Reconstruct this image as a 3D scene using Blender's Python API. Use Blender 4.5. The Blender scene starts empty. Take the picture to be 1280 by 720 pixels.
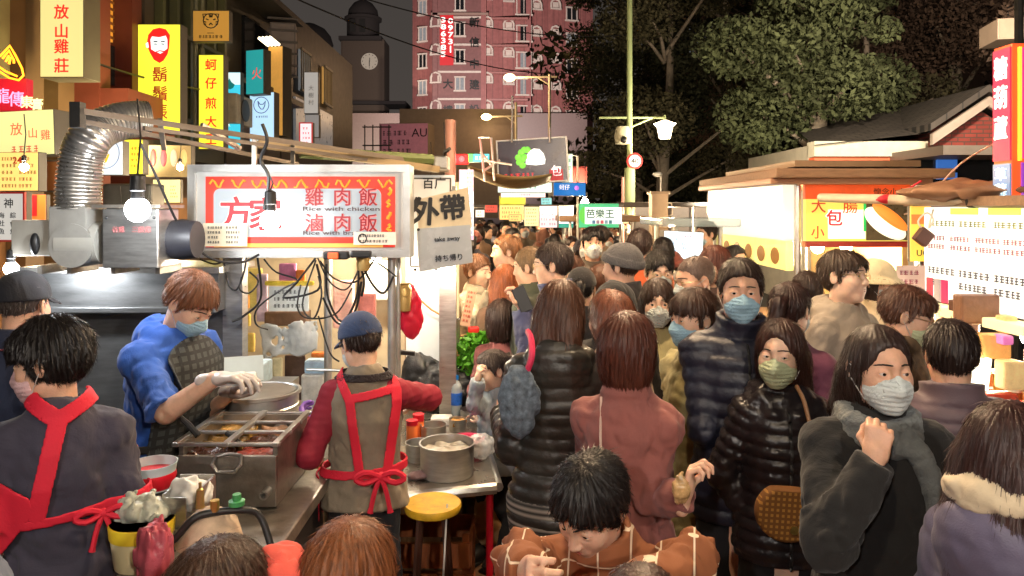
import bpy, bmesh, math, random
import numpy as np
from mathutils import Vector, Matrix, Euler
random.seed(7); RNG = np.random.default_rng(11)
SC = bpy.context.scene; COL = SC.collection; R = math.radians
QUAL = 1.0
# ------------------------------------------------------------------ camera, world, exposure
F_PX, HC, YH = 920.0, 1.91, 262.0
cam = bpy.data.cameras.new('camera'); camo = bpy.data.objects.new('camera', cam); COL.objects.link(camo)
camo.location = (0, 0, HC); camo.rotation_euler = (R(90), 0, 0)
cam.sensor_width = 36; cam.lens = F_PX / 1280 * 36; cam.shift_y = -(360 - YH) / 1280
cam.clip_start = 0.05; cam.clip_end = 600
SC.camera = camo
wd = bpy.data.worlds.new('World'); SC.world = wd; wd.use_nodes = True
_n = wd.node_tree.nodes; _l = wd.node_tree.links
bgn = _n['Background']; bgn.inputs['Strength'].default_value = 1.0
_tc = _n.new('ShaderNodeTexCoord'); _sp = _n.new('ShaderNodeSeparateXYZ'); _rp = _n.new('ShaderNodeValToRGB')
_l.new(_tc.outputs['Generated'], _sp.inputs[0]); _l.new(_sp.outputs['Z'], _rp.inputs[0]); _l.new(_rp.outputs[0], bgn.inputs[0])
_rp.color_ramp.elements[0].position = 0.0; _rp.color_ramp.elements[0].color = (.060, .050, .043, 1)
_rp.color_ramp.elements[1].position = 0.5; _rp.color_ramp.elements[1].color = (.036, .032, .030, 1)
vs = SC.view_settings; vs.view_transform = 'Standard'; vs.look = 'None'; vs.gamma = 1; vs.exposure = 0.32; vs.use_curve_mapping = False
SC.cycles.use_denoising = True
SC.cycles.max_bounces = 6; SC.cycles.diffuse_bounces = 3; SC.cycles.glossy_bounces = 3; SC.cycles.transmission_bounces = 4
SC.cycles.transparent_max_bounces = 8
SC.cycles.sample_clamp_indirect = 4; SC.cycles.caustics_reflective = False; SC.cycles.caustics_refractive = False

def W(px, py, Y):
    return Vector(((px - 640) * Y / F_PX, Y, HC - (py - YH) * Y / F_PX))
def PX(Y): return F_PX / Y          # pixels per metre at depth Y
# ------------------------------------------------------------------ materials
_mats = {}
def srgb(r, g, b):
    f = lambda c: (c / 255 / 12.92) if c / 255 <= .04045 else ((c / 255 + .055) / 1.055) ** 2.4
    return (f(r), f(g), f(b))
def mat(name, col, rough=.6, metal=0.0, var=.12, vs_=6.0, bump=0.0, bs=60.0, em=0.0, emcol=None, alpha=1.0, trans=0.0,
        sss=0.0, stretch=None, spec=None, sheen=0.0, wr=0.0):
    if name in _mats: return _mats[name]
    m = bpy.data.materials.new(name); m.use_nodes = True; nt = m.node_tree; N = nt.nodes; L = nt.links
    b = N['Principled BSDF']; b.inputs['Roughness'].default_value = rough; b.inputs['Metallic'].default_value = metal
    c = (*col[:3], 1); b.inputs['Base Color'].default_value = c
    if spec is not None: b.inputs['Specular IOR Level'].default_value = spec
    if sheen: b.inputs['Sheen Weight'].default_value = sheen
    tc = mp = None
    if var or bump:
        tc = N.new('ShaderNodeTexCoord'); mp = N.new('ShaderNodeMapping'); L.new(tc.outputs['Object'], mp.inputs[0])
        if stretch: mp.inputs['Scale'].default_value = stretch
    if var:
        n = N.new('ShaderNodeTexNoise'); n.inputs['Scale'].default_value = vs_; n.inputs['Detail'].default_value = 6
        n.inputs['Roughness'].default_value = .65; L.new(mp.outputs[0], n.inputs['Vector'])
        r = N.new('ShaderNodeValToRGB'); r.color_ramp.elements[0].position = .25; r.color_ramp.elements[1].position = .75
        r.color_ramp.elements[0].color = tuple(max(0, x * (1 - var)) for x in col[:3]) + (1,)
        r.color_ramp.elements[1].color = tuple(min(1, x * (1 + var)) for x in col[:3]) + (1,)
        L.new(n.outputs[0], r.inputs[0]); L.new(r.outputs[0], b.inputs['Base Color'])
        if rough > .1:
            mr = N.new('ShaderNodeMapRange'); mr.inputs['To Min'].default_value = max(.02, rough - .12); mr.inputs['To Max'].default_value = min(1, rough + .12)
            L.new(n.outputs[0], mr.inputs[0]); L.new(mr.outputs[0], b.inputs['Roughness'])
    if bump:
        n2 = N.new('ShaderNodeTexNoise'); n2.inputs['Scale'].default_value = bs; n2.inputs['Detail'].default_value = 4
        L.new(mp.outputs[0], n2.inputs['Vector'])
        bp = N.new('ShaderNodeBump'); bp.inputs['Strength'].default_value = bump; bp.inputs['Distance'].default_value = .01
        L.new(n2.outputs[0], bp.inputs['Height']); L.new(bp.outputs[0], b.inputs['Normal'])
    if wr:
        n3 = N.new('ShaderNodeTexNoise'); n3.inputs['Scale'].default_value = 6; n3.inputs['Detail'].default_value = 3; n3.inputs['Distortion'].default_value = 1.8
        L.new(mp.outputs[0], n3.inputs['Vector']); b3 = N.new('ShaderNodeBump'); b3.inputs['Strength'].default_value = wr; b3.inputs['Distance'].default_value = .06
        L.new(n3.outputs[0], b3.inputs['Height']); L.new(b3.outputs[0], bp.inputs['Normal'])
    if em:
        b.inputs['Emission Color'].default_value = (*(emcol or col)[:3], 1); b.inputs['Emission Strength'].default_value = em
    if alpha < 1: b.inputs['Alpha'].default_value = alpha
    if trans: b.inputs['Transmission Weight'].default_value = trans
    if sss:
        b.inputs['Subsurface Weight'].default_value = sss; b.inputs['Subsurface Scale'].default_value = .012
    _mats[name] = m; return m
_cc = {}
def cloth(r, g, b, rough=.85, var=.18, **k):
    key = 'cloth_%d_%d_%d_%d' % (r, g, b, int(rough * 100))
    kw = dict(vs_=9, bump=.10, bs=260, sheen=.12, wr=.16); kw.update(k)
    return mat(key, srgb(r, g, b), rough, var=var, **kw)
def skin(r=205, g=150, b=118):
    return mat('skin_%d_%d_%d' % (r, g, b), srgb(r, g, b), .47, var=.14, vs_=30, bump=.16, bs=240, sss=.12)
def hairm(r, g, b):
    return mat('hair_%d_%d_%d' % (r, g, b), srgb(r, g, b), .48, var=.7, vs_=110, stretch=(1, 1, .07), bump=.35, bs=140)
def lit(r, g, b, e=1.0, name=None):
    c = srgb(r, g, b)
    return mat(name or 'lit_%d_%d_%d_%d' % (r, g, b, int(e * 100)), tuple(x * .6 for x in c), .4, var=.0, em=e, emcol=c)
def paint(r, g, b, rough=.5, **k):
    kw = dict(var=.15, vs_=5); kw.update(k)
    return mat('paint_%d_%d_%d_%d' % (r, g, b, int(rough * 100)), srgb(r, g, b), rough, **kw)
STEEL = mat('brushed_steel', (.55, .54, .52), .32, .9, var=.25, vs_=9, bump=.08, bs=120, stretch=(1, 1, 6))
OLDSTEEL = mat('greasy_steel', (.34, .31, .27), .42, .85, var=.45, vs_=7, bump=.15, bs=40)
ALU = mat('aluminium', (.62, .62, .60), .38, .8, var=.15, vs_=10, bump=.05)
DARKMETAL = mat('dark_metal', (.05, .05, .05), .45, .5, var=.3)
BLACKPL = mat('black_plastic', (.015, .015, .016), .45, var=.2)
WHITEPL = mat('white_plastic', (.62, .62, .60), .4, var=.1)
FILM = mat('plastic_film', (.75, .76, .76), .25, var=.1, alpha=.55, bump=.8, bs=25)
# ------------------------------------------------------------------ mesh builder
class MB:
    def __init__(s): s.v = []; s.f = []; s.m = []; s.mi = 0; s.sm = []
    def add(s, vs, fs, mtx=None, smooth=False):
        o = len(s.v)
        for p in vs:
            p = Vector(p); s.v.append(tuple(mtx @ p if mtx is not None else p))
        for f in fs: s.f.append(tuple(i + o for i in f)); s.m.append(s.mi); s.sm.append(smooth)
        return s
    def box(s, c, d, mtx=None, bev=0.0):
        if bev <= 0:
            x, y, z = (k / 2 for k in d); cx, cy, cz = c
            vs = [(cx + a * x, cy + b * y, cz + e * z) for a in (-1, 1) for b in (-1, 1) for e in (-1, 1)]
            fs = [(0, 1, 3, 2), (4, 6, 7, 5), (0, 4, 5, 1), (2, 3, 7, 6), (0, 2, 6, 4), (1, 5, 7, 3)]
            return s.add(vs, fs, mtx)
        bm = bmesh.new(); bmesh.ops.create_cube(bm, size=1, matrix=Matrix.Translation(c) @ Matrix.Diagonal((*d, 1)))
        bmesh.ops.bevel(bm, geom=bm.edges[:], offset=min(bev, min(d) * .45), segments=2, affect='EDGES', profile=.6)
        bm.verts.index_update()
        s.add([v.co[:] for v in bm.verts], [tuple(v.index for v in f.verts) for f in bm.faces], mtx); bm.free(); return s
    def tube(s, pts, r, n=8, cap=True, mtx=None, closed=False):
        pts = [Vector(p) for p in pts]; k = len(pts); rs = r if isinstance(r, (list, tuple)) else [r] * k
        vs = []; fs = []; up = None
        for i, p in enumerate(pts):
            if closed: t = pts[(i + 1) % k] - pts[i - 1]
            else: t = pts[min(i + 1, k - 1)] - pts[max(i - 1, 0)]
            if t.length < 1e-9: t = Vector((0, 0, 1))
            t.normalize()
            if up is None: up = t.orthogonal().normalized()
            else:
                up = up - t * up.dot(t)
                up = up.normalized() if up.length > 1e-6 else t.orthogonal().normalized()
            q = t.cross(up)
            for j in range(n):
                a = 2 * math.pi * j / n; vs.append(p + (up * math.cos(a) + q * math.sin(a)) * rs[i])
        for i in range(k if closed else k - 1):
            for j in range(n):
                a = i * n; b = ((i + 1) % k) * n; j2 = (j + 1) % n
                fs.append((a + j, a + j2, b + j2, b + j))
        if cap and not closed: fs.append(tuple(range(n - 1, -1, -1))); fs.append(tuple((k - 1) * n + j for j in range(n)))
        return s.add(vs, fs, mtx, True)
    def lathe(s, prof, c=(0, 0, 0), n=24, mtx=None, sx=1, sy=1):
        vs = []; fs = []; k = len(prof)
        for (r, z) in prof:
            for j in range(n):
                a = 2 * math.pi * j / n; vs.append((c[0] + r * sx * math.cos(a), c[1] + r * sy * math.sin(a), c[2] + z))
        for i in range(k - 1):
            for j in range(n):
                j2 = (j + 1) % n; fs.append((i * n + j, i * n + j2, (i + 1) * n + j2, (i + 1) * n + j))
        if prof[0][0] > 1e-6: fs.append(tuple(range(n - 1, -1, -1)))
        if prof[-1][0] > 1e-6: fs.append(tuple((k - 1) * n + j for j in range(n)))
        return s.add(vs, fs, mtx, True)
    def quad(s, a, b, c, d): return s.add([a, b, c, d], [(0, 1, 2, 3)])
    def prism(s, poly, y0, y1, mtx=None):     # poly in xz, extruded along y
        k = len(poly); vs = [(x, y0, z) for x, z in poly] + [(x, y1, z) for x, z in poly]
        fs = [tuple(range(k)), tuple(range(2 * k - 1, k - 1, -1))] + [(i, i + k, (i + 1) % k + k, (i + 1) % k) for i in range(k)]
        return s.add(vs, fs, mtx)
    def sphere(s, c, r, n=12, mtx=None):
        rr = r if isinstance(r, (tuple, list)) else (r, r, r)
        prof = [(max(1e-7, math.sin(math.pi * i / n)), -math.cos(math.pi * i / n)) for i in range(n + 1)]
        vs = []; fs = []; m_ = 2 * n
        for (a, z) in prof:
            for j in range(m_):
                t = 2 * math.pi * j / m_; vs.append((c[0] + rr[0] * a * math.cos(t), c[1] + rr[1] * a * math.sin(t), c[2] + rr[2] * z))
        for i in range(n):
            for j in range(m_):
                j2 = (j + 1) % m_; fs.append((i * m_ + j, i * m_ + j2, (i + 1) * m_ + j2, (i + 1) * m_ + j))
        return s.add(vs, fs, mtx, True)
    def build(s, name, mats, parent=None, smooth=None, fix=True):
        me = bpy.data.meshes.new(name); me.from_pydata(s.v, [], s.f); me.update()
        if not isinstance(mats, (list, tuple)): mats = [mats]
        for m in mats: me.materials.append(m)
        me.polygons.foreach_set('material_index', s.m)
        me.polygons.foreach_set('use_smooth', s.sm if smooth is None else [smooth] * len(s.f))
        if fix and len(s.f) < 20000:
            bm = bmesh.new(); bm.from_mesh(me); bmesh.ops.recalc_face_normals(bm, faces=bm.faces[:]); bm.to_mesh(me); bm.free()
        if any(s.sm) and len(s.f) < 20000: me.set_sharp_from_angle(angle=R(42))
        return link(name, me, parent)
def link(name, me, parent=None):
    o = bpy.data.objects.new(name, me); COL.objects.link(o)
    if parent is not None: o.parent = parent
    return o
def tag(o, label=None, cat=None, group=None, kind=None):
    if label: o['label'] = label
    if cat: o['category'] = cat
    if group: o['group'] = group
    if kind or cat: o['kind'] = kind or 'thing'
    return o
def thing(name, label, cat, loc=(0, 0, 0), rz=0, group=None):
    o = bpy.data.objects.new(name, None); COL.objects.link(o); o.location = loc; o.rotation_euler = (0, 0, R(rz)); o.empty_display_size = .1
    return tag(o, label, cat, group)
def dup(root, loc=None, rz=None, label=None, group=None, scale=None):
    r = root.copy(); COL.objects.link(r)
    if loc is not None: r.location = loc
    if rz is not None: r.rotation_euler = (0, 0, R(rz))
    if scale is not None: r.scale = scale
    if label: r['label'] = label
    if group: r['group'] = group
    for ch in list(root.children):
        c = ch.copy(); COL.objects.link(c); c.parent = r
        for g in list(ch.children):
            d = g.copy(); COL.objects.link(d); d.parent = c
    return r
_tcache = {}
def text_mesh(s, size, bold=0.0, vertical=False, ext=.0015, align='CENTER', spacing=1.12, font_sx=1.0):
    """lettering as a mesh: local xz plane, facing -y, centred."""
    key = (s, size, bold, vertical, ext, spacing, font_sx)
    if key in _tcache: return _tcache[key]
    c = bpy.data.curves.new('lettering', 'FONT'); c.body = '\n'.join(s) if vertical else s
    c.size = size; c.extrude = ext; c.align_x = 'CENTER'; c.space_line = spacing if vertical else 1.1; c.resolution_u = 3
    o = bpy.data.objects.new('lettering', c); COL.objects.link(o)
    dg = bpy.context.evaluated_depsgraph_get(); me = bpy.data.meshes.new_from_object(o.evaluated_get(dg))
    bpy.data.objects.remove(o); bpy.data.curves.remove(c)
    n = len(me.vertices); co = np.empty(n * 3, np.float32); me.vertices.foreach_get('co', co); co = co.reshape(-1, 3)
    if n:
        lo, hi = co.min(0), co.max(0); co = co - (lo + hi) / 2
    out = np.stack([co[:, 0] * font_sx, -co[:, 2], co[:, 1]], 1)
    polys = [tuple(p.vertices) for p in me.polygons]; bpy.data.meshes.remove(me)
    if bold and n:                                   # thicker strokes: shifted copies, each at its own depth
        d = bold * size * .8; base = out; bp_ = polys; out = [base]; polys = list(bp_)
        for i, (dx, dz) in enumerate(((-d, 0), (d, 0), (0, -d), (0, d), (-d * .7, d * .7), (d * .7, -d * .7), (d * .7, d * .7), (-d * .7, -d * .7))):
            polys += [tuple(v + n * (i + 1) for v in p) for p in bp_]; out.append(base + np.array([dx, .00012 * (i + 1), dz], np.float32))
        out = np.concatenate(out)
    _tcache[key] = (out, polys); return _tcache[key]
def lettering(s, size, m, parent, loc, bold=.0, vertical=False, name='lettering', w=None, h=None, **k):
    co, polys = text_mesh(s, size, bold, vertical, **k)
    co = co.copy()
    if len(co):
        if w: co[:, 0] *= w / max(1e-6, np.ptp(co[:, 0]))
        if h: co[:, 2] *= h / max(1e-6, np.ptp(co[:, 2]))
    me = bpy.data.meshes.new(name); me.from_pydata([tuple(map(float, c)) for c in co], [], polys); me.materials.append(m)
    o = link(name, me, parent); o.location = loc; return o
# ------------------------------------------------------------------ signed-distance modelling for people
f4 = np.float32
def A(*v): return np.array(v, f4)
def ell(p, c, r):
    q = p - A(*c); r = A(*r); k0 = np.sqrt(((q / r) ** 2).sum(1)) + 1e-6; k1 = np.sqrt(((q / (r * r)) ** 2).sum(1)) + 1e-6
    return k0 * (k0 - 1) / k1
def cap(p, a, b, r1, r2=None):
    r2 = r1 if r2 is None else r2; a = np.asarray(a, f4); b = np.asarray(b, f4); ba = b - a; pa = p - a
    h = np.clip(pa @ ba / max(1e-9, float(ba @ ba)), 0, 1)
    q = pa - h[:, None] * ba; return np.sqrt((q * q).sum(1)) - (r1 + (r2 - r1) * h)
def chain(p, pts, rs, k=.02):
    d = None
    for i in range(len(pts) - 1):
        e = cap(p, pts[i], pts[i + 1], rs[i], rs[i + 1]); d = e if d is None else smin(d, e, k)
    return d
def smin(a, b, k):
    h = np.clip(.5 + .5 * (b - a) / k, 0, 1); return b + (a - b) * h - k * h * (1 - h)
def smax(a, b, k): return -smin(-a, -b, k)
def wob(p, f, seed=0.0):
    x, y, z = p[:, 0] * f + seed, p[:, 1] * f + seed * 1.7, p[:, 2] * f - seed
    return (np.sin(x * 1.0 + 1.3 * np.sin(y * .9 + z * .5)) + np.sin(y * 1.2 + 1.1 * np.sin(z * 1.1 - x * .6)) + np.sin(z * .9 + 1.2 * np.sin(x * .8 + y * 1.3))) / 3
def folds(p, seed, amp=.006, f=26):
    """cloth creases: sharp ridged waves"""
    a = wob(p * A(1, 1, .7), f, seed); b = wob(p * A(.8, 1, 1.3), f * 2.1, seed + 3)
    c = wob(p * A(1.2, 1, .6), f * 3.3, seed + 7)
    return amp * (1 - 2 * np.abs(a)) * .9 + amp * .5 * (1 - 2 * np.abs(b)) + amp * .42 * (1 - 2 * np.abs(c))
def mesh_sdf(f, lo, hi, res, slack=.012):
    lo = np.array(lo, f4); hi = np.array(hi, f4); res = res * QUAL; B = 8
    nb = np.ceil((hi - lo) / (res * B)).astype(int); n = nb * B + 1
    ax = [lo[i] + np.arange(n[i], dtype=f4) * res for i in range(3)]
    bc = [lo[i] + (np.arange(nb[i], dtype=f4) + .5) * res * B for i in range(3)]
    G = np.stack(np.meshgrid(*bc, indexing='ij'), -1).reshape(-1, 3)
    d = f(G); half = res * B * .5 * 1.7321
    V = np.repeat(np.repeat(np.repeat(np.where(d > 0, 1, -1).astype(f4).reshape(nb), B, 0), B, 1), B, 2)
    V = np.pad(V, ((0, 1), (0, 1), (0, 1)), mode='edge')
    keep = np.nonzero(np.abs(d) < half * 1.25 + slack)[0]
    if len(keep) == 0: return np.zeros((0, 3), f4), np.zeros((0, 4), int)
    bi = np.stack(np.unravel_index(keep, nb), 1); k = np.arange(B + 1)
    off = np.stack(np.meshgrid(k, k, k, indexing='ij'), -1).reshape(-1, 3)
    for s0 in range(0, len(bi), 400):
        idx = (bi[s0:s0 + 400, None, :] * B + off[None]).reshape(-1, 3)
        P = lo + idx.astype(f4) * res
        V[idx[:, 0], idx[:, 1], idx[:, 2]] = f(P)
    return surface_nets(V, lo, res)
def surface_nets(V, lo, res):
    S = V < 0; nx, ny, nz = V.shape
    c = S[:-1, :-1, :-1].astype(np.int8)
    for dx, dy, dz in ((1,0,0),(0,1,0),(1,1,0),(0,0,1),(1,0,1),(0,1,1),(1,1,1)):
        c = c + S[dx:nx - 1 + dx, dy:ny - 1 + dy, dz:nz - 1 + dz]
    act = (c > 0) & (c < 8); ids = np.full(act.shape, -1, np.int64); ci = np.argwhere(act); ids[act] = np.arange(len(ci))
    if len(ci) == 0: return np.zeros((0, 3), f4), np.zeros((0, 4), int)
    acc = np.zeros((len(ci), 3), f4); cnt = np.zeros(len(ci), f4)
    cor = [(a, b, e) for a in (0, 1) for b in (0, 1) for e in (0, 1)]
    val = {q: V[ci[:, 0] + q[0], ci[:, 1] + q[1], ci[:, 2] + q[2]] for q in cor}
    for q in cor:
        for ax in range(3):
            if q[ax] == 0:
                q2 = list(q); q2[ax] = 1; q2 = tuple(q2); a, b = val[q], val[q2]; m = (a < 0) != (b < 0)
                t = np.where(m, a / np.where(m, a - b, 1), 0)
                pt = np.tile(A(*q), (len(ci), 1)); pt[:, ax] += t
                acc[m] += pt[m]; cnt[m] += 1
    vert = lo + (ci + acc / cnt[:, None]) * res
    faces = []
    for ax in range(3):
        sl0 = [slice(None)] * 3; sl1 = [slice(None)] * 3; sl0[ax] = slice(0, -1); sl1[ax] = slice(1, None)
        a = S[tuple(sl0)]; b = S[tuple(sl1)]; u, v = [(1, 2), (2, 0), (0, 1)][ax]
        e = np.argwhere(a != b); e = e[(e[:, u] > 0) & (e[:, v] > 0) & (e[:, u] < V.shape[u] - 1) & (e[:, v] < V.shape[v] - 1)]
        if not len(e): continue
        flip = S[e[:, 0], e[:, 1], e[:, 2]]
        def cid(du, dv):
            q = e.copy(); q[:, u] -= du; q[:, v] -= dv; return ids[q[:, 0], q[:, 1], q[:, 2]]
        Q = np.stack([cid(1, 1), cid(0, 1), cid(0, 0), cid(1, 0)], 1); Q[~flip] = Q[~flip][:, ::-1]
        faces.append(Q)
    Fq = np.concatenate(faces); Fq = Fq[(Fq >= 0).all(1)]
    return vert.astype(f4), Fq
def npmesh(name, parts, parent=None, matrix=None):
    """parts: list of (verts, quads, material). Joined into ONE mesh."""
    vs = []; fs = []; mi = []; ms = []; o = 0
    for v, q, m in parts:
        if len(v) == 0: continue
        if m not in ms: ms.append(m)
        vs.append(v); fs.append(q + o); mi.append(np.full(len(q), ms.index(m))); o += len(v)
    if not vs: return None
    v = np.concatenate(vs); q = np.concatenate(fs); mi = np.concatenate(mi)
    me = bpy.data.meshes.new(name); me.vertices.add(len(v)); me.vertices.foreach_set('co', v.astype(f4).ravel())
    me.loops.add(len(q) * 4); me.loops.foreach_set('vertex_index', q.astype(np.int32).ravel())
    me.polygons.add(len(q)); me.polygons.foreach_set('loop_start', np.arange(0, len(q) * 4, 4, dtype=np.int32))
    me.polygons.foreach_set('loop_total', np.full(len(q), 4, np.int32)) if bpy.app.version < (4, 1, 0) else None
    me.polygons.foreach_set('use_smooth', np.ones(len(q), bool))
    for m in ms: me.materials.append(m)
    me.polygons.foreach_set('material_index', mi.astype(np.int32)); me.update(calc_edges=True); me.validate()
    return link(name, me, parent)
def rotm(yaw=0, pitch=0, roll=0):
    return np.array((Euler((0, 0, R(yaw))).to_matrix() @ Euler((R(pitch), 0, 0)).to_matrix() @ Euler((0, R(roll), 0)).to_matrix()), f4)
# ---- head (head frame: origin mid-head, forward -y, chin -.118, crown +.115)
def head_sdf(p, fem, neckb, nr, detail=True):
    d = ell(p, (0, .014, .032), (.074, .094, .083))
    w = .052 if fem else .057
    d = smin(d, ell(p, (0, -.030, -.034), (w, .058, .076)), .035)
    d = smin(d, ell(p, (0, -.058, -.095), (.022, .020, .019) if fem else (.027, .022, .022)), .035)
    for s in (-1, 1):
        d = smin(d, ell(p, (s * .034, -.052, -.026), (.027, .026, .028)), .035)
        d = smin(d, ell(p, (s * .044, -.005, -.065), (.018, .035, .03)), .03)
    d = smin(d, cap(p, (0, -.078, .035), (s * 0, -.083, .03), .012), .03)
    if detail:
        for s in (-1, 1):
            d = smax(d, -ell(p, (s * .031, -.098, .006), (.020, .018, .012)), .016)
            e = ell(p, (s * .031, -.0735, .004), (.0165, .0135, .0135))
            slit = np.maximum(np.abs(p[:, 2] - .0035 - .06 * s * (p[:, 0] - s * .031)) - .0037 * np.clip(1 - ((p[:, 0] - s * .031) / .0155) ** 2, 0, 1), p[:, 1] + .074)
            e = np.maximum(e, -slit); d = smin(d, e, .006)
        d = smin(d, cap(p, (0, -.085, .012), (0, -.103, -.028), .0075, .0105), .014)
        for s in (-1, 1): d = smin(d, ell(p, (s * .011, -.096, -.032), (.008, .009, .007)), .008)
        d = smin(d, ell(p, (0, -.079, -.060), (.026, .012, .016)), .018)
        d = smax(d, -ell(p, (0, -.095, -.0605), (.021, .006, .0018)), .003)
    for s in (-1, 1):
        q = p.copy(); q[:, 0] -= s * .078; q[:, 1] -= .014; q[:, 2] -= -.004; q[:, 0] = q[:, 0] * s
        q[:, 0] -= .35 * q[:, 1]
        e = ell(q, (0, 0, 0), (.007, .018, .031)); e = smax(e, -ell(q, (.008, -.003, .003), (.006, .010, .018)), .004)
        d = smin(d, e, .006)
    if neckb is not None:
        d = smin(d, cap(p, (0, .016, -.06), neckb, nr, nr * 1.12), .025)
    return d
def hair_sdf(style, P):
    """style: dict(k=kind, t=thickness, seed)"""
    k = style.get('k', 'short'); t = style.get('t', .014); sd = style.get('seed', 0.0)
    wv = style.get('wave', .003) * .8
    def dome(p, t): return ell(p, (0, .016, .034), (.0755 + t * .55, .096 + t * .8, .083 + t))
    def f(p):
        y, z, x = p[:, 1], p[:, 2], p[:, 0]
        if k in ('short', 'crop', 'mid', 'pony', 'bun', 'capped'):
            d = dome(p, t)
            if k == 'mid':
                d = smin(d, ell(p, (0, -.045, .065), (.062, .055, .045)), .02)
            zf = style.get('front', .070); zn = style.get('nape', -.085)
            line = zf + (zn - zf) * np.clip((y + .085) / .185, -.3, 1.2)
            if k == 'mid': line = np.where(y < -.02, np.maximum(.032, line - .035), line)
            line = line - .018 * np.exp(-((y - .0 + .018) / .012) ** 2)
            d = smax(d, line - z + .006 * wob(p, 160, sd), .008)
            d = smax(d, -ell(p, (0, -.105, -.01), (.058, .055, style.get('open', .075))), .01) if k != 'capped' else d
            for s in (-1, 1): d = smax(d, -ell(p, (s * .083, .012, -.006), (.018, .022, .034)), .006)
            if k == 'pony':
                d = smin(d, chain(p, [(0, .10, .045), (0, .135, .03), (.01, .145, -.06), (.015, .13, -.17)], [.022, .03, .032, .008]), .02)
            if k == 'bun': d = smin(d, ell(p, (0, .105, -.005), (.034, .03, .032)), .012)
        else:
            L = style.get('len', -.115)
            d = dome(p, t)
            d = smin(d, ell(p, (0, .026, -.03), ((.079 + t * .4) * style.get('wd', 1), .084, .115)), .03)
            d = smax(d, L - z + .012 * wob(p, 90, sd), .015)
            top = style.get('open', .075)
            d = smax(d, -ell(p, (style.get('part', 0), -.112, -.045), (style.get('fw', .062), .078, top + .045)), .012)
            d = smax(d, (-.155 + .0 * z) - y, .01)
            if k == 'long':
                LL = style.get('tail', -.33); by = style.get('by', .085)
                for s in (-1, 1):
                    d = smin(d, chain(p, [(s * .045, .06, -.03), (s * .05, by, -.15), (s * .045, by + .01, LL)], [.05, .045, .018]), .03)
                if style.get('locks'):
                    for s in (-1, 1):
                        d = smin(d, chain(p, [(s * .078, .0, .0), (s * .088, -.015, -.10), (s * .075, -.045, style['locks'])], [.018, .026, .008]), .02)
        a = np.arctan2(x, y - .03)
        st = np.sin(a * 34 + 3 * np.sin(z * 25 + sd) + sd) * .5 + np.sin(a * 61 + z * 18 + 2 * sd) * .35 + wob(p * A(1, 1, .25), 120, sd) * .6
        return d + wv * st
    return f
def grad(f, p, e=.003):
    g = np.stack([f(p + A(*(e * np.eye(3)[i]))) - f(p - A(*(e * np.eye(3)[i]))) for i in range(3)], 1)
    return g / (np.linalg.norm(g, axis=1, keepdims=True) + 1e-9)
def strands(f, verts, n, L, lift=.006, width=.0016, spiky=0.0, rng=RNG, down=1.0, fz=None):
    if len(verts) == 0: return np.zeros((0, 3)), np.zeros((0, 4), int)
    p = verts[rng.integers(0, len(verts), n)].astype(f4); K = 7
    ln = L * rng.uniform(.5, 1.1, n).astype(f4); off0 = rng.uniform(-.001, .004, n).astype(f4)
    jit = rng.normal(0, .22, (n, 3)).astype(f4); pts = [p.copy()]; lat = rng.normal(0, 1, (n, 3)).astype(f4)
    for i in range(1, K):
        g = grad(f, p); v = p - A(0, .035, .12); v = v / (np.linalg.norm(v, axis=1, keepdims=True) + 1e-6) * .9 + A(0, 0, -down) + jit
        v = v - g * (v * g).sum(1, keepdims=True); v /= np.linalg.norm(v, axis=1, keepdims=True) + 1e-6
        v = v + g * spiky * (i / K); p = p + v * (ln / K)[:, None]
        d = f(p); tgt = off0 + lift * (i / K) ** 2 * np.abs(lat[:, 0])
        p = p - g * np.clip(d - tgt, -.02, .02)[:, None] * (1.0 if spiky < .2 else .3); pts.append(p.copy())
    P = np.stack(pts, 1)                                     # n K 3
    if fz is not None:
        bad = ((P[:, :, 1] < -.05) & (np.abs(P[:, :, 0]) < .060) & (P[:, :, 2] < fz)).any(1); P = P[~bad]; n = len(P)
    tan = np.gradient(P, axis=1); g = grad(f, P.reshape(-1, 3)).reshape(P.shape)
    sd = np.cross(tan, g); sd /= np.linalg.norm(sd, axis=2, keepdims=True) + 1e-9
    w = (width * np.array([.5, 1, 1, 1, .9, .6, .15]))[None, :, None]
    V = np.stack([P - sd * w, P + sd * w], 2).reshape(-1, 3)
    b = (np.arange(n) * K * 2)[:, None] + np.arange(K - 1)[None] * 2; b = b.reshape(-1)
    return V.astype(f4), np.stack([b, b + 1, b + 3, b + 2], 1)
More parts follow.
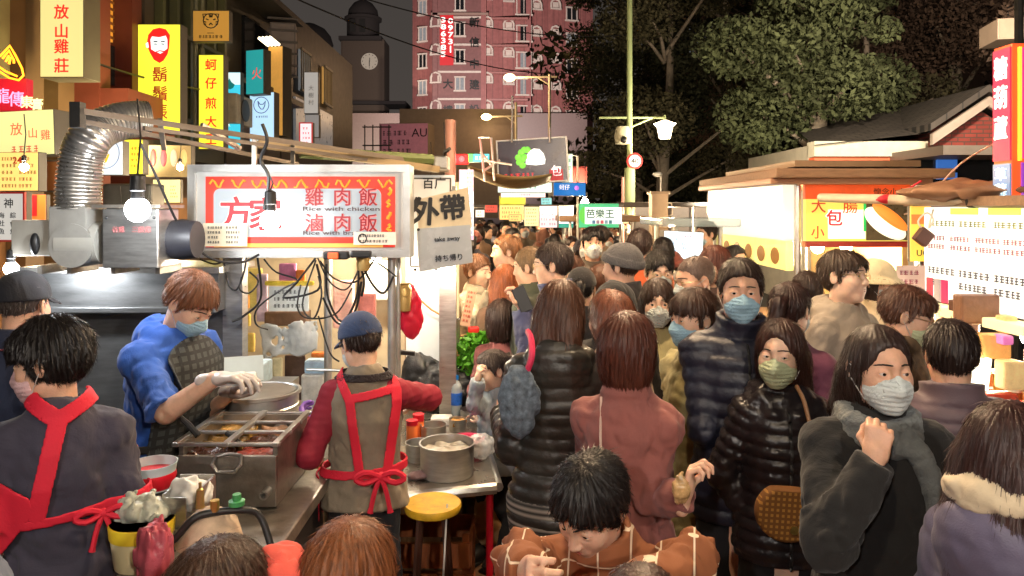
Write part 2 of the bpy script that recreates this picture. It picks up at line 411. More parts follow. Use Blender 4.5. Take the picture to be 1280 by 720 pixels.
# ---- hands
def hand_sdf(wrist, fwd, nrm, side, curl=.5, sc=1.0, point=False, thumb=.6, grow=0.0):
    """wrist point, fwd: direction of palm to fingers, nrm: palm-facing normal, side=+1 thumb on cross(fwd,nrm) side."""
    w = np.asarray(wrist, f4); fw = np.asarray(fwd, f4); fw = fw / np.linalg.norm(fw); nm = np.asarray(nrm, f4)
    nm = nm - fw * float(nm @ fw); nm /= np.linalg.norm(nm); ac = np.cross(fw, nm) * side
    M_ = lambda a, b, c: w + (ac * a + fw * b + nm * c) * sc
    segs = []
    lens = [(.044, .026, .020), (.049, .030, .022), (.045, .028, .021), (.036, .021, .018)]; xs = [.030, .010, -.011, -.031]
    base = [.094, .097, .092, .084]
    palm = [(M_(xs[i] * .75, .02, 0), M_(xs[i], base[i], 0), .0125 * sc + grow, .0105 * sc + grow) for i in range(4)]
    for i in range(4):
        c = curl + .08 * i; c = c if not (point and i == 0) else .05
        a = 0.0; q = M_(xs[i], base[i], 0)
        for j, l in enumerate(lens[i]):
            a += c * (.75, 1.0, .75)[j]; l *= sc
            q2 = q + (fw * math.cos(a) + nm * math.sin(a)) * l + ac * (.10 * xs[i] / .03 * l * (1 - curl * .6))
            segs.append((q, q2, (.0098 - .0011 * j) * sc + grow, (.0090 - .0012 * j) * sc + grow)); q = q2
    t0 = M_(.018, .028, .004); t1 = M_(.046, .062, .014 + .02 * thumb); t2 = M_(.050 - .012 * thumb, .092, .022 + .03 * thumb); t3 = M_(.046 - .024 * thumb, .114, .024 + .038 * thumb)
    th = [(t0, t1, .0145 * sc + grow, .0115 * sc + grow), (t1, t2, .0112 * sc + grow, .0100 * sc + grow), (t2, t3, .0100 * sc + grow, .0078 * sc + grow)]
    def f(p):
        d = None
        for a, b, r1, r2 in palm:
            e = cap(p, a, b, r1, r2); d = e if d is None else smin(d, e, .014)
        for a, b, r1, r2 in segs: d = smin(d, cap(p, a, b, r1, r2), .0035)
        for a, b, r1, r2 in th: d = smin(d, cap(p, a, b, r1, r2), .007)
        d = smin(d, cap(p, w - fw * .05 * sc, w + fw * .03 * sc, .025 * sc + grow, .024 * sc + grow), .02)
        return d
    return f, M_(0, .08, 0)
def basis_from(M, v): return np.asarray(v, f4) @ M.T
# ------------------------------------------------------------------ a person
PM = dict(z=[-.16,-.06,.02,.12,.22,.34,.44,.50,.545,.60], wx=[.160,.165,.160,.148,.152,.160,.158,.125,.078,.056],
          wy=[.105,.112,.110,.103,.110,.122,.110,.088,.070,.060], cy=[.010,.012,.008,.0,.0,.005,.012,.018,.022,.022])
PF = dict(z=PM['z'], wx=[.158,.170,.162,.135,.134,.142,.138,.108,.066,.046],
          wy=[.105,.115,.108,.095,.102,.118,.102,.080,.062,.052], cy=PM['cy'])
LODS = {0: (.0030, .0085, .0042, 2400), 1: (.0042, .012, .0055, 1300), 2: (.007, .017, .009, 420)}
class Ctx: pass
EYEW = mat('eye_white', (.62, .58, .55), .2, var=0); IRIS = mat('eye_iris', (.012, .007, .005), .12, var=0)
BROW = mat('eyebrow_hair', (.012, .009, .008), .7, var=0); LIP = mat('lip_skin', srgb(178, 96, 86), .4, var=.1)
LENS = mat('spectacle_rim', (.02, .018, .016), .3, var=0); GOLD = mat('gold_rim', (.6, .42, .2), .3, .9, var=0)
SHOE = paint(28, 27, 28, .5)
def person(label, x, y, rot, H, fem=False, bw=1.0, lean=0, lside=0, head=(0, 0, 0), arms=None, hands=None, seat=None, top=None, bottom=None,
           hair=None, sk=None, mask=None, glasses=None, hat=None, lod=0, cat='person', group=None, hs=None, loop=None, zoff=0.0, under=None, lips=True, legs=None):
    c = Ctx(); s = H / 1.72; hr, gr, hh, ns = LODS[lod]; sk = sk or skin(); top = top or {}; arms = arms or {}; hands = hands or {}
    pr = PF if fem else PM; hs = hs or (.95 if fem else .975)
    hipz = (.52 * H) if seat is None else seat + .10
    Hp = A(0, 0, hipz); Rt = rotm(0, lean, lside); toP = lambda q: Hp + np.asarray(q, f4) @ Rt.T
    c.Hp, c.Rt, c.s, c.toP = Hp, Rt, s, toP
    shx = (.128 if fem else .150) * s * bw
    Z = np.array(pr['z'], f4) * s; WX = np.array(pr['wx'], f4) * s * bw; WY = np.array(pr['wy'], f4) * s * (.5 + .5 * bw); CY = np.array(pr['cy'], f4) * s
    def torso(q, off, flare=0.0):
        z = q[:, 2]; wx = np.interp(z, Z, WX) + off; wy = np.interp(z, Z, WY) + off; cy = np.interp(z, Z, CY)
        if flare: g = np.clip(-z, 0, 1) * flare; wx = wx + g; wy = wy + g
        k = np.sqrt((q[:, 0] / wx) ** 2 + ((q[:, 1] - cy) / wy) ** 2); d = (k - 1) * np.minimum(wx, wy)
        return smax(d, z - .585 * s - off * .5, .03).astype(f4)
    # arm joints
    J = {}
    for sd, sg in (('R', -1), ('L', 1)):
        sh = toP((sg * shx, .012 * s, .452 * s)); a = arms.get(sd)
        if a is None: a = ((sg * (shx + .055 * s), .035 * s, hipz + .452 * s - .275 * s), (sg * (shx + .06 * s), -.045 * s, hipz + .452 * s - .52 * s))
        el, wr = A(*a[0]), A(*a[1])
        # keep true arm lengths: elbow on the way, wrist from elbow
        L1, L2 = .285 * s, .250 * s
        v = el - sh; el = sh + v / np.linalg.norm(v) * L1
        v = wr - el; wr = el + v / np.linalg.norm(v) * L2
        J[sd] = (toP((sg * shx * .45, .016 * s, .482 * s)), sh, el, wr)
    c.J = J
    # head frame
    Rh = Rt @ rotm(*head); piv = toP((0, .012 * s, .60 * s)); Hc = piv + (A(0, -.016, .090) * hs) @ Rh.T
    c.Rh, c.Hc, c.hs = Rh, Hc, hs
    neckb = ((toP((0, .022 * s, .50 * s)) - Hc) @ Rh) / hs; nr = .045 if fem else .053
    detail = lod < 2
    hf = lambda p: head_sdf(p, fem, neckb, nr, detail)
    hv, hq = mesh_sdf(hf, (-.10, -.135, -.20), (.10, .135, .13), hr)
    toH = lambda v: (Hc + (v * hs) @ Rh.T).astype(f4)
    parts = [(toH(hv), hq, sk)]
    # leg joints
    lj = []
    for sg in (-1, 1):
        if legs: pts = [A(*q) * A(sg if i < 0 else 1, 1, 1) for i, q in enumerate(legs[0 if sg < 0 else 1])]
        elif seat is None: pts = [A(sg * .088 * s, .01, hipz - .02), A(sg * .095 * s, -.005, .285 * H), A(sg * .10 * s, .015, .05 * s)]
        else: pts = [A(sg * .09 * s, .0, hipz - .01), A(sg * .13 * s, -.40 * s, seat + .07), A(sg * .13 * s, -.38 * s, .06)]
        lj.append(pts)
    # hidden body under the clothes + hands
    def under_f(p):
        q = (p - Hp) @ Rt; d = torso(q, -.032)
        for sd in J: d = smin(d, chain(p, J[sd], [.05 * s, .046 * s, .036 * s, .024 * s], .02), .03)
        for pts in lj: d = smin(d, chain(p, pts, [.058 * s, .042 * s, .030 * s], .03), .03)
        return d
    lo = A(-.75, -.75, 0); hi = A(.75, .6, hipz + .75 * s)
    allp = np.array([q for sd in J for q in J[sd]] + [q for l in lj for q in l] + [toP((0, 0, .6 * s)), toP((-.25 * s, .2, -.1)), toP((.25 * s, -.2, .3)), toP((0, .2, .5 * s))])
    lo = allp.min(0) - .13; hi = allp.max(0) + .13; lo[2] = max(lo[2], .0)
    if lod < 2:
        uv, uq = mesh_sdf(under_f, lo, hi, .018); parts.append((uv, uq, sk))
    for sd, sg in (('R', -1), ('L', 1)):
        hd = hands.get(sd)
        if hd is None and lod > 1: continue
        hd = hd or {}
        _, sh, el, wr = J[sd]; fw = hd.get('fwd'); fw = (wr - el) if fw is None else A(*fw); nm = A(*hd.get('nrm', (-sg, 0, 0)))
        hfun, pc = hand_sdf(wr, fw, nm, hd.get('side', sg if 'nrm' not in hd else hd.get('side', 1)), hd.get('curl', .55), hd.get('sc', .97 * s if not fem else .9 * s), hd.get('point', False), hd.get('thumb', .6), .001 if hd.get('m') else 0)
        a = wr - .05; b = wr + .05; e = wr + fw / np.linalg.norm(fw) * .2
        blo = np.minimum(np.minimum(a, e - .08), wr - .08); bhi = np.maximum(np.maximum(b, e + .08), wr + .08)
        res_ = .0042 if lod == 0 else .0065
        v_, q_ = mesh_sdf(hfun, blo, bhi, res_); parts.append((v_, q_, hd.get('m') or sk))
        if hd.get('fore'):      # bare forearm (rolled sleeve)
            v_, q_ = mesh_sdf(lambda p: chain(p, [el, wr], [.044 * s, .030 * s]), np.minimum(el, wr) - .06, np.maximum(el, wr) + .06, .008); parts.append((v_, q_, hd.get('forem') or sk))
    body = npmesh('person', parts); c.o = body
    body.location = (x, y, zoff); body.rotation_euler = (0, 0, R(rot)); tag(body, label, cat, group)
    c.wpos = lambda q: Matrix.Translation((x, y, zoff)) @ Matrix.Rotation(R(rot), 4, 'Z') @ Vector([float(t) for t in q])
    def sub(name, parts_): return npmesh(name, parts_, body)
    c.sub = sub; c.toH = toH
    # eyes, brows, lips
    if lod < 2 and not c.__dict__.get('noface'):
        for sg in (-1, 1):
            mb = MB(); mb.sphere((0, 0, 0), .0122, 10); mb.mi = 1; mb.sphere((0, -.0044, 0), .0086, 8)
            gx, gy = (hair or {}).get('gaze', (0, 0))
            v = np.array(mb.v, f4) @ rotm(gx, gy).T + A(sg * .031, -.0728, .004)
            me = bpy.data.meshes.new('eye'); me.from_pydata([tuple(map(float, t)) for t in toH(v)], [], mb.f); me.materials.append(EYEW); me.materials.append(IRIS)
            me.polygons.foreach_set('material_index', mb.m); me.polygons.foreach_set('use_smooth', [True] * len(mb.f)); link('eye', me, body)
            def bf(p):
                xx = (p[:, 0] * sg - .031) / .021; cz = .0272 + .0022 * (1 - xx ** 2) - .0036 * xx; d0 = head_sdf(p, fem, None, nr, detail)
                return np.maximum(np.abs(d0) - .0022, np.maximum(np.abs(p[:, 2] - cz) - .0024 * np.clip(1.15 - .5 * (xx + .5) ** 2 * .5, .3, 1) * np.clip((1.08 - np.abs(xx)) * 4, 0, 1), p[:, 1] + .04) )
            v, q = mesh_sdf(bf, (min(sg * .005, sg * .06), -.12, .01), (max(sg * .005, sg * .06), -.04, .045), .0024, .004)
            sub('eyebrow', [(toH(v), q, BROW)])
        if mask is None and lips:
            def lf(p): return np.minimum(ell(p, (0, -.0875, -.0555), (.0185, .0070, .0042)), ell(p, (0, -.0865, -.0655), (.0155, .0075, .0052)))
            v, q = mesh_sdf(lf, (-.03, -.11, -.085), (.03, -.07, -.04), .0025, .004); sub('lips', [(toH(v), q, LIP)])
    # hair
    if hair and hair.get('m'):
        f = hair_sdf(hair, None); tl = hair.get('tail', -.2) if hair.get('k') == 'long' else -.2
        v, q = mesh_sdf(f, (-.135, -.16, min(-.2, tl - .06)), (.135, .20, .17), hh, .02); parts_ = [(toH(v), q, hair['m'])]
        n = int(hair.get('n', 1.0) * ns)
        if n and len(v):
            sv, sq = strands(f, v, n, hair.get('L', .07), hair.get('lift', .010), hair.get('w', min(.0026, .0003 + .00040 * float(np.hypot(x, y)))), hair.get('spiky', 0), down=hair.get('down', 1.0), fz=hair.get('fz', {'long': hair.get('open', .075) - .022, 'short': hair.get('front', .07) - .018, 'pony': hair.get('front', .07) - .018}.get(hair.get('k')))); parts_.append((toH(sv), sq, hair['m']))
        sub('hair', parts_)
    # mask
    if mask is not None:
        def mbase(p):
            d = ell(p, (0, -.040, -.048), (.064, .066, .062)); d = smin(d, cap(p, (0, -.088, -.003), (0, -.104, -.036), .010, .017), .022); d = smin(d, ell(p, (0, -.07, -.085), (.03, .026, .030)), .02)
            return d
        def mf(p):
            d = np.abs(mbase(p) - .0015 + .0005 * np.sin(p[:, 2] * 420)) - .0016; z, yy = p[:, 2], p[:, 1]
            d = smax(d, z - (-.006 - .16 * np.abs(p[:, 0]) + .012 * np.exp(-(p[:, 0] / .014) ** 2)), .002)
            return np.maximum(np.maximum(d, yy + .030), -.112 - z)
        v, q = mesh_sdf(mf, (-.085, -.135, -.13), (.085, -.02, .03), .0026 if lod == 0 else .004, .004); mk = sub('face_mask', [(toH(v), q, mask)])
        for sg in (-1, 1):
            mb = MB()
            for za, zb in ((-.022, .012), (-.080, -.022)):
                mb.tube([Vector(toH(A(*q))) for q in ((sg * .060, -.036, za), (sg * .072, -.012, (za + zb) / 2), (sg * .083, .012, zb), (sg * .083, .030, zb * .5))], .0013, 5)
            mb.build('ear_loop', WHITEPL, mk)
    if glasses is not None:
        mb = MB()
        for sg in (-1, 1):
            mb.tube([Vector(toH(A(sg * .031 + .0225 * math.cos(t), -.098 + .10 * (.0225 * math.cos(t) * sg) * .6, .004 + .0175 * math.sin(t)))) for t in np.linspace(0, 6.283, 21)[:-1]], .0014, 6, closed=True)
            mb.tube([Vector(toH(A(*q))) for q in ((sg * .053, -.095, .008), (sg * .074, -.05, .010), (sg * .080, .015, .008), (sg * .080, .03, -.005))], .0014, 6)
        mb.tube([Vector(toH(A(*q))) for q in ((-.009, -.100, .008), (0, -.104, .010), (.009, -.100, .008))], .0013, 6)
        mb.build('glasses', glasses, body)
    # hat
    if hat:
        hk = hat['k']
        def dome(p, t): return ell(p, (0, .016, .030), (.076 + t, .097 + t, .088 + t))
        def ft(p):
            y, z = p[:, 1], p[:, 2]
            if hk == 'cap':
                d = smax(dome(p, .016), .030 - .10 * (y + .05) - z, .006); xx = p[:, 0]
                b = np.maximum(np.maximum(np.abs(z - (.040 - .9 * np.clip(-.09 - y, 0, 1) ** 1.0 * .35 - 5.5 * xx ** 2)) - .0035, np.sqrt((xx / .078) ** 2 + ((y + .085) / .088) ** 2) * .08 - .08), y + .05)
                return np.minimum(d, b)
            if hk == 'beanie':
                d = smax(dome(p, .017), (.018 - .30 * y) - z, .008); fold = smax(np.abs(dome(p, .022)) - .004, np.abs(z - (.040 - .30 * y)) - .024, .006)
                return smin(d, fold, .006) + .0012 * np.sin(np.arctan2(p[:, 0], y) * 60)
            if hk == 'hood':
                d = dome(p, .030); d = smin(d, ell(p, (0, .06, -.06), (.105, .09, .13)), .04)
                return smax(d, -ell(p, (0, -.12, -.02), (.070, .10, .105)), .015) + folds(p, 2, .003)
            d = smax(dome(p, .017), .028 - z, .005); rr = np.sqrt(p[:, 0] ** 2 + (y - .015) ** 2)
            b = np.maximum(np.abs(z - (.034 - .75 * (rr - .10))) - .004, np.maximum(.085 - rr, rr - .148)); return smin(d, b, .01)
        v, q = mesh_sdf(ft, (-.16, -.20, -.20), (.16, .18, .15), .0045 if lod < 2 else .008, .008); sub(hat.get('name', {'cap': 'cap', 'beanie': 'beanie', 'hood': 'hood', 'bucket': 'bucket_hat'}[hk]), [(toH(v), q, hat['m'])])
    # upper garment
    th = top.get('t', .014); hem = top.get('hem', -.14) * s; qp = top.get('quilt', 0); qa = top.get('qa', .012); slv = top.get('sleeve', 1.0); fl = top.get('flare', 0.0); fseed = top.get('seed', x * 3 + y); fa = top.get('fold', .009)
    def quiltf(z): return qa * ((np.abs(np.sin(np.pi * z / qp)) + .004) ** .36 - .85) if qp else 0.0
    def garment(p, ff=True):
        q = (p - Hp) @ Rt; d = torso(q, th, fl) - quiltf(q[:, 2])
        for sd in J:
            a, sh, el, wr = J[sd]; r0, r1, r2, r3 = (.046 * s * bw, .048 * s * bw, .041 * s * bw, .031 * s)
            if slv > .05:
                e1 = smin(cap(p, a, sh, r0 + th, r1 + th), cap(p, sh, el, r1 + th, r2 + th), .03)
                if qp: u = el - sh; hpar = np.clip((p - sh) @ u / float(u @ u), -.3, 1.2) * np.linalg.norm(u); e1 = e1 - quiltf(hpar)
                if slv >= 1.0:
                    e2 = cap(p, el, wr, r2 + th, r3 + th)
                    if qp: u = wr - el; hpar = np.clip((p - el) @ u / float(u @ u), -.2, 1.2) * np.linalg.norm(u); e2 = e2 - quiltf(hpar)
                    u = wr - el; u = u / np.linalg.norm(u); e2 = smax(e2, (p - wr) @ u - .01, .008); e1 = smin(e1, e2, .03)
                else:
                    u = el - sh; L_ = np.linalg.norm(u); u = u / L_; e1 = smax(e1, (p - sh) @ u - L_ * slv, .006)
                d = smin(d, e1, .022)
            else: d = smin(d, cap(p, a, sh, r0 + th * .5, r1 * .7), .04)
        if fa and ff:
            fw = folds(p, fseed, fa); el_ = sum(np.exp(-(((p - J[sd][2]) ** 2).sum(1)) / .012) for sd in J); d = d + fw * (.6 + .9 * np.minimum(el_, 1))
        q2 = q[:, 2]; d = smax(d, hem - q2, .008)
        ck = top.get('collar')
        n0, n1 = A(0, .020 * s, .50 * s), A(0, -.004 * s, .64 * s)
        ax = (q - n0) @ (n1 - n0) / float((n1 - n0) @ (n1 - n0)); rr = np.linalg.norm(q - n0 - ax[:, None] * (n1 - n0), axis=1)
        nrad = (.052 if fem else .062) * s
        d = smax(d, -np.maximum(rr - nrad, (.45 - ax) * .15), .012) if ck != 'closed' else d
        if ck in ('stand', 'puff'):
            tk = .010 if ck == 'stand' else .020
            hgt = top.get('ch', .055) * s; zz = ax * .14 * s
            col = np.maximum(np.abs(rr - nrad - tk * .9 - .16 * np.clip(zz - .03, 0, 1)) - tk, np.maximum(zz - (.045 * s + hgt), .02 - zz)); d = smin(d, col - .003, .012)
        if ck == 'fold':
            zz = ax * .14 * s; col = np.maximum(np.abs(rr - nrad - .012 - .35 * np.clip(.095 - zz, 0, .06)) - .007, np.maximum(zz - .098, .045 - zz)); d = smin(d, col - .002, .006)
        if top.get('hood'):
            hd = ell(q, (0, .105 * s, .505 * s), (.125 * s, .062 * s, .105 * s)); hd = smin(hd, chain(q, [A(-.10, .06, .54) * s, A(-.085, -.02, .535) * s, A(-.05, -.085, .47) * s], [.035 * s, .030 * s, .018 * s]), .03)
            hd = smin(hd, chain(q, [A(.10, .06, .54) * s, A(.085, -.02, .535) * s, A(.05, -.085, .47) * s], [.035 * s, .030 * s, .018 * s]), .03)
            hd = smax(hd, -ell(q, (0, .03 * s, .62 * s), (.085 * s, .085 * s, .09 * s)), .02); d = smin(d, hd + folds(p, 5, .004) - (quiltf(q[:, 2]) * .6 if qp else 0), .02)
        return d
    c.fa = fa; c.garment = garment; c.glo, c.ghi = lo - .05, hi + .05
    glo = lo.copy(); glo[2] = max(0.02, hipz + hem - .08 if seat is None else 0.25)
    if top.get('m'):
        v, q = mesh_sdf(garment, glo - A(.04, .04, 0), hi + A(.05, .06, .05), gr, .02); c.top = sub(top.get('name', 'jacket'), [(v, q, top['m'])])
    # an inner sleeve / second layer: dict(m, name)
    if under:
        th2 = under.get('t', .006)
        def uf(p):
            q = (p - Hp) @ Rt; d = smax(torso(q, th - .022), (under.get('hem', hem / s)) * s - q[:, 2], .006)
            for sd in J:
                a, sh, el, wr = J[sd]; e = chain(p, [a, sh, el, wr], [.056 * s + th2, .052 * s * bw + th2, .045 * s * bw + th2, .033 * s + th2], .02); u = (wr - el); u /= np.linalg.norm(u)
                d = smin(d, smax(e, (p - wr) @ u - .0, .006), .03)
            if not under.get('neck'): d = smax(d, ((p - Hp) @ Rt)[:, 2] - .53 * s, .01)
            rib = under.get('rib', 0)
            return d + folds(p, 4, .003) + (.0012 * np.sin(p[:, 2] * 500) if rib else 0)
        v, q = mesh_sdf(uf, glo - .04, hi + .05, gr, .02); sub(under.get('name', 'shirt'), [(v, q, under['m'])])
    # trousers + shoes
    bm_ = (bottom or {}).get('m') or cloth(26, 25, 28)
    if lod < 2 or seat is not None or bottom:
        bt = (bottom or {}).get('t', .014)
        def legf(p):
            d = ell(p, (0, .012 * s, hipz - .02), (.155 * s * bw, .108 * s, .13 * s))
            for pts in lj: d = smin(d, chain(p, pts, [.078 * s + bt * .3, .060 * s + bt, .045 * s + bt], .04), .02)
            d = smax(d, .04 - p[:, 2], .006); return smax(d + folds(p * A(1, 1, .6), 7 + x, .006), p[:, 2] - (hipz + .10 * s), .01)
        lp = np.array([q for l in lj for q in l]); v, q = mesh_sdf(legf, np.minimum(lp.min(0) - .15, A(-.22, -.2, 0)), np.maximum(lp.max(0) + .15, A(.22, .2, hipz + .16)), max(gr, .012), .02); sub('trousers', [(v, q, bm_)])
        for pts in lj:
            a = pts[-1]; mb = MB(); mb.sphere((float(a[0]), float(a[1]) - .06, .045), (.048, .135, .045), 8); mb.box((float(a[0]), float(a[1]) - .06, .011), (.085, .25, .02), bev=.008); mb.build('shoe', SHOE, body)
    return c
def band(c, name, poly, w, m, side=1, gap=.002, th=.007, res=.0045, g=None, plane='xz'):
    """a strip of cloth lying on the garment: poly in the person's frame (x,z), side=+1 on the back."""
    g = g or (lambda p: c.garment(p, False) - c.fa * .8); pts = [A(p_[0], 0, p_[1]) for p_ in poly]
    def f(p):
        p0 = p * A(1, 0, 1); d2 = None
        for i in range(len(pts) - 1):
            e = cap(p0, pts[i], pts[i + 1], 0.0); d2 = e if d2 is None else np.minimum(d2, e)
        return np.maximum(np.maximum(np.abs(g(p) - gap - th / 2) - th / 2, d2 - w / 2), -side * (p[:, 1] - c.Hp[1]) - .02 if side else -1 + 0 * d2)
    xs = [p_[0] for p_ in poly]; zs = [p_[1] for p_ in poly]
    v, q = mesh_sdf(f, (min(xs) - w, c.glo[1], min(zs) - w), (max(xs) + w, c.ghi[1], max(zs) + w), res, .008)
    return c.sub(name, [(v, q, m)])
def wrap(c, name, zfun, w, m, gap=.002, th=.007, res=.005, g=None):
    """a belt all round the garment at height zfun(x,y)"""
    g = g or (lambda p: c.garment(p, False) - c.fa * .8)
    def f(p): return np.maximum(np.abs(g(p) - gap - th / 2) - th / 2, np.abs(p[:, 2] - zfun(p)) - w / 2)
    z0 = float(zfun(np.zeros((1, 3), f4))[0])
    v, q = mesh_sdf(f, (c.glo[0], c.glo[1], z0 - .15), (c.ghi[0], c.ghi[1], z0 + .15), res, .008)
    return c.sub(name, [(v, q, m)])
# ------------------------------------------------------------------ setting
def brickmat(name, c1, c2, mort, scale, bw=.5, rh=.25, rough=.7, off=.5):
    m = mat(name, c1, rough, var=0); nt = m.node_tree; N = nt.nodes; L = nt.links; b = N['Principled BSDF']
    tc = N.new('ShaderNodeTexCoord'); bt = N.new('ShaderNodeTexBrick'); mp = N.new('ShaderNodeMapping'); L.new(tc.outputs['Object'], mp.inputs[0])
    L.new(mp.outputs[0], bt.inputs['Vector']); bt.inputs['Scale'].default_value = scale; bt.inputs['Brick Width'].default_value = bw; bt.inputs['Row Height'].default_value = rh; bt.offset = off
    bt.inputs['Color1'].default_value = (*c1, 1); bt.inputs['Color2'].default_value = (*c2, 1); bt.inputs['Mortar'].default_value = (*mort, 1); bt.inputs['Mortar Size'].default_value = .012
    n = N.new('ShaderNodeTexNoise'); n.inputs['Scale'].default_value = 3; n.inputs['Detail'].default_value = 6; L.new(tc.outputs['Object'], n.inputs['Vector'])
    mx = N.new('ShaderNodeMixRGB'); mx.blend_type = 'MULTIPLY'; mx.inputs[0].default_value = .5; L.new(bt.outputs['Color'], mx.inputs[1]); L.new(n.outputs[0], mx.inputs[2]); L.new(mx.outputs[0], b.inputs['Base Color'])
    bp = N.new('ShaderNodeBump'); bp.inputs['Strength'].default_value = .4; bp.inputs['Distance'].default_value = .01; bp.invert = True; L.new(bt.outputs['Fac'], bp.inputs['Height']); L.new(bp.outputs[0], b.inputs['Normal'])
    return m, mp
asph = mat('asphalt', (.05, .047, .044), .8, var=.4, vs_=3, bump=.4, bs=150)
MB().box((0, 100, -.05), (400, 320, .1)).build('ground', asph)['kind'] = 'structure'
pav, _ = brickmat('paver', srgb(165, 122, 88), srgb(140, 102, 76), srgb(60, 45, 36), 1.0, .4, .4, .55, 0)
o = MB().box((1.0, 12, .002), (5.2, 30, .008)).build('pavement', pav); o['kind'] = 'structure'

def light(parent, loc, power, col=(1, .85, .65), r=.04, name='lamp_light'):
    l = bpy.data.lights.new(name, 'POINT'); l.energy = power; l.color = col; l.shadow_soft_size = r
    o = bpy.data.objects.new(name, l); COL.objects.link(o); o.location = loc
    if parent: o.parent = parent
    return o
def bulb(label, p, power, col=(1, .86, .68), r=.036, em=18, cord=.25, group=None):
    t = thing('light_bulb', label, 'light bulb', p, 0, group)
    e = power / (math.pi * 4 * math.pi * r * r)
    MB().sphere((0, 0, 0), (r, r, r * 1.05), 8).build('bulb_glass', mat('bulb_glow_%d_%d_%d' % (int(col[2] * 100), int(e), int(r * 1e3)), (.8, .8, .8), .3, var=0, em=e, emcol=col), t)
    MB().lathe([(r * .55, r * .8), (r * .5, r * 1.5), (r * .62, r * 1.6), (r * .55, r * 2.8), (.006, r * 3.0)], n=12).build('socket', BLACKPL, t)
    if cord: MB().tube([(0, 0, r * 3), (.01, .005, r * 3 + cord * .5), (0, 0, r * 3 + cord)], .004, 6).build('cord', BLACKPL, t)
    return t
def sign(name, label, x0, y0, x1, y1, Y, face, texts=(), rz=0, depth=.1, frame=None, fw=2.0, case=None, cat='sign', group=None, tilt=0, extra=None):
    k = Y / F_PX; c = W((x0 + x1) / 2, (y0 + y1) / 2, Y); w = (x1 - x0) * k; h = (y1 - y0) * k
    t = thing(name, label, cat, c, rz, group); t.rotation_euler[1] = R(tilt)
    MB().box((0, depth / 2, 0), (w, depth, h), bev=.006).build('casing', case or paint(74, 70, 64), t)
    MB().box((0, -.004, 0), (w - 2 * fw * k, .008, h - 2 * fw * k)).build('face_panel', face, t)
    if frame:
        f = MB(); b = fw * k
        f.box((0, -.008, h / 2 - b / 2), (w, .02, b)); f.box((0, -.008, -h / 2 + b / 2), (w, .02, b)); f.box((-w / 2 + b / 2, -.0085, 0), (b, .019, h - 2 * b)); f.box((w / 2 - b / 2, -.0085, 0), (b, .019, h - 2 * b))
        f.build('frame', frame, t)
    for q in texts:
        s, cx, cy, sz, m = q[:5]; op = q[5] if len(q) > 5 else {}
        lettering(s, sz * k, m, t, ((cx - (x0 + x1) / 2) * k, -.011, ((y0 + y1) / 2 - cy) * k), **op)
    t['_k'] = k; t.pop('_k', None)
    if extra: extra(t, k, lambda px, py: ((px - (x0 + x1) / 2) * k, ((y0 + y1) / 2 - py) * k))
    return t
INK = {}
def ink(r, g, b, e=.0):
    return mat('ink_%d_%d_%d_%d' % (r, g, b, int(e * 100)), srgb(r, g, b), .5, var=0, em=e, emcol=srgb(r, g, b))
RED = ink(205, 30, 25, .9); DRED = ink(140, 40, 20, .7); BLK = ink(18, 15, 14); WHT = ink(240, 238, 232, .8); GRN = ink(20, 110, 70, .4)
def poly(parent, name, pts, m, y=-.012, th=.004):
    return MB().prism(pts, y, y - th).build(name, m, parent)
def dashes(parent, name, x0, x1, z0, z1, rows, m, y=-.012, seed=0, cols=1, hfrac=.5):
    """rows of small printed strokes too small to read"""
    rg = random.Random(seed); mb = MB(); rh = (z1 - z0) / rows
    for c in range(cols):
        cw = (x1 - x0) / cols
        for r in range(rows):
            x = x0 + c * cw + cw * .06; z = z1 - (r + .5) * rh; e = x0 + (c + 1) * cw - cw * rg.uniform(.06, .35)
            while x < e:
                w = rh * hfrac * rg.uniform(.6, 1.1); 
                for q in range(3): mb.box((x + w / 2, y, z + (q - 1) * rh * hfrac * .36), (w * rg.uniform(.5, 1), .003, rh * hfrac * .15))
                mb.box((x + w * rg.uniform(.3, .7), y - .0005, z), (w * .14, .003, rh * hfrac * .95)); x += w * 1.3
    return mb.build(name, m, parent)
# ---------------- the far end: tower block, church, billboard
YT = 80; kt = YT / F_PX
pinkw, pmp = brickmat('pink_tile', srgb(186, 118, 114), srgb(170, 104, 102), srgb(140, 92, 90), 1.0, .6, .3, .6)
glass_d = mat('dark_window', (.012, .013, .015), .12, var=0); glass_l = mat('dim_window', (.16, .17, .18), .3, var=.3, em=.10, emcol=(.75, .78, .8)); STONE = paint(150, 122, 112, .8); PALE = paint(205, 190, 180, .7)
tw = thing('tower_block', 'tall pink tiled tower block with dark lettering and arched niches at the street end', 'building', (W(620, 262, YT).x, YT, 0))
def tx(px): return (px - 620) * kt
def tz(py): return HC - (py - YH) * kt
def wallbox(name, xa, ya, xb, yb, m, z0=-1, z1=40, th=1.0):
    mb = MB(); d = Vector((xb - xa, yb - ya, 0)); n = Vector((-d.y, d.x, 0)).normalized() * th
    a = [(xa, ya), (xb, yb), (xb + n.x, yb + n.y), (xa + n.x, ya + n.y)]
    mb.add([(x, y, z0) for x, y in a] + [(x, y, z1) for x, y in a], [(0, 1, 5, 4), (1, 2, 6, 5), (2, 3, 7, 6), (3, 0, 4, 7), (4, 5, 6, 7), (3, 2, 1, 0)]); return mb.build(name, m, tw)
wallbox('wall', tx(511), 3.0, tx(543), .3, pinkw); wallbox('wall', tx(545), 0, tx(603), 0, pinkw); wallbox('wall', tx(606), .4, tx(660), 1.6, pinkw); wallbox('wall', tx(662), 2.0, tx(748), 5.5, pinkw)
for px, y in ((544, .15), (604.5, .2), (661, 1.8)):
    MB().box((tx(px), y, 19), (.55, .9, 42)).build('pilaster', pinkw, tw)
MB().box((tx(575), 4, 38), (14, 6, 1)).build('roof', STONE, tw)
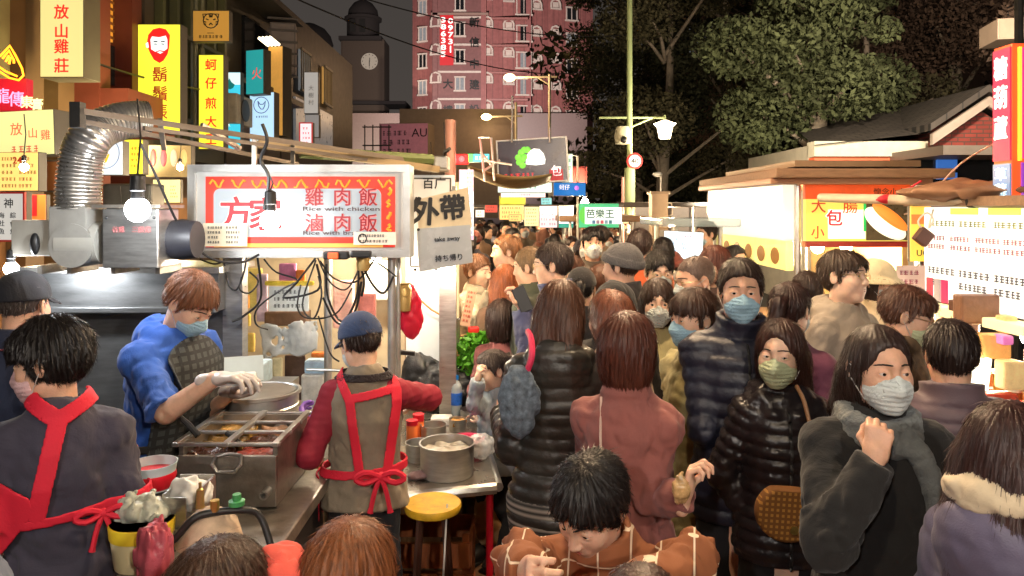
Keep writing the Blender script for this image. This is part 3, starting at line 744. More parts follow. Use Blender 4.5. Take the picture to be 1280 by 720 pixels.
wi = 0
def window(px, py, y, wpx, hpx, rz, litw=False):
    f = thing('window', None, None, (tx(px), y, tz(py)), rz); f.parent = tw; w, h = wpx * kt, hpx * kt; f.name = 'window'
    MB().box((0, -.05, 0), (w, .12, h)).build('pane', glass_l if litw else glass_d, f)
    m = MB(); m.box((0, -.10, -h / 2 - .12), (w + .5, .35, .18)); m.box((-w / 2 - .06, -.08, 0), (.12, .25, h)); m.box((w / 2 + .06, -.08, 0), (.12, .25, h)); m.box((0, -.10, h / 2 + .08), (w + .35, .3, .14)); m.box((0, -.09, 0), (.08, .2, h))
    m.build('frame', PALE, f)
def niche(px, py, y, rz):
    m = MB(); m.tube([(-.55, 0, -.4), (-.55, 0, .1), (-.4, 0, .45), (0, 0, .62), (.4, 0, .45), (.55, 0, .1), (.55, 0, -.4)], .13, 6); m.box((0, .0, -.5), (1.3, .3, .16)); m.box((0, .06, -.1), (.7, .1, .75))
    o = m.build('niche', PALE, tw); o.location = (tx(px), y, tz(py)); o.rotation_euler = (0, 0, R(rz))
for r, py in enumerate((5, 39, 73, 107, 141)):
    window(527, py, 1.55, 10, 16, -24, r in (0, 1, 3)); window(575, py + (-2 if r else 0), 0, 10, 15, 0, r in (3, 4)); window(655, py - 1, 1.55, 17, 18, 7, r in (2, 3)); window(718, py, 4.2, 13, 15, 15, r in (1,))
    niche(545, py - 12 + r, -.25, -15); niche(609, py - 13 + r, .35, 5); niche(636, py - 12 + r, .95, 7); niche(697, py - 10 + r, 3.3, 15); niche(672, py - 6, 2.3, 15)
for py in (172,): window(577, py, 0, 11, 11, 0); niche(611, py - 8, .4, 5)
for s, py in zip('新信中建設', (28, 53, 80, 106, 137)): lettering(s, 13 * kt, BLK, tw, (tx(593), -.12, tz(py)), bold=.02, ext=.08)
for s, py in zip('大樓', (105, 138)): lettering(s, 13 * kt, BLK, tw, (tx(560), -.12, tz(py)), bold=.02, ext=.08)
bn = MB().box((tx(558.5), -.15, tz(50)), (17 * kt, .1, 64 * kt)).build('banner', ink(190, 25, 35, .15), tw)
for s, px in (('0973|', 563.5), ('386385', 554.5)): lettering(s, 9 * kt, WHT, bn, (tx(px), -.26, tz(47 if '|' not in s else 45)), vertical=True, spacing=.95, bold=.02, ext=.03, w=6.5 * kt)
for z in (tz(124), tz(90), tz(56), tz(22)): MB().box((tx(574), -.04, z), (56 * kt, .18, .22)).build('floor_band', PALE, tw); MB().box((tx(634), .55, z), (52 * kt, .5, .22)).build('floor_band', paint(160, 104, 100), tw)
for z in (tz(150), tz(18)): MB().box((tx(575), -.1, z), (6.2, .4, .25)).build('cornice', STONE, tw)
MB().box((tx(590), -2.5, tz(214)), (24, 5, 130 * kt)).build('podium', paint(104, 84, 80), tw)
# church
ch = thing('church', 'dark stone church with domed bell tower and round clock face', 'church', (W(455, 262, 95).x, 95, 0)); kc = 95 / F_PX
dk = paint(72, 60, 52, .9); dk2 = paint(40, 34, 34, .9)
cx = lambda px: (px - 455) * kc
cz = lambda py: HC - (py - YH) * kc
MB().box((cx(450), 2, 5), (9.5, 6, 16)).build('wall', dk, ch)
MB().box((cx(457), 0, cz(125)), (54 * kc, 4, 145 * kc), bev=.3).build('bell_tower', dk, ch)
MB().box((cx(455), -.2, cz(53)), (52 * kc, 4.8, .5)).build('cornice', dk2, ch); MB().box((cx(450), -.3, cz(132)), (12.5, 5, .4)).build('cornice', dk2, ch)
MB().lathe([(2.1, 0), (2.1, 2.6), (2.4, 2.7), (2.4, 3.0), (2.0, 3.1), (1.85, 4.0), (1.2, 4.9), (.5, 5.3), (.1, 5.5), (.08, 6.8)], (cx(454), 0, cz(52)), 16).build('dome', dk2, ch)
for px in (445, 457): MB().box((cx(px), -2.12, cz(37)), (.7, .1, 1.6)).build('opening', BLK, ch)
cl = MB().lathe([(.0, 0), (1.05, 0), (1.05, .15), (0.0, .15)], n=28, mtx=Matrix.Translation((cx(466), -2.15, cz(81))) @ Matrix.Rotation(R(90), 4, 'X')).build('clock_face', mat('clock_dial', srgb(150, 140, 125), .6, em=.10, emcol=(.9, .8, .7)), ch)
m = MB()
for h in range(12):
    a = h * math.pi / 6; m.box((cx(466) + .85 * math.sin(a), -2.33, cz(81) + .85 * math.cos(a)), (.10, .02, .10))
m.box((cx(466), -2.33, cz(81) - .3), (.09, .02, .75)); m.box((cx(466) + .05, -2.34, cz(81) + .2), (.07, .02, .5)); m.build('clock_hand', BLK, cl)
for py in (108, 122, 150): MB().box((cx(433), -2.1, cz(py)), (.7, .1, 1.1)).build('opening', BLK, ch)
m = MB(); m.lathe([(3.0, -12), (3.0, 0), (3.1, .2), (2.8, 1.2), (2.0, 2.2), (.8, 2.8), (.1, 3.0)], (0, 0, 0), 18); o = m.build('chapel_dome', dk2, ch); o.location = (cx(384), 1, cz(55))
MB().box((cx(390), 2, 4), (12, 5, 17)).build('nave', dk, ch)
# low block below the tower + pink billboard
sign('billboard', 'pink billboard with dark printed lines on a roof below the tower', 473, 154, 536, 197, 34, mat('billboard_pink', srgb(196, 130, 150), .6, var=.15, em=.08, emcol=srgb(196, 130, 150)), rz=-8, depth=1.2, case=paint(130, 116, 102), cat='billboard', fw=.6,
     extra=lambda t, k, f: (dashes(t, 'lettering', -1.05, .35, -.7, .55, 3, BLK, y=-.02, seed=4, cols=2, hfrac=.55), lettering('AU', .55, BLK, t, (.75, -.02, .35))))
MB().box((-2.6, 37, 4.1), (5.5, 4, 8.2 - 3.0)).build('low_building', paint(120, 106, 94))
tag(bpy.data.objects['low_building'], 'plain pale low building under the pink billboard', 'building')
m = MB()
for i in range(4): m.tube([(-6.4 + i * .35, 32, 3.6), (-6.4 + i * .35, 32, 5.6)], .03, 6)
for z in (3.8, 4.7, 5.5): m.tube([(-6.5, 32, z), (-5.25, 32, z)], .03, 6)
tag(m.build('roof_railing', DARKMETAL), 'thin metal lattice frame standing on a far roof beside the pink billboard', 'railing')
# ---------------- left shop row
XF = -5.2
def house(name, label, y0, y1, h, m, parts=None):
    t = thing(name, label, 'building', (XF, (y0 + y1) / 2, 0)); MB().box((-3, 0, h / 2 + 1.35), (6, y1 - y0 - .02, h - 2.7)).build('wall', m, t)
    MB().box((-3.4, 0, 1.35), (5.2, y1 - y0 - .04, 2.69)).build('shop_front', paint(90, 74, 58), t); return t
tan = paint(150, 140, 90, .75, bump=.3, bs=30); rust = paint(122, 58, 38, .6); moss, mp = brickmat('mossy_tile', srgb(118, 122, 78), srgb(98, 104, 66), srgb(52, 54, 40), 1.0, .9, .62, .6)
mp.inputs['Rotation'].default_value = (R(90), 0, R(90))
h1 = house('shop_house', 'tan plastered shop house with an arched window above the lit chicken sign', 4.5, 8.65, 11, tan)
m = MB(); m.tube([(.05, .3, 4.0), (.05, .3, 5.0), (.05, .15, 5.5), (.05, -.4, 5.85), (.05, -.95, 5.5), (.05, -1.1, 5.0), (.05, -1.1, 4.0)], .09, 8); m.build('window_arch', paint(190, 176, 130), h1)
MB().box((.0, -.4, 4.7), (.06, 1.35, 1.9)).build('window', mat('green_window', srgb(80, 110, 60), .2, var=.3, em=.12, emcol=srgb(140, 180, 70)), h1)
for y in (1.2, 1.75): MB().box((.06, y, 5), (.2, .3, 11)).build('column', paint(110, 84, 52), h1)
h2 = house('shop_house', 'red brown shop house with yellow lit shutters and paired columns', 8.7, 10.05, 11.5, rust)
for y, c in ((-.55, rust), (.2, paint(92, 40, 28)), (.52, paint(60, 52, 44))): MB().box((.14, y, 6), (.36, .24, 11)).build('column', c, h2)
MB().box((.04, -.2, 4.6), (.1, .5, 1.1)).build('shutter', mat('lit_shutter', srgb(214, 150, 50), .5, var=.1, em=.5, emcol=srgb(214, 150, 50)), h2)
m = MB()
for i in range(12): m.box((.10, -.2, 4.1 + i * .09), (.02, .5, .03))
m.build('louvre', paint(120, 70, 26), h2); MB().box((.30, -.05, 3.1), (.7, 1.2, .5)).build('canopy', rust, h2); MB().box((.05, -.2, 3.75), (.1, .55, .5)).build('window', glass_d, h2)
MB().box((.2, .4, 4.5), (.06, .06, 3.6)).build('gold_strip', mat('gold_strip', srgb(210, 150, 60), .4, em=.3, emcol=srgb(210, 150, 60)), h2)
h3 = house('shop_house', 'shop house clad in mossy green grey tiles behind the yellow signs', 10.1, 13.3, 12, moss)
for i in range(7): MB().box((.05, -1.4 + i * .46, 7), (.14, .09, 8)).build('fin', paint(92, 94, 66), h3)
for z in (3.3, 4.6, 5.9): MB().box((.0, .3, z), (.3, 2.4, .06)).build('ledge', paint(70, 70, 50), h3)
m = MB(); m.tube([(.3, -.3, 3), (.3, -.3, 9)], .035, 8); m.tube([(.25, .0, 3), (.3, .05, 9)], .025, 8); m.build('drain_pipe', paint(120, 120, 96), h3)
h4 = house('shop_house', 'dim narrow shop house with overgrown balcony beyond the tiled one', 13.4, 16.5, 9.5, paint(44, 40, 34))
for z in (4.2, 6.0): MB().box((.3, 0, z), (.6, 2.6, .12)).build('balcony', paint(56, 52, 44), h4); MB().box((.02, 0, z + .9), (.08, 1.6, 1.1)).build('window', glass_d, h4)
h5 = house('shop_house', 'dark far shop house under a louvred rooftop billboard', 16.6, 24, 6.6, paint(40, 36, 33))
for z in (4.0,): MB().box((.02, -1, z), (.08, 3.6, 1.2)).build('window', glass_l, h5)
sign('roof_billboard', 'grey louvred back of a rooftop billboard over the far shops', 338, 28, 369, 92, 15.2, paint(120, 112, 112), rz=14, depth=.4, case=paint(96, 90, 90), cat='billboard',
     extra=lambda t, k, f: [MB().box((0, -.03, -.6 + i * .24), (.6, .05, .04)).build('louvre', paint(80, 76, 76), t) for i in range(6)])
YEL = lit(232, 226, 60, .95); YEL2 = lit(226, 220, 120, .85); CREAM = lit(222, 214, 140, .8)
sign('shop_sign', 'tall cream lit sign with four red characters for mountain chicken, highest at the tan house', 50, -60, 105, 97, 7.5, CREAM, [(c, 77.5, y, 19, RED, dict(bold=.018)) for c, y in zip('放山雞莊', (15, 39, 58, 82))], depth=.3, fw=1.2, case=paint(96, 90, 70))
def beard(t, k, f):
    def P_(pts): return [f(*p) for p in pts]
    rd = ink(215, 25, 25, 1.0)
    poly(t, 'emblem', P_([(184, 56), (186, 44), (192, 37), (200, 35), (208, 37), (213, 44), (212, 60), (210, 68), (205, 76), (200, 79), (193, 75), (188, 66)]), rd)
    fc = ink(214, 226, 232, .9); poly(t, 'emblem', P_([(189, 50), (191, 46), (200, 47), (208, 45), (210, 50), (210, 61), (206, 64), (200, 63), (195, 65), (190, 62)]), fc, y=-.017)
    poly(t, 'emblem', P_([(183, 55), (186, 53), (187, 60), (184, 60)]), fc, y=-.018); poly(t, 'emblem', P_([(197, 65.5), (201, 64.5), (205, 65.5), (201, 67.5)]), fc, y=-.018)
    for a in ((193, 198), (202, 207)): poly(t, 'emblem', P_([(a[0], 52), (a[1], 52), (a[1], 53.2), (a[0], 53.2)]), BLK, y=-.022); poly(t, 'emblem', P_([(a[0] + .8, 55.2), (a[1] - .8, 55.2), (a[1] - .8, 56.2), (a[0] + .8, 56.2)]), BLK, y=-.022)
sign('shop_sign', 'tall yellow lit sign with a red bearded head above brown characters', 172, 30, 226, 167, 9.6, YEL, [(c, 200.5, y, 20, DRED, dict(bold=.015)) for c, y in zip('鬍鬚張', (93, 117, 140))] + [('FORMOSA', 201, 155, 6.2, DRED)], depth=.2, fw=1, extra=beard)
sign('shop_sign', 'narrow yellow lit sign with five red characters for oyster omelette', 248, 68, 280, 187, 11.3, YEL, [(c, 264, y, 15, RED, dict(bold=.02)) for c, y in zip('蚵仔煎大王', (81, 104, 129, 152, 174))], depth=.18, fw=1)
def tiger(t, k, f):
    m = MB(); T = lambda pts, r=.7: m.tube([(*[f(*p)[0]], -.014, f(*p)[1]) for p in pts], r * k, 5)
    T([(256, 21), (259, 18), (264, 17.5), (269, 18), (272, 21), (273.5, 26), (272, 31), (268, 34.5), (264, 35.5), (260, 34.5), (256, 31), (254.5, 26), (256, 21)]); T([(255, 23), (254, 18), (258, 18)]); T([(273, 23), (274, 18), (270, 18)])
    for s in (-1, 1):
        T([(264 + s * 3, 25), (264 + s * 6, 24)]); T([(264 + s * 9, 27), (264 + s * 6, 28)]); T([(264 + s * 9, 30), (264 + s * 6, 30.5)]); T([(264, 29), (264 + s * 2, 31.5)])
    for i in (-2, 0, 2): T([(264 + i, 18.5), (264 + i * .6, 22)])
    m.build('emblem', BLK, t)
sign('shop_sign', 'square orange brown sign with a black line drawing of a tiger head', 241, 13, 287, 52, 10.8, lit(184, 134, 56, .6), depth=.12, fw=.8, extra=lambda t, k, f: (tiger(t, k, f), dashes(t, 'lettering', -17 * k, 17 * k, -16 * k, -11 * k, 1, BLK, seed=3, hfrac=.8), dashes(t, 'lettering', -5 * k, 6 * k, -10.5 * k, -7.5 * k, 1, BLK, seed=5)))
sign('shop_sign', 'bright cyan vertical sign with white characters and a teal leaf on its pale top', 281, 90, 301, 187, 12.4, lit(60, 190, 214, .95), depth=.15, fw=.6,
     texts=[(c, 295, y, 8.5, WHT) for c, y in zip('冰果龍', (123, 137, 150))] + [(c, 285, y, 7, WHT) for c, y in zip('手作冰', (128, 142, 156))],
     extra=lambda t, k, f: (MB().box((0, -.010, 40 * k), (19 * k, .006, 15 * k)).build('pale_panel', lit(214, 232, 232, .9), t), poly(t, 'emblem', [f(*p) for p in ((283, 110), (285, 104), (287, 98), (290, 103), (294, 106), (292, 110), (288, 112))], ink(20, 130, 130, .4), y=-.016)))
sign('shop_sign', 'pale blue sign with a round blue animal emblem beside the cyan one', 311, 115, 344, 178, 13.4, lit(176, 214, 236, .9), depth=.2, fw=.8, rz=-8,
     extra=lambda t, k, f: (MB().tube([(math.cos(a) * 10 * k - .5 * k, -.013, 15 * k + math.sin(a) * 10 * k) for a in np.linspace(0, 6.28, 25)[:-1]], .5 * k, 5, closed=True).build('emblem', ink(70, 90, 150, .3), t),
                            MB().tube([(x * k, -.013, (15 + z) * k) for x, z in ((-5, 5), (-4, -1), (-1, -5), (2, -5), (4, -1), (5, 5), (2, 1), (-2, 1), (-5, 5))], .6 * k, 5).build('emblem', ink(70, 90, 150, .3), t), dashes(t, 'lettering', -9 * k, 9 * k, -2 * k, 3 * k, 1, ink(50, 70, 130), seed=8)))
sign('shop_sign', 'teal lit sign with red lettering under a row of small spotlights', 305, 62, 332, 118, 12.9, lit(40, 150, 150, .8), [('火', 322, 92, 16, ink(225, 70, 60, .8))], depth=.2, fw=.8, rz=-20)
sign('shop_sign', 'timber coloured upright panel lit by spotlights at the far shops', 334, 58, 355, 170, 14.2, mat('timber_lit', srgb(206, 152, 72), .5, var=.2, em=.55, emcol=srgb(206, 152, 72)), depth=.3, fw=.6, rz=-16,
     extra=lambda t, k, f: [MB().tube([(-8 * k + i * 5 * k, -.05, 57 * k), (-8 * k + i * 5 * k, -.35, 62 * k)], .03, 6).build('spotlight', lit(255, 236, 190, 3.0), t) for i in range(4)])
sign('shop_sign', 'white upright far sign with faint grey circle and characters', 380, 90, 398, 142, 17, lit(196, 192, 186, .5), [('大', 389, 110, 7, ink(140, 140, 140)), ('樹', 389, 119, 7, ink(140, 140, 140)), ('村', 389, 128, 7, ink(140, 140, 140))], depth=.15, fw=.6)
sign('shop_sign', 'small blank grey sign below the white far sign', 381, 143, 399, 172, 17.2, lit(170, 166, 164, .4), depth=.15, fw=.6)
sign('shop_sign', 'small white lit sign with red border at the end of the shop row', 374, 153, 391, 186, 16.6, lit(232, 226, 230, .9), depth=.15, frame=ink(200, 70, 70, .5), fw=1.6, extra=lambda t, k, f: dashes(t, 'lettering', -5 * k, 5 * k, -12 * k, 12 * k, 4, RED, seed=2))
# lower left cluster
sign('shop_sign', 'wide cream lit fascia sign with three red chicken characters', -12, 138, 71, 195, 6.6, lit(226, 226, 150, .85), [('放', 21, 161, 17, ink(215, 90, 60, .9)), ('山', 43, 167, 14, ink(215, 90, 60, .9)), ('雞', 60, 170, 14, ink(215, 90, 60, .9))], rz=-6, depth=.2, fw=1, tilt=-2, extra=lambda t, k, f: dashes(t, 'lettering', -20 * k, 34 * k, -26 * k, -14 * k, 1, ink(200, 90, 70, .6), seed=6, hfrac=.7))
nk = 6.9 / F_PX; t = thing('neon_sign', 'red neon sign with an orange lemon slice outline above pink characters', 'sign', W(12, 100, 6.9))
MB().box((-2 * nk, .06, -18 * nk), (44 * nk, .1, 40 * nk)).build('red_panel', mat('neon_back', srgb(150, 12, 40), .4, em=.55, emcol=srgb(190, 14, 40)), t)
for s, x in (('龍', -8), ('傳', 10)): lettering(s, 20 * nk, lit(255, 130, 170, 2.0), t, (x * nk, -.02, (-20 if x < 0 else -24) * nk), bold=.01)
m = MB(); NT = lambda pts, r=1.3: m.tube([((x - 12) * nk, -.03, (100 - y) * nk) for x, y in pts], r * nk, 6)
NT([(-4, 74), (4, 70), (15, 58), (22, 70), (30, 86), (32, 95), (26, 101), (14, 98), (2, 90), (-6, 84)]); NT([(-2, 82), (10, 90), (24, 96)]); NT([(6, 74), (14, 64), (20, 76), (20, 80)]); NT([(10, 78), (14, 70)]); NT([(14, 81), (16, 72)])
m.build('neon_tube', lit(255, 150, 30, 3.0), t)
for s, x, y in (('東', 36, 128), ('膏', 49, 131)): lettering(s, 16 * nk, lit(240, 240, 160, 1.6), t, ((x - 12) * nk, -.03, (100 - y) * nk), bold=.02)
light(t, (.1, -.5, .0), 8, (1, .35, .2), .1)
sign('menu_board', 'yellow lit menu board with brown rows of writing, above the white menu', -12, 190, 50, 239, 6.1, lit(238, 196, 110, 1.0), rz=-5, depth=.1, fw=.8, extra=lambda t, k, f: (dashes(t, 'lettering', -18 * k, 28 * k, -22 * k, 20 * k, 5, ink(130, 70, 20), seed=7, cols=2), lettering('24', 12 * k, DRED, t, (5 * k, -.02, 14 * k), bold=.02)))
sign('menu_board', 'white menu board with red border and black brush characters', -14, 240, 34, 302, 5.2, lit(212, 208, 200, .6), [('神', 12, 254, 13, BLK)] + [(c, x, y, 8, BLK) for x, col in ((3, '海社魚'), (18, '綜合魚')) for c, y in zip(col, (269, 279, 289))], rz=-4, depth=.06, frame=ink(170, 40, 40, .2), fw=2.2)
sign('poster', 'red and orange lit paper strip beside the white menu', 36, 243, 58, 277, 5.6, lit(232, 120, 50, .9), depth=.05, fw=.5, extra=lambda t, k, f: MB().box((-5 * k, -.014, 3 * k), (11 * k, .006, 26 * k)).build('red_strip', ink(180, 30, 34, .4), t))
sign('wall_box', 'brown timber panel between the yellow menu and the pipe', 50, 200, 76, 240, 6.4, mat('brown_panel', srgb(120, 74, 36), .5, em=.1, emcol=srgb(160, 90, 40)), depth=.1)
sign('shop_sign', 'white sign with a thin circle around a yellow V next to the steel pipe', 124, 176, 154, 219, 7.2, lit(214, 224, 232, .9), [('V', 133, 198, 14, ink(225, 180, 30, .8), dict(bold=.05))], depth=.12, fw=.8,
     extra=lambda t, k, f: MB().tube([(math.cos(a) * 17 * k - 6 * k, -.013, 6 * k + math.sin(a) * 19 * k) for a in np.linspace(0, 6.28, 31)[:-1]], .5 * k, 5, closed=True).build('emblem', ink(110, 130, 170, .2), t))
sign('shop_sign', 'plain yellow lit sign end beside the white circle sign', 155, 174, 179, 218, 7.6, YEL, depth=.12, fw=.8, extra=lambda t, k, f: dashes(t, 'lettering', -3 * k, 9 * k, -15 * k, 14 * k, 4, DRED, seed=9))
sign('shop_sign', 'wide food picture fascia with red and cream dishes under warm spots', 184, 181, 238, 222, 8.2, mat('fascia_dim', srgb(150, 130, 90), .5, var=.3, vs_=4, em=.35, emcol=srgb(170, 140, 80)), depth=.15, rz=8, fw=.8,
     extra=lambda t, k, f: [MB().sphere(((-18 + i * 12) * k, -.01, 4 * k), (4 * k, .02, 11 * k), 8).build('food_picture', ink(*c, .5), t) for i, c in enumerate(((215, 60, 60), (220, 70, 80), (190, 170, 150), (200, 170, 110)))])
sign('poster', 'pale yellow lit poster with a blue figure under the food fascia', 191, 224, 226, 254, 8.0, lit(232, 220, 150, 1.0), depth=.06, fw=.8, extra=lambda t, k, f: (dashes(t, 'lettering', -15 * k, -3 * k, -8 * k, 9 * k, 3, ink(60, 100, 160), seed=1), dashes(t, 'lettering', 4 * k, 15 * k, -9 * k, 8 * k, 4, ink(210, 140, 40), seed=2)))
tag(MB().box((-5.3, 9, 1.0), (.1, 6, 2.2)).build('shop_wall', mat('warm_shop', srgb(150, 110, 70), .6, var=.4, vs_=2)), 'dim warm brown shop front wall under the fascia signs', 'wall')
for i, (px, py, Y, pw) in enumerate(((150, 290, 7.0, 26), (225, 215, 7.4, 22), (30, 215, 5.4, 14))):
    bulb(('bare bulb glowing in the shop behind the blower', 'bare bulb lighting the food picture fascia', 'bare bulb lighting the yellow menu')[i], W(px, py - 6, Y), pw, (1, .82, .55), .03, 12, .3)
# ---------------- street lamps, pole, trees, house on the park side
GP = paint(150, 165, 118, .6)
def lamp_lantern(t, p, power, col=(1, .78, .5)):
    MB().lathe([(.05, .22), (.09, .2), (.20, .16), (.14, .10), (.10, -.10), (.0, -.11)], p, 16).build('lantern', mat('lantern_glow', (.8, .7, .5), .3, var=0, em=power, emcol=col), t)
P = W(787, 262, 13); k13 = 13 / F_PX
t = thing('street_lamp', 'tall pale green lamp post with a side arm and a flared glowing lantern', 'street lamp', (P.x, 13, 0))
zz = lambda py, Y=13: HC - (py - YH) * Y / F_PX
MB().tube([(0, 0, 0), (0, 0, zz(210))], .095, 12).build('pole_base', GP, t); MB().tube([(0, 0, zz(212)), (0, 0, zz(-20))], .05, 10).build('pole', GP, t)
m = MB(); m.tube([((749 - 787) * k13, -.0, zz(147)), ((832 - 787) * k13, 0, zz(147))], .022, 8); m.tube([(.02, 0, zz(159)), ((815 - 787) * k13, 0, zz(147.5))], .018, 8); m.tube([((831 - 787) * k13, 0, zz(144)), ((831 - 787) * k13, 0, zz(158))], .022, 8); m.build('arm', GP, t)
lamp_lantern(t, ((831 - 787) * k13, 0, zz(166)), 6)
light(t, ((831 - 787) * k13, -.1, zz(182)), 130, (1, .75, .45), .1)
m = MB(); m.lathe([(.0, -.12), (.13, -.1), (.15, .05), (.11, .2), (0, .22)], (-.13, -.05, zz(173)), 14); m.build('loudspeaker', paint(190, 186, 160), t); MB().sphere((-.13, -.2, zz(176)), .06).build('speaker_cone', BLACKPL, t)
s40 = thing('speed_sign', 'round red ringed speed limit sign reading 40 on the green lamp post', 'traffic sign', (P.x + .065, 12.86, zz(202)))
m90 = Matrix.Rotation(R(90), 4, 'X')
MB().lathe([(0, 0), (.14, 0), (.14, .012), (0, .012)], n=32, mtx=m90).build('disc', ink(200, 34, 34, .25), s40); o = MB().lathe([(0, 0), (.105, 0), (.105, .008), (0, .008)], n=32, mtx=Matrix.Translation((0, -.010, 0)) @ m90).build('face', ink(225, 222, 214, .3), s40)
lettering('40', .13, BLK, s40, (0, -.024, 0), bold=.02)
tag(MB().tube([(P.x - .15, 12.8, .9), (P.x - .15, 12.8, zz(222))], .025, 8).build('marker_post', paint(214, 150, 140)), 'thin red and white marker post beside the green lamp post', 'post')
for (px, y0, lx, ly, Y, lab, pw) in ((687, 92, 637, 97, 30, 'distant pale lamp post whose orange lamp glows before the pink tower', 260), (645, 128, 608, 146, 34, 'low far lamp with a small orange glow under the tower windows', 70)):
    k = Y / F_PX; t = thing('street_lamp', lab, 'street lamp', (W(px, 262, Y).x, Y, 0)); zq = lambda py: HC - (py - YH) * k
    m = MB(); m.tube([(0, 0, 0), (0, 0, zq(y0))], .06, 8); m.build('pole', paint(200, 196, 170), t)
    m = MB(); m.tube([((lx - px + 4) * k, 0, zq(ly)), (.3, 0, zq(ly - 1))], .045, 8); m.tube([((lx - px) * k * .3, 0, zq(ly)), (0, 0, zq(ly + 9))], .03, 8); m.build('arm', paint(200, 196, 170), t)
    MB().sphere(((lx - px) * k, -.1, zq(ly + .5)), (.24, .24, .15), 10).build('lantern', mat('sodium_glow', (.9, .6, .3), .3, var=0, em=16, emcol=(1, .62, .22)), t)
    light(t, ((lx - px) * k, -.6, zq(ly + 3)), pw, (1, .6, .32), .2)
light(tw, (-2.2, -9, 11.0), 0, (1, .75, .7), .4) if 0 else None
def flood(label, x, y, z, tgt, power, col, ang=70):  # added spot lamp on a post, there only to brighten its target
    t = thing('fill_light', label, 'fill_light', (x, y, z)); MB().box((0, 0, 0), (.5, .3, .35), bev=.03).build('housing', DARKMETAL, t); MB().tube([(0, 0, -z), (0, 0, -.15)], .05, 8).build('post', DARKMETAL, t)
    l = bpy.data.lights.new('lamp_light', 'SPOT'); l.energy = power; l.color = col; l.spot_size = R(ang); l.spot_blend = .7; l.shadow_soft_size = .2
    o = bpy.data.objects.new('lamp_light', l); COL.objects.link(o); o.parent = t; d = Vector(tgt) - Vector((x, y, z)); o.location = d.normalized() * .45; o.rotation_euler = d.to_track_quat('-Z', 'Y').to_euler()
flood('floodlight added far down the street to brighten the pink tower', -4.5, 50, 8, (-2, 80, 16), 40000, (1, .86, .80))  # added lamp that lifts the tower wall
flood('floodlight added far down the street to brighten the church tower', -16, 62, 5, (-18, 95, 14), 9000, (1, .86, .68))  # added lamp that lifts the church out of the dark
# trees: limbs + thousands of leaf faces in clumps
LEAF = [mat('leaf_' + n, c, .8, var=.7, vs_=1.0, spec=.15) for n, c in (('dark', (.040, .042, .024)), ('olive', (.060, .054, .030)), ('green', (.050, .060, .028)), ('russet', (.085, .056, .042)))]
BARK = mat('bark', (.22, .18, .14), .85, var=.4, vs_=8, bump=.6, bs=30)
def leaf_cloud(cents, n, size, seed):
    rg = np.random.default_rng(seed); C_ = np.array([c[:3] for c in cents]); Rr = np.array([c[3] for c in cents])
    i = rg.choice(len(C_), n, p=Rr ** 2 / (Rr ** 2).sum()); d = rg.normal(0, 1, (n, 3)); d /= np.linalg.norm(d, axis=1, keepdims=True)
    p = C_[i] + d * (Rr[i] * rg.uniform(.35, 1.05, n) ** .6)[:, None] * np.array([1, 1, .75])
    a = rg.normal(0, 1, (n, 3)); a /= np.linalg.norm(a, axis=1, keepdims=True); b = np.cross(a, rg.normal(0, 1, (n, 3))); b /= np.linalg.norm(b, axis=1, keepdims=True)
    s = size * rg.uniform(.5, 1.3, n)[:, None]
    V = np.stack([p - a * s, p + b * s * .5, p + a * s, p - b * s * .5], 1).reshape(-1, 3).astype(f4); return V, np.arange(n * 4).reshape(-1, 4)
def tree(label, x, y, h, cr, m, seed, n=7000, base=.3, tr=.22, size=.075, sx=1.0, nl=15):
    rg = random.Random(seed); t = thing('tree', label, 'tree', (x, y, 0)); mb = MB(); ln = (rg.uniform(-.4, .4), rg.uniform(-.3, .3))
    mb.tube([(0, 0, 0), (ln[0] * .3, ln[1] * .3, h * .25), (ln[0], ln[1], h * .5), (ln[0] * 1.2, ln[1], h * .8)], [tr, tr * .8, tr * .55, tr * .2], 10)
    cs = []
    for i in range(nl):
        a = rg.uniform(0, 6.28); z = h * rg.uniform(base + .08, .97); r = cr * rg.uniform(.2, .85) * (1.15 - .55 * abs(z / h - .55)); e = (ln[0] + math.cos(a) * r * sx, ln[1] + math.sin(a) * r, z)
        z0 = max(h * .2, z - r * .8); mb.tube([(ln[0] * z0 / h, ln[1] * z0 / h, z0), ((e[0] + ln[0]) * .5, (e[1] + ln[1]) * .5, (z0 + z) / 2 + .1), e], [tr * .3, tr * .2, .03], 6)
        cs.append((*e, cr * rg.uniform(.26, .5)))
        cs.append((e[0] + rg.uniform(-1, 1) * cr * .35, e[1] + rg.uniform(-1, 1) * cr * .3, e[2] + rg.uniform(-.5, .5) * cr * .4, cr * rg.uniform(.15, .3)))
    mb.build('trunk', BARK, t); V, Q = leaf_cloud(cs, int(n * 3.0), size, seed); o = npmesh('crown', [(V, Q, m)], t); o.data.polygons.foreach_set('use_smooth', [False] * len(Q)); return t
tree('wide dark green tree in front of the pink tower edge', 4.7, 27, 12.5, 3.1, LEAF[0], 1, 12000, .18)
tree('dark tree directly behind the green lamp post', 4.4, 22, 11, 3.0, LEAF[1], 2, 9000, .18)
tree('tall shadowed tree right of the flared lantern', 7.2, 24, 14, 3.4, LEAF[0], 3, 9000, .2)
tree('greenest tree with bright lower foliage above the white lightbox stall', 6.9, 16.5, 11.5, 2.3, LEAF[2], 4, 9000, .17, tr=.3)
tree('thin trunked tree with olive leaves behind the brick gable house', 9.6, 20, 12, 3.0, LEAF[1], 5, 7000, .25, .15)
tree('russet leaved tree above the brick gable', 13.2, 22, 13, 3.6, LEAF[3], 6, 9000, .28)
tree('russet tree partly hidden by the vertical sweet stall sign', 11.5, 15.5, 10, 2.8, LEAF[3], 7, 7000, .45)
tree('far dim tree filling the gap beside the tallest shadowed tree', 11.0, 30, 15, 4.0, LEAF[0], 8, 9000, .1)
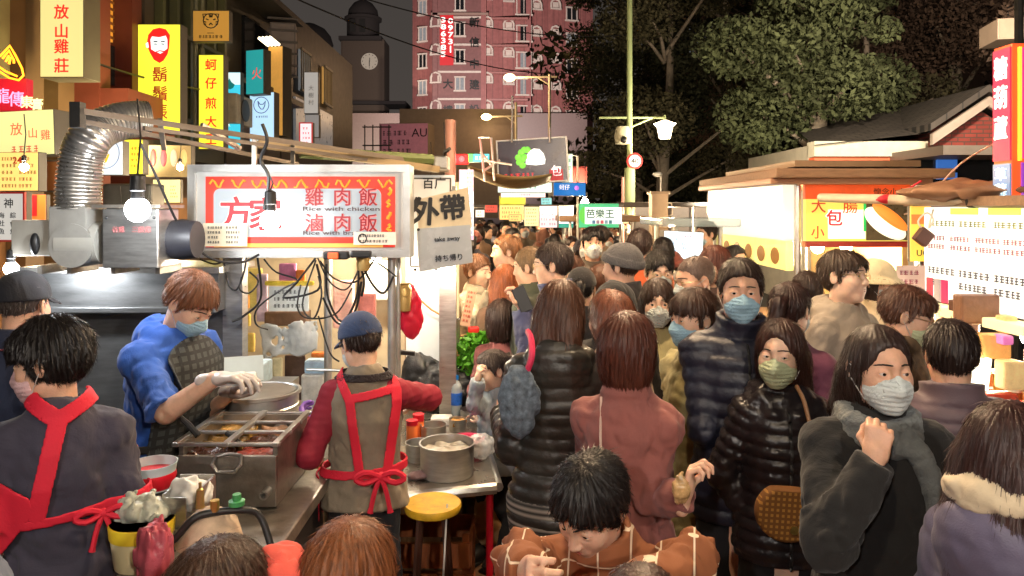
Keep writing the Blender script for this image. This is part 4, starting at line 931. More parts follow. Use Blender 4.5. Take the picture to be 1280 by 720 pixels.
rgt = np.random.default_rng(5); V, Q = leaf_cloud([(x_, 34 + rgt.uniform(-2, 2), rgt.uniform(1, 11), 2.2) for x_ in np.linspace(3, 30, 26)] + [(x_, 33, 2, 2.0) for x_ in np.linspace(3, 28, 18)], 16000, .24, 9)
o = npmesh('far_wood', [(V, Q, LEAF[0])]); o['kind'] = 'stuff'
bl = thing('apartment_block', 'dim brown apartment block showing through the upper branches', 'building', (17, 42, 0)); MB().box((0, 0, 12), (18, 6, 26)).build('wall', paint(112, 88, 70, .8), bl)
for i in range(5):
    for j in range(4): MB().box((-7 + i * 3.2, -3.02, 11 + j * 3.2), (1.3, .1, 1.5)).build('window', glass_l if (i + j) % 3 == 0 else glass_d, bl)
MB().box((4, -3.3, 20), (5, .7, 2.2)).build('balcony', mat('lit_balcony', srgb(190, 150, 90), .6, em=.2, emcol=srgb(200, 160, 90)), bl)
sign('white_awning', 'pale concrete canopy edge among branches above the sweet stall sign', 1250, 22, 1300, 48, 13, paint(150, 132, 116), rz=-12, depth=.8, case=paint(150, 132, 116), cat='canopy')
# fence of the park
m = None
for i, px in enumerate((848, 872, 893, 705 + 0, 800)):
    o = MB().box((W(px, 262, 17).x, 17, 1.0), (.42 if px < 895 else .4, .42, 2.05), bev=.03).build('fence_pillar', paint(150, 142, 140)); tag(o, 'pale square fence pillar along the dark park edge', 'pillar', 'park fence pillars')
o = MB().box((6, 17.3, .7), (12, .12, 1.3)).build('park_hedge', LEAF[0]); tag(o, 'low dark hedge strip behind the pale fence pillars', 'hedge')
# brick gable house
bh, bmp = brickmat('red_brick', srgb(150, 62, 52), srgb(128, 52, 44), srgb(90, 60, 52), 1.0, .24, .08, .75); bmp.inputs['Rotation'].default_value = (R(90), 0, 0)
Yh = 14; kh = Yh / F_PX; hx = lambda px: (px - 1150) * kh; hz = lambda py: HC - (py - YH) * kh
hs_ = thing('brick_house', 'small red brick gabled house with dark tiled roof and pale eave band', 'house', (W(1150, 262, Yh).x, Yh, 0))
MB().prism([(hx(1163), 0), (hx(1163), hz(178)), (hx(1222), hz(136)), (hx(1285), hz(176)), (hx(1285), 0)], 0, 4).build('wall', bh, hs_)
MB().box(((hx(1020) + hx(1163)) / 2, 2.2, hz(180) / 2), (hx(1163) - hx(1020), 3.6, hz(180))).build('side_wall', paint(176, 168, 152, .7), hs_)
MB().box(((hx(1022) + hx(1130)) / 2, .3, (hz(196) + hz(216)) / 2), (hx(1130) - hx(1022), .3, hz(196) - hz(216))).build('orange_band', paint(206, 96, 60, .6), hs_)
MB().box(((hx(1020) + hx(1163)) / 2, .25, (hz(176) + hz(195)) / 2), (hx(1163) - hx(1020), .35, hz(176) - hz(195))).build('eave_band', paint(190, 184, 166, .7), hs_)
roofm, rmp = brickmat('roof_tile', srgb(78, 72, 66), srgb(66, 60, 56), srgb(30, 28, 27), 1.0, .3, .14, .7)
for a, b in (((1150, 166), (1222, 118)), ((1222, 118), (1300, 170))):
    x0, z0, x1, z1 = hx(a[0]), hz(a[1]), hx(b[0]), hz(b[1]); MB().prism([(x0, z0), (x1, z1), (x1, z1 + .13), (x0, z0 + .13)], -.35, 4.3).build('roof', roofm, hs_)
MB().add([(hx(1018), 0, hz(182)), (hx(1165), 0, hz(166)), (hx(1222), 3.5, hz(118) + .3), (hx(1080), 3.6, hz(150) + .3)], [(0, 1, 2, 3)]).build('roof', roofm, hs_)
for a, b in (((1152, 170), (1222, 124)), ((1222, 124), (1298, 174))):
    x0, z0, x1, z1 = hx(a[0]), hz(a[1]), hx(b[0]), hz(b[1]); MB().prism([(x0, z0 - .2), (x1, z1 - .16), (x1, z1), (x0, z0)], -.37, -.28).build('barge_board', paint(150, 138, 128), hs_)
MB().box((hx(1186), -.6, hz(196)), (hx(1262) - hx(1125), 2.0, .16)).build('porch_roof', paint(96, 88, 80), hs_); MB().box((hx(1190), -.2, hz(212)), (hx(1262) - hx(1128), .2, .5)).build('porch_window', glass_d, hs_)
for z_, h_ in ((206, 12), (221, 8)): MB().box((hx(1170), -.34, hz(z_)), (24 * kh, .06, h_ * kh)).build('blue_screen', lit(60, 110, 190, .6), hs_)
flood('floodlight added behind the blower to brighten the shop fronts', -3.9, 7.6, 2.0, (-5.2, 9.8, 5.2), 130, (1, .86, .52), 120)  # added, hidden by the motor box: lights the shop fronts
flood('floodlight added out of frame to brighten the brick gable', 7.2, 9.5, 4.2, (8.4, 14, 3.2), 320, (1, .85, .7), 100)  # added off frame: lights the brick house
flood('floodlight added behind the white lightbox to brighten the trees', 3.2, 11, 2.0, (5.6, 24, 7.5), 800, (1, .86, .62), 130)  # added, hidden by the stall lightbox: lights the trees from below
flood('floodlight added out of frame to brighten the tree crowns', 6.2, 9, 5.0, (12.5, 21, 8), 2200, (1, .80, .58), 130)  # added off frame: lights the upper right foliage
# ---------------- stalls and signs down the street
def stall(name, label, x, y, w, d, h, col, rz=0, front=None, roof=None):
    t = thing(name, label, 'market stall', (x, y, 0), rz)
    for sx in (-1, 1):
        for sy in (-1, 1): MB().tube([(sx * w / 2, sy * d / 2, 0), (sx * w / 2, sy * d / 2, h)], .022, 8).build('post', ALU, t)
    MB().box((0, 0, h + .04), (w + .3, d + .3, .08), bev=.02).build('roof', roof or paint(150, 120, 90), t); MB().box((0, 0, .45), (w, d * .9, .85), bev=.02).build('counter', col, t)
    if front: MB().box((0, -d / 2 - .03, h - .25), (w, .05, .42), bev=.01).build('fascia', front, t)
    return t
GRNF = lit(60, 176, 120, .9)
gk = None
def guava(t, k, f):
    p = [f(733 - 1 - 9 * math.cos(a) * .9, 269 - 11 * math.sin(a)) for a in np.linspace(-1.4, 1.4, 14)]
    poly(t, 'emblem', p, ink(80, 180, 70, .6)); MB().box((6 * k, -.009, 0), (46 * k, .006, 21 * k)).build('white_panel', lit(226, 240, 232, 1.0), t)
    for i, c in enumerate(((70, 120, 170), (150, 130, 160), (200, 90, 110), (120, 160, 190), (80, 140, 160))): MB().box(((-6 + i * 5.2) * k, -.014, -8 * k), (4 * k, .004, 4.5 * k)).build('lettering', ink(*c, .2), t)
sign('stall_sign', 'green bordered lit sign for guava with a green fruit slice', 722, 254, 774, 285, 9.5, GRNF, [('芭樂王', 750, 267, 12, ink(20, 90, 70, .1), dict(bold=.02))], depth=.15, fw=.6, extra=guava, cat='sign')
stall('market_stall', 'guava stall under the green fruit sign', W(748, 262, 10.2).x, 10.4, .85, 1.2, 1.75, paint(60, 120, 90))
sign('stall_sign', 'white lit panel with a teal base strip beside the guava sign', 698, 257, 717, 285, 9.8, lit(226, 240, 238, 1.2), depth=.1, fw=.6, extra=lambda t, k, f: MB().box((0, -.012, -11 * k), (18 * k, .006, 5 * k)).build('teal_strip', ink(20, 140, 130, .6), t))
sign('stall_sign', 'pinkish white lit poster with small printed rows at the middle of the street', 674, 257, 697, 285, 10.6, lit(226, 204, 206, 1.0), depth=.1, fw=.6, extra=lambda t, k, f: dashes(t, 'lettering', -10 * k, 10 * k, -12 * k, 12 * k, 4, ink(150, 120, 160), seed=12, cols=2))
sign('stall_sign', 'cream lit stall front with pale green poster squares', 655, 258, 674, 283, 11.5, lit(226, 216, 160, 1.1), depth=.2, fw=.6, extra=lambda t, k, f: dashes(t, 'lettering', -8 * k, 8 * k, -11 * k, 11 * k, 5, ink(120, 140, 60), seed=13))
sign('stall_sign', 'amber lit stall front at the far end of the market under the lime awning', 624, 256, 655, 275, 13.5, lit(236, 190, 110, 1.2), depth=.2, fw=.6, extra=lambda t, k, f: dashes(t, 'lettering', -14 * k, 14 * k, -8 * k, 8 * k, 3, ink(150, 80, 30), seed=14))
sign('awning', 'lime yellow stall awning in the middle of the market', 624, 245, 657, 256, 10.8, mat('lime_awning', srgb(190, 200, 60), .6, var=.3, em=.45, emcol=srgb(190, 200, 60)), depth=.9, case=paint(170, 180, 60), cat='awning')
sign('stall_sign', 'long white lit strip under the black wrap sign', 622, 227, 690, 241, 8.6, lit(220, 238, 226, 1.1), [('CHICKEN WRAP', 655, 234, 7, ink(60, 120, 110, .1), dict(bold=.01))] if 0 else (), depth=.15, fw=.5, extra=lambda t, k, f: dashes(t, 'lettering', -26 * k, 30 * k, -3 * k, 4 * k, 1, ink(90, 140, 130), seed=15, hfrac=.7))
sign('stall_sign', 'narrow white and pink lit strip below the white wrap strip', 626, 240, 682, 247, 9.0, lit(238, 214, 210, 1.0), depth=.1, fw=.4, extra=lambda t, k, f: dashes(t, 'lettering', -6 * k, 10 * k, -2 * k, 2 * k, 1, ink(60, 100, 170), seed=16))
sign('stall_sign', 'deep blue lit sign with white letters and a round violet badge', 691, 228, 733, 245, 9.2, lit(20, 110, 190, .8), [('蚵仔', 705, 234, 7, WHT)], depth=.2, fw=.5, rz=12, extra=lambda t, k, f: MB().sphere((9 * k, -.01, 1.5 * k), (3 * k, .015, 3 * k), 8).build('badge', ink(180, 110, 210, .7), t))
sign('stall_sign', 'upright pale green lit sign behind the black wrap sign', 700, 192, 716, 228, 9.6, lit(196, 232, 214, .9), depth=.1, fw=.5, extra=lambda t, k, f: dashes(t, 'lettering', -5 * k, 5 * k, -14 * k, 14 * k, 3, ink(30, 110, 90), seed=17))
sign('canopy', 'dark red peaked canopy above the deep blue sign', 706, 208, 734, 229, 9.9, paint(120, 40, 36), depth=1.2, case=paint(110, 36, 34), cat='canopy')
t = thing('scaffold_frame', 'thin white pipe frame standing between the guava sign and the blue sign', 'pipe frame', W(722, 262, 9.3)); t.location.z = 0
kq = 9.3 / F_PX; zq = lambda py: HC - (py - YH) * kq; m = MB(); m.tube([(0, 0, 0), (0, 0, zq(195)), (-18 * kq, 0, zq(193))], .014, 8); m.build('pipe', paint(214, 210, 196), t)
def wrap_sign(t, k, f):
    g = lambda pts: [f(*p) for p in pts]
    poly(t, 'picture', g([(657, 205), (658, 196), (662, 189), (668, 186), (675, 187), (680, 193), (682, 200), (681, 206), (670, 207)]), ink(232, 240, 240, .9))
    mb = MB()
    for i, (x, y) in enumerate(((648, 196), (652, 190), (656, 187), (649, 202), (653, 206), (656, 196), (653, 199), (660, 187))): mb.sphere((f(x, y)[0], -.012, f(x, y)[1]), (4.2 * k, .012, 4.2 * k), 6)
    mb.build('picture', ink(110, 200, 70, .8), t); mb = MB()
    for x0, y0, x1, y1 in ((665, 196, 669, 195), (673, 195, 677, 196)): mb.tube([(f(x0, y0)[0], -.017, f(x0, y0)[1]), (f((x0 + x1) / 2, y0 + 1)[0], -.017, f(0, y0 + 1.2)[1]), (f(x1, y1)[0], -.017, f(0, y1)[1])], .3 * k, 5)
    mb.build('picture', ink(120, 150, 150), t)
sign('stall_sign', 'large black hanging sign with a white wrap and green lettuce', 621, 173, 710, 229, 8.3, mat('black_sign', srgb(58, 58, 68), .25, var=.2, em=.12, emcol=srgb(80, 80, 95)), [('包', 695, 215, 14, lit(250, 225, 225, 1.4), dict(bold=.03))], depth=.12, frame=paint(205, 214, 220), fw=1.8, rz=-6, tilt=-3,
     extra=lambda t, k, f: (wrap_sign(t, k, f), MB().box((29 * k, -.0095, -20 * k), (17 * k, .006, 15 * k)).build('red_patch', ink(150, 24, 40, .5), t), dashes(t, 'lettering', -40 * k, 18 * k, -21 * k, -14 * k, 1, ink(200, 40, 50, .7), seed=20, hfrac=.8)))
m = MB()
for px in (640, 687): m.tube([W(px, 178, 8.2), W(px + .5, 120 if px < 660 else 160, 8.2)], .012, 6)
tag(m.build('sign_hanger', ALU), 'two thin rods rising from the top edge of the black wrap sign', 'rod')
m = MB(); a, b = W(584, 206, 7.2), W(690, 217, 7.6); n_ = 12; vs_ = []; fs_ = []
for i in range(n_ + 1):
    u = i / n_
    for j in range(5):
        v = j / 4; q = a.lerp(b, u); q = q + Vector((0, v * .5, -.11 * math.sin(math.pi * u) * (.6 + v * .4) - .06 * v)); vs_.append(q)
for i in range(n_):
    for j in range(4): fs_.append((i * 5 + j, i * 5 + j + 1, i * 5 + j + 6, i * 5 + j + 5))
m.add(vs_, fs_, None, True); o = m.build('tarpaulin', mat('olive_tarp', srgb(128, 114, 76), .7, var=.3, bump=.4, bs=15)); md = o.modifiers.new('s', 'SOLIDIFY'); md.thickness = .012
tag(o, 'sagging olive tarpaulin stretched under the black wrap sign', 'tarpaulin')
t = thing('led_beacon', 'cluster of bright red warning lights at the top of the brown pole', 'warning light', W(572, 199, 6.9))
for i in (-1, 1): MB().sphere((i * .04, -.02, 0), .028, 8).build('led', lit(255, 60, 60, 6.0), t)
MB().box((0, .04, 0), (.2, .05, .10), bev=.01).build('housing', ink(160, 16, 22, .5), t); light(t, (0, -.2, 0), 12, (1, .08, .08), .05)
sign('stall_sign', 'small turquoise lit sign with green end beside the red warning lights', 584, 192, 612, 203, 9.0, lit(70, 190, 200, 1.1), depth=.1, fw=.5, extra=lambda t, k, f: (MB().box((-10 * k, -.012, 0), (7 * k, .006, 10 * k)).build('green_end', ink(60, 200, 90, .9), t), dashes(t, 'lettering', -5 * k, 13 * k, -4 * k, 4 * k, 1, WHT, seed=3)))
t = thing('pole', 'brown painted pole beside the take away papers', 'pole', (W(563, 262, 6.6).x, 6.6, 0)); MB().tube([(0, 0, 0), (0, 0, W(563, 150, 6.6).z)], .05, 10).build('shaft', paint(150, 108, 96), t)
m = MB(); kk = 6.8
for p, q in (((598, 172), (612, 172)), ((600, 172), (606, 226)), ((614, 172), (618, 226)), ((601, 190), (617, 210)), ((602, 200), (640, 206)), ((604, 214), (625, 200))): m.tube([W(*p, kk), W(*q, kk)], .012, 6)
tag(m.build('truss', ALU), 'small pale pipe truss holding the end of the black wrap sign', 'truss')
sign('hanging_banner', 'narrow hanging banner, pink above and white below with blue characters', 574, 212, 592, 300, 6.4, lit(214, 226, 240, .8), [(c, 584, y, 6, ink(60, 110, 190)) for c, y in zip('香雞排炸花枝', (246, 254, 262, 270, 278, 286))] if 0 else (), depth=.01, fw=.2, case=paint(210, 214, 220), cat='banner',
     extra=lambda t, k, f: (MB().box((0, -.010, 30 * k), (17.6 * k, .006, 27 * k)).build('pink_panel', lit(240, 150, 190, .8), t), MB().box((0, -.010, -41 * k), (17.6 * k, .006, 5 * k)).build('pink_panel', lit(240, 150, 190, .8), t), dashes(t, 'lettering', -2 * k, 7 * k, -37 * k, 14 * k, 9, ink(70, 110, 180), seed=31, hfrac=.8), dashes(t, 'lettering', 0, 8 * k, 20 * k, 42 * k, 4, ink(210, 200, 80, .4), seed=32)))
for (x0_, y0_, x1_, y1_, Y_, c_, lab) in ((594, 262, 606, 272, 13, (232, 226, 214), 'small white far sign beside the hanging banner'), (606, 256, 622, 266, 14.5, (200, 60, 50), 'small red far sign near the lime awning'), (636, 268, 652, 277, 12.5, (236, 200, 120), 'low amber far sign under the lime awning'), (676, 247, 690, 256, 12, (90, 180, 190), 'little turquoise far sign above the pinkish poster'), (776, 268, 786, 280, 12.2, (240, 214, 160), 'little cream lit sign right of the guava sign')):
    sign('stall_sign', lab, x0_, y0_, x1_, y1_, Y_, lit(*c_, .9), depth=.1, fw=.5, extra=lambda t, k, f, a=x1_ - x0_, b=y1_ - y0_: dashes(t, 'lettering', -a * .4 * k, a * .4 * k, -b * .4 * k, b * .4 * k, 2, ink(60, 50, 50), seed=int(a + b)))
# utility column, blue-white menu, far bits on the right of the street
t = thing('utility_cabinet', 'tall beige utility cabinet column with a small white pipe loop', 'cabinet', (W(823, 262, 9).x, 9, 0)); zq = lambda py: HC - (py - YH) * 9 / F_PX
MB().box((0, 0, zq(240) / 2), (.20, .2, zq(240)), bev=.01).build('body', paint(186, 164, 138), t); MB().box((0, 0, zq(241)), (.24, .24, .03)).build('cap', paint(160, 142, 120), t); MB().tube([(.10, -.05, zq(254)), (.15, -.05, zq(254)), (.16, -.05, zq(268)), (.11, -.05, zq(270))], .008, 6).build('pipe', paint(214, 200, 184), t)
t = thing('garden_lamp', 'small round headed lamp on a thin post behind the beige cabinet', 'lamp', (W(826, 262, 11).x, 11, 0)); zq = lambda py: HC - (py - YH) * 11 / F_PX
MB().tube([(0, 0, 0), (0, 0, zq(218))], .014, 8).build('post', paint(190, 190, 190), t); MB().sphere((-.05, 0, zq(218)), (.075, .075, .04), 8).build('lamp_head', paint(196, 200, 204), t)
sign('menu_board', 'cool white lit menu with small blue and red rows, low beyond the utility cabinet', 828, 289, 880, 324, 6.6, lit(220, 236, 246, 1.2), depth=.12, fw=.8, rz=8, tilt=3, extra=lambda t, k, f: (dashes(t, 'lettering', -20 * k, -8 * k, -13 * k, 14 * k, 6, ink(60, 120, 190), seed=21), dashes(t, 'lettering', -4 * k, 20 * k, 8 * k, 14 * k, 1, ink(160, 60, 80), seed=22), dashes(t, 'lettering', -4 * k, 6 * k, -6 * k, 4 * k, 2, ink(40, 60, 60), seed=23)))
stall('market_stall', 'low stall with a clear roof behind the cool white menu', W(858, 262, 7.3).x, 7.3, .42, .9, 1.75, paint(150, 160, 164), roof=mat('clear_roof', (.35, .45, .5), .15, alpha=.5, var=0))
t = thing('tent', 'small cream tent top beside the utility cabinet', 'tent', W(808, 290, 9.6)); t.location.z = 1.2
MB().prism([(-.24, 0), (-.2, .35), (-.05, .44), (.1, .40), (.2, .28), (.24, 0)], -.3, .3).build('canvas', paint(214, 176, 130), t)
for x_, y_, w_, lab in ((-.9, 15.5, 2.2, 'far stall with a lit counter deep in the market'), (1.0, 17.5, 2.0, 'farthest stall in the middle of the market'), (-2.2, 11.5, 1.5, 'far stall along the shop side of the street'), (2.6, 12.6, 1.3, 'far stall on the park side under the lamp post')):
    st = stall('market_stall', lab, x_, y_, w_, 1.2, 1.95, paint(120, 90, 70), roof=paint(52, 44, 40)); light(st, (0, -.4, 1.8), 200, (1, .72, .42), .1)

# facade clutter and overhead wires
for i, (y, z, lab) in enumerate(((11.0, 5.6, 'grey air conditioner box high on the mossy tiled shop house'), (12.6, 3.6, 'grey air conditioner box beside the narrow omelette sign'))):
    t = thing('air_conditioner', lab, 'air conditioner', (XF + .42, y, z)); MB().box((0, 0, 0), (.42, .75, .5), bev=.02).build('case', paint(150, 146, 134, .6, var=.3), t); MB().lathe([(0, 0), (.19, 0), (.19, .012), (0, .012)], n=20, mtx=Matrix.Translation((.212, 0, 0)) @ Matrix.Rotation(R(90), 4, 'Y')).build('fan_grille', DARKMETAL, t)
for i, (y, z) in enumerate(((9.0, 5.2), (10.7, 3.6), (11.7, 7.4), (12.7, 6.6), (15.2, 8.2), (18.2, 5.3), (20.4, 5.3))):
    t = thing('wall_window', 'barred window in the shop row, ' + ('low on the red brown house', 'low on the mossy tiles', 'highest on the mossy tiles', 'upper far end of the mossy tiles', 'top of the dim narrow house', 'nearer one on the dark far house', 'farther one on the dark far house')[i], 'window', (XF + .06, y, z)); MB().box((0, 0, 0), (.06, .8, 1.0)).build('pane', glass_l if i % 2 else mat('amber_window', (.3, .2, .1), .3, var=.3, em=.35, emcol=srgb(230, 170, 90)), t)
    m = MB(); [m.box((.05, -.4 + q * .16, 0), (.03, .025, 1.04)) for q in range(6)]; m.box((.05, 0, .5), (.06, .86, .06)); m.box((.05, 0, -.5), (.06, .86, .06)); m.build('frame', paint(120, 112, 96), t)
V, Q = leaf_cloud([(-4.85, 13.6 + i * .35, 7.0 + .35 * math.sin(i * 2), .42) for i in range(6)], 2600, .07, 4); tag(npmesh('balcony_plant', [(V, Q, LEAF[2])]), 'bushy plants overflowing the high balcony beyond the mossy tiles', 'plants')
for i, (a, b, sag) in enumerate((((-4.9, 9.0, 5.6), (2.4, 24, 6.4), .7), ((-4.9, 12.0, 6.2), (4.0, 22, 7.2), .6), ((-4.8, 8.2, 3.6), (-4.8, 16, 4.6), .25))):
    a, b = Vector(a), Vector(b); tag(MB().tube([a.lerp(b, u) - Vector((0, 0, 4 * sag * u * (1 - u))) for u in np.linspace(0, 1, 24)], .014, 5).build('overhead_wire', BLACKPL), ('thin black wire from the red brown house across the street', 'thin black wire from the mossy house to the trees', 'black wire strung along the shop row')[i], 'wire')
# ------------------------------------------------------------------ the rice stall on the left
def V3(px, py, Y): return tuple(W(px, py, Y))
# hood and back panel
t = thing('cooker_hood', 'large dark stainless hood wall behind the cook in blue', 'hood', (W(165, 262, 3.75).x, 3.75, 0))
k = 3.75 / F_PX
HOODM = mat('hood_steel', (.27, .275, .28), .38, .85, var=.35, vs_=3, bump=.06, bs=60, stretch=(1, 1, 5))
z0, z1, z2 = HC - (545 - YH) * k, HC - (386 - YH) * k, HC - (338 - YH) * k
w = 232 * k
MB().box((0, .1, z0 / 2 + z1 / 2), (w, .04, z1 - z0)).build('back_panel', HOODM, t)
MB().prism([(-w / 2, z1), (w / 2, z1), (w / 2, z2), (-w / 2, z2)], -.08, .10).build('hood_box', HOODM, t)
MB().box((0, -.10, z1 + .01), (w, .05, .03), bev=.005).build('grease_lip', HOODM, t); MB().box((0, .13, z2 + .01), (w + .04, .5, .03)).build('top_plate', STEEL, t)
m = MB(); m.box((0, .12, z0 / 2), (w, .5, z0)); m.build('base', DARKMETAL, t)
# blower, motor, duct
BL = 3.35; kb = BL / F_PX; bxw = W(100, 290, BL)
t = thing('exhaust_blower', 'grey sheet metal exhaust blower on the hood', 'blower', bxw); G = paint(150, 148, 142, .45, var=.25)
p_ = lambda px, py: ((px - 100) * kb, (290 - py) * kb)
mtxY = Matrix.Rotation(R(90), 4, 'X')
MB().lathe([(0, -.09), (27 * kb, -.09), (27 * kb, .09), (0, .09)], n=36, mtx=Matrix.Translation((p_(103, 0)[0], 0, p_(0, 306)[1])) @ mtxY).build('scroll_housing', G, t)
MB().box((p_(98, 0)[0], 0, p_(0, 282)[1]), (46 * kb, .17, 48 * kb), bev=.006).build('outlet_neck', G, t)
MB().box((p_(49, 0)[0], .02, p_(0, 297)[1]), (48 * kb, .16, 44 * kb), bev=.004).build('side_plate', paint(164, 160, 150, .4), t); MB().sphere((p_(56, 0)[0], -.07, p_(0, 304)[1]), (.02, .02, .05)).build('opening', BLACKPL, t)
MB().lathe([(.095, -.12), (.095, .06)], n=24, mtx=Matrix.Translation((p_(118, 0)[0] - .01, .0, p_(0, 304)[1])) @ Matrix.Rotation(R(90), 4, 'Y')).build('inlet_ring', paint(170, 168, 160, .4), t)
m = MB(); m.lathe([(.0, 0), (.085, 0), (.085, .02), (.07, .03), (.07, .09), (.085, .1), (.085, .12), (0, .12)], n=24, mtx=Matrix.Translation((p_(116, 0)[0], .04, p_(0, 303)[1])) @ Matrix.Rotation(R(90), 4, 'Y')); m.build('motor_drum', DARKMETAL, t)
MB().box((p_(177, 0)[0], 0, p_(0, 297)[1]), (68 * kb, .2, 72 * kb), bev=.006).build('motor_box', STEEL, t)
for s_, px in (('谷雞', 163), ('三股雞', 191)): lettering(s_, 8 * kb, ink(190, 110, 110), t, (p_(px, 0)[0], -.103, p_(0, 286)[1]))
m = MB()
for px in (148, 206): m.sphere((p_(px, 0)[0], -.1, p_(0, 272)[1]), .007, 5)
m.build('rivet', DARKMETAL, t); MB().box((p_(174, 0)[0], .0, p_(0, 258)[1]), (84 * kb, .24, 4 * kb)).build('lid', OLDSTEEL, t)
MB().lathe([(0, -.07), (.085, -.07), (.095, .0), (.085, .07), (0, .07)], n=20, mtx=Matrix.Translation((p_(222, 0)[0], .05, p_(0, 300)[1])) @ Matrix.Rotation(R(90), 4, 'Y')).build('rear_drum', paint(44, 44, 50, .5), t)
for px in (60, 96, 150, 205): MB().box((p_(px, 0)[0], .05, p_(0, 336)[1]), (.02, .22, 10 * kb)).build('foot', OLDSTEEL, t)
path = [V3(98, 262, BL), V3(98, 240, BL), V3(100, 215, BL), V3(104, 192, BL), V3(112, 174, BL), V3(126, 161, BL + .05), V3(146, 153, BL + .1), V3(168, 149, BL + .16), V3(184, 149, BL + .2)]
def resample(P_, n):
    P_ = [Vector(q) for q in P_]; out = []
    for i in range(n):
        u = i / (n - 1) * (len(P_) - 1); j = min(int(u), len(P_) - 2); f = u - j; a = P_[max(j - 1, 0)]; b = P_[j]; c = P_[j + 1]; d = P_[min(j + 2, len(P_) - 1)]
        out.append(.5 * ((2 * b) + (c - a) * f + (2 * a - 5 * b + 4 * c - d) * f * f + (3 * b - 3 * c + d - a) * f ** 3))
    return out
pts = resample(path, 120); rr_ = [(.098 if i % 3 else .089) * (1 - .12 * i / 120) for i in range(120)]
MB().tube(pts, rr_, 24).build('duct', mat('duct_foil', (.60, .58, .55), .30, .9, var=.2, vs_=14), None)
tag(bpy.data.objects['duct'], 'ribbed silver flexible duct bending up out of the blower', 'duct')
# frame beams
m = MB(); SQ = lambda p, q, r, mm: mm.tube([Vector(p), Vector(q)], r, 4)
t = thing('steel_canopy', 'weathered steel awning frame of long sloping beams over the rice stall', 'canopy', W(320, 170, 3.6))
o_ = Vector(t.location); S = lambda a, b, r, nm, mt: MB().tube([Vector(a) - o_, Vector(b) - o_], r, 4).build(nm, mt, t)
BM = paint(112, 100, 88, .5); S(V3(96, 138, 2.95), V3(545, 205, 4.5), .017, 'beam', BM); S(V3(104, 152, 3.0), V3(372, 205, 4.3), .014, 'beam', BM); S(V3(322, 180, 3.8), V3(548, 212, 4.4), .026, 'beam', paint(150, 128, 92, .6))
S(V3(180, 160, 3.1), V3(560, 214, 4.7), .012, 'beam', BM)
for p, q in (((200, 150, 3.2), (205, 186, 3.4)), ((252, 156, 3.4), (300, 186, 3.6)), ((318, 172, 3.6), (318, 206, 3.62)), ((366, 180, 3.8), (366, 206, 3.72))): S(V3(*p), V3(*q), .014, 'brace', OLDSTEEL)
S(V3(97, 128, 2.95), V3(97, 160, 2.95), .03, 'bracket', DARKMETAL)
MB().box(Vector(V3(552, 204, 4.5)) - o_, (.09, .16, .08), bev=.01).build('joint_block', OLDSTEEL, t)
m = MB(); m.tube([Vector(V3(556, 196, 4.45)) - o_, Vector(V3(556, 190, 4.4)) - o_, Vector(V3(562, 186, 4.35)) - o_], .012, 6); m.build('hook', BLACKPL, t)
o = MB().tube([V3(375, 190, 4.0), V3(455, 195, 4.2), V3(540, 200, 4.4)], .035, 8).build('rolled_tarp', mat('green_tarp', srgb(96, 106, 58), .7, var=.3, bump=.4, bs=30)); tag(o, 'rolled green tarpaulin lying on the awning beam', 'tarpaulin')
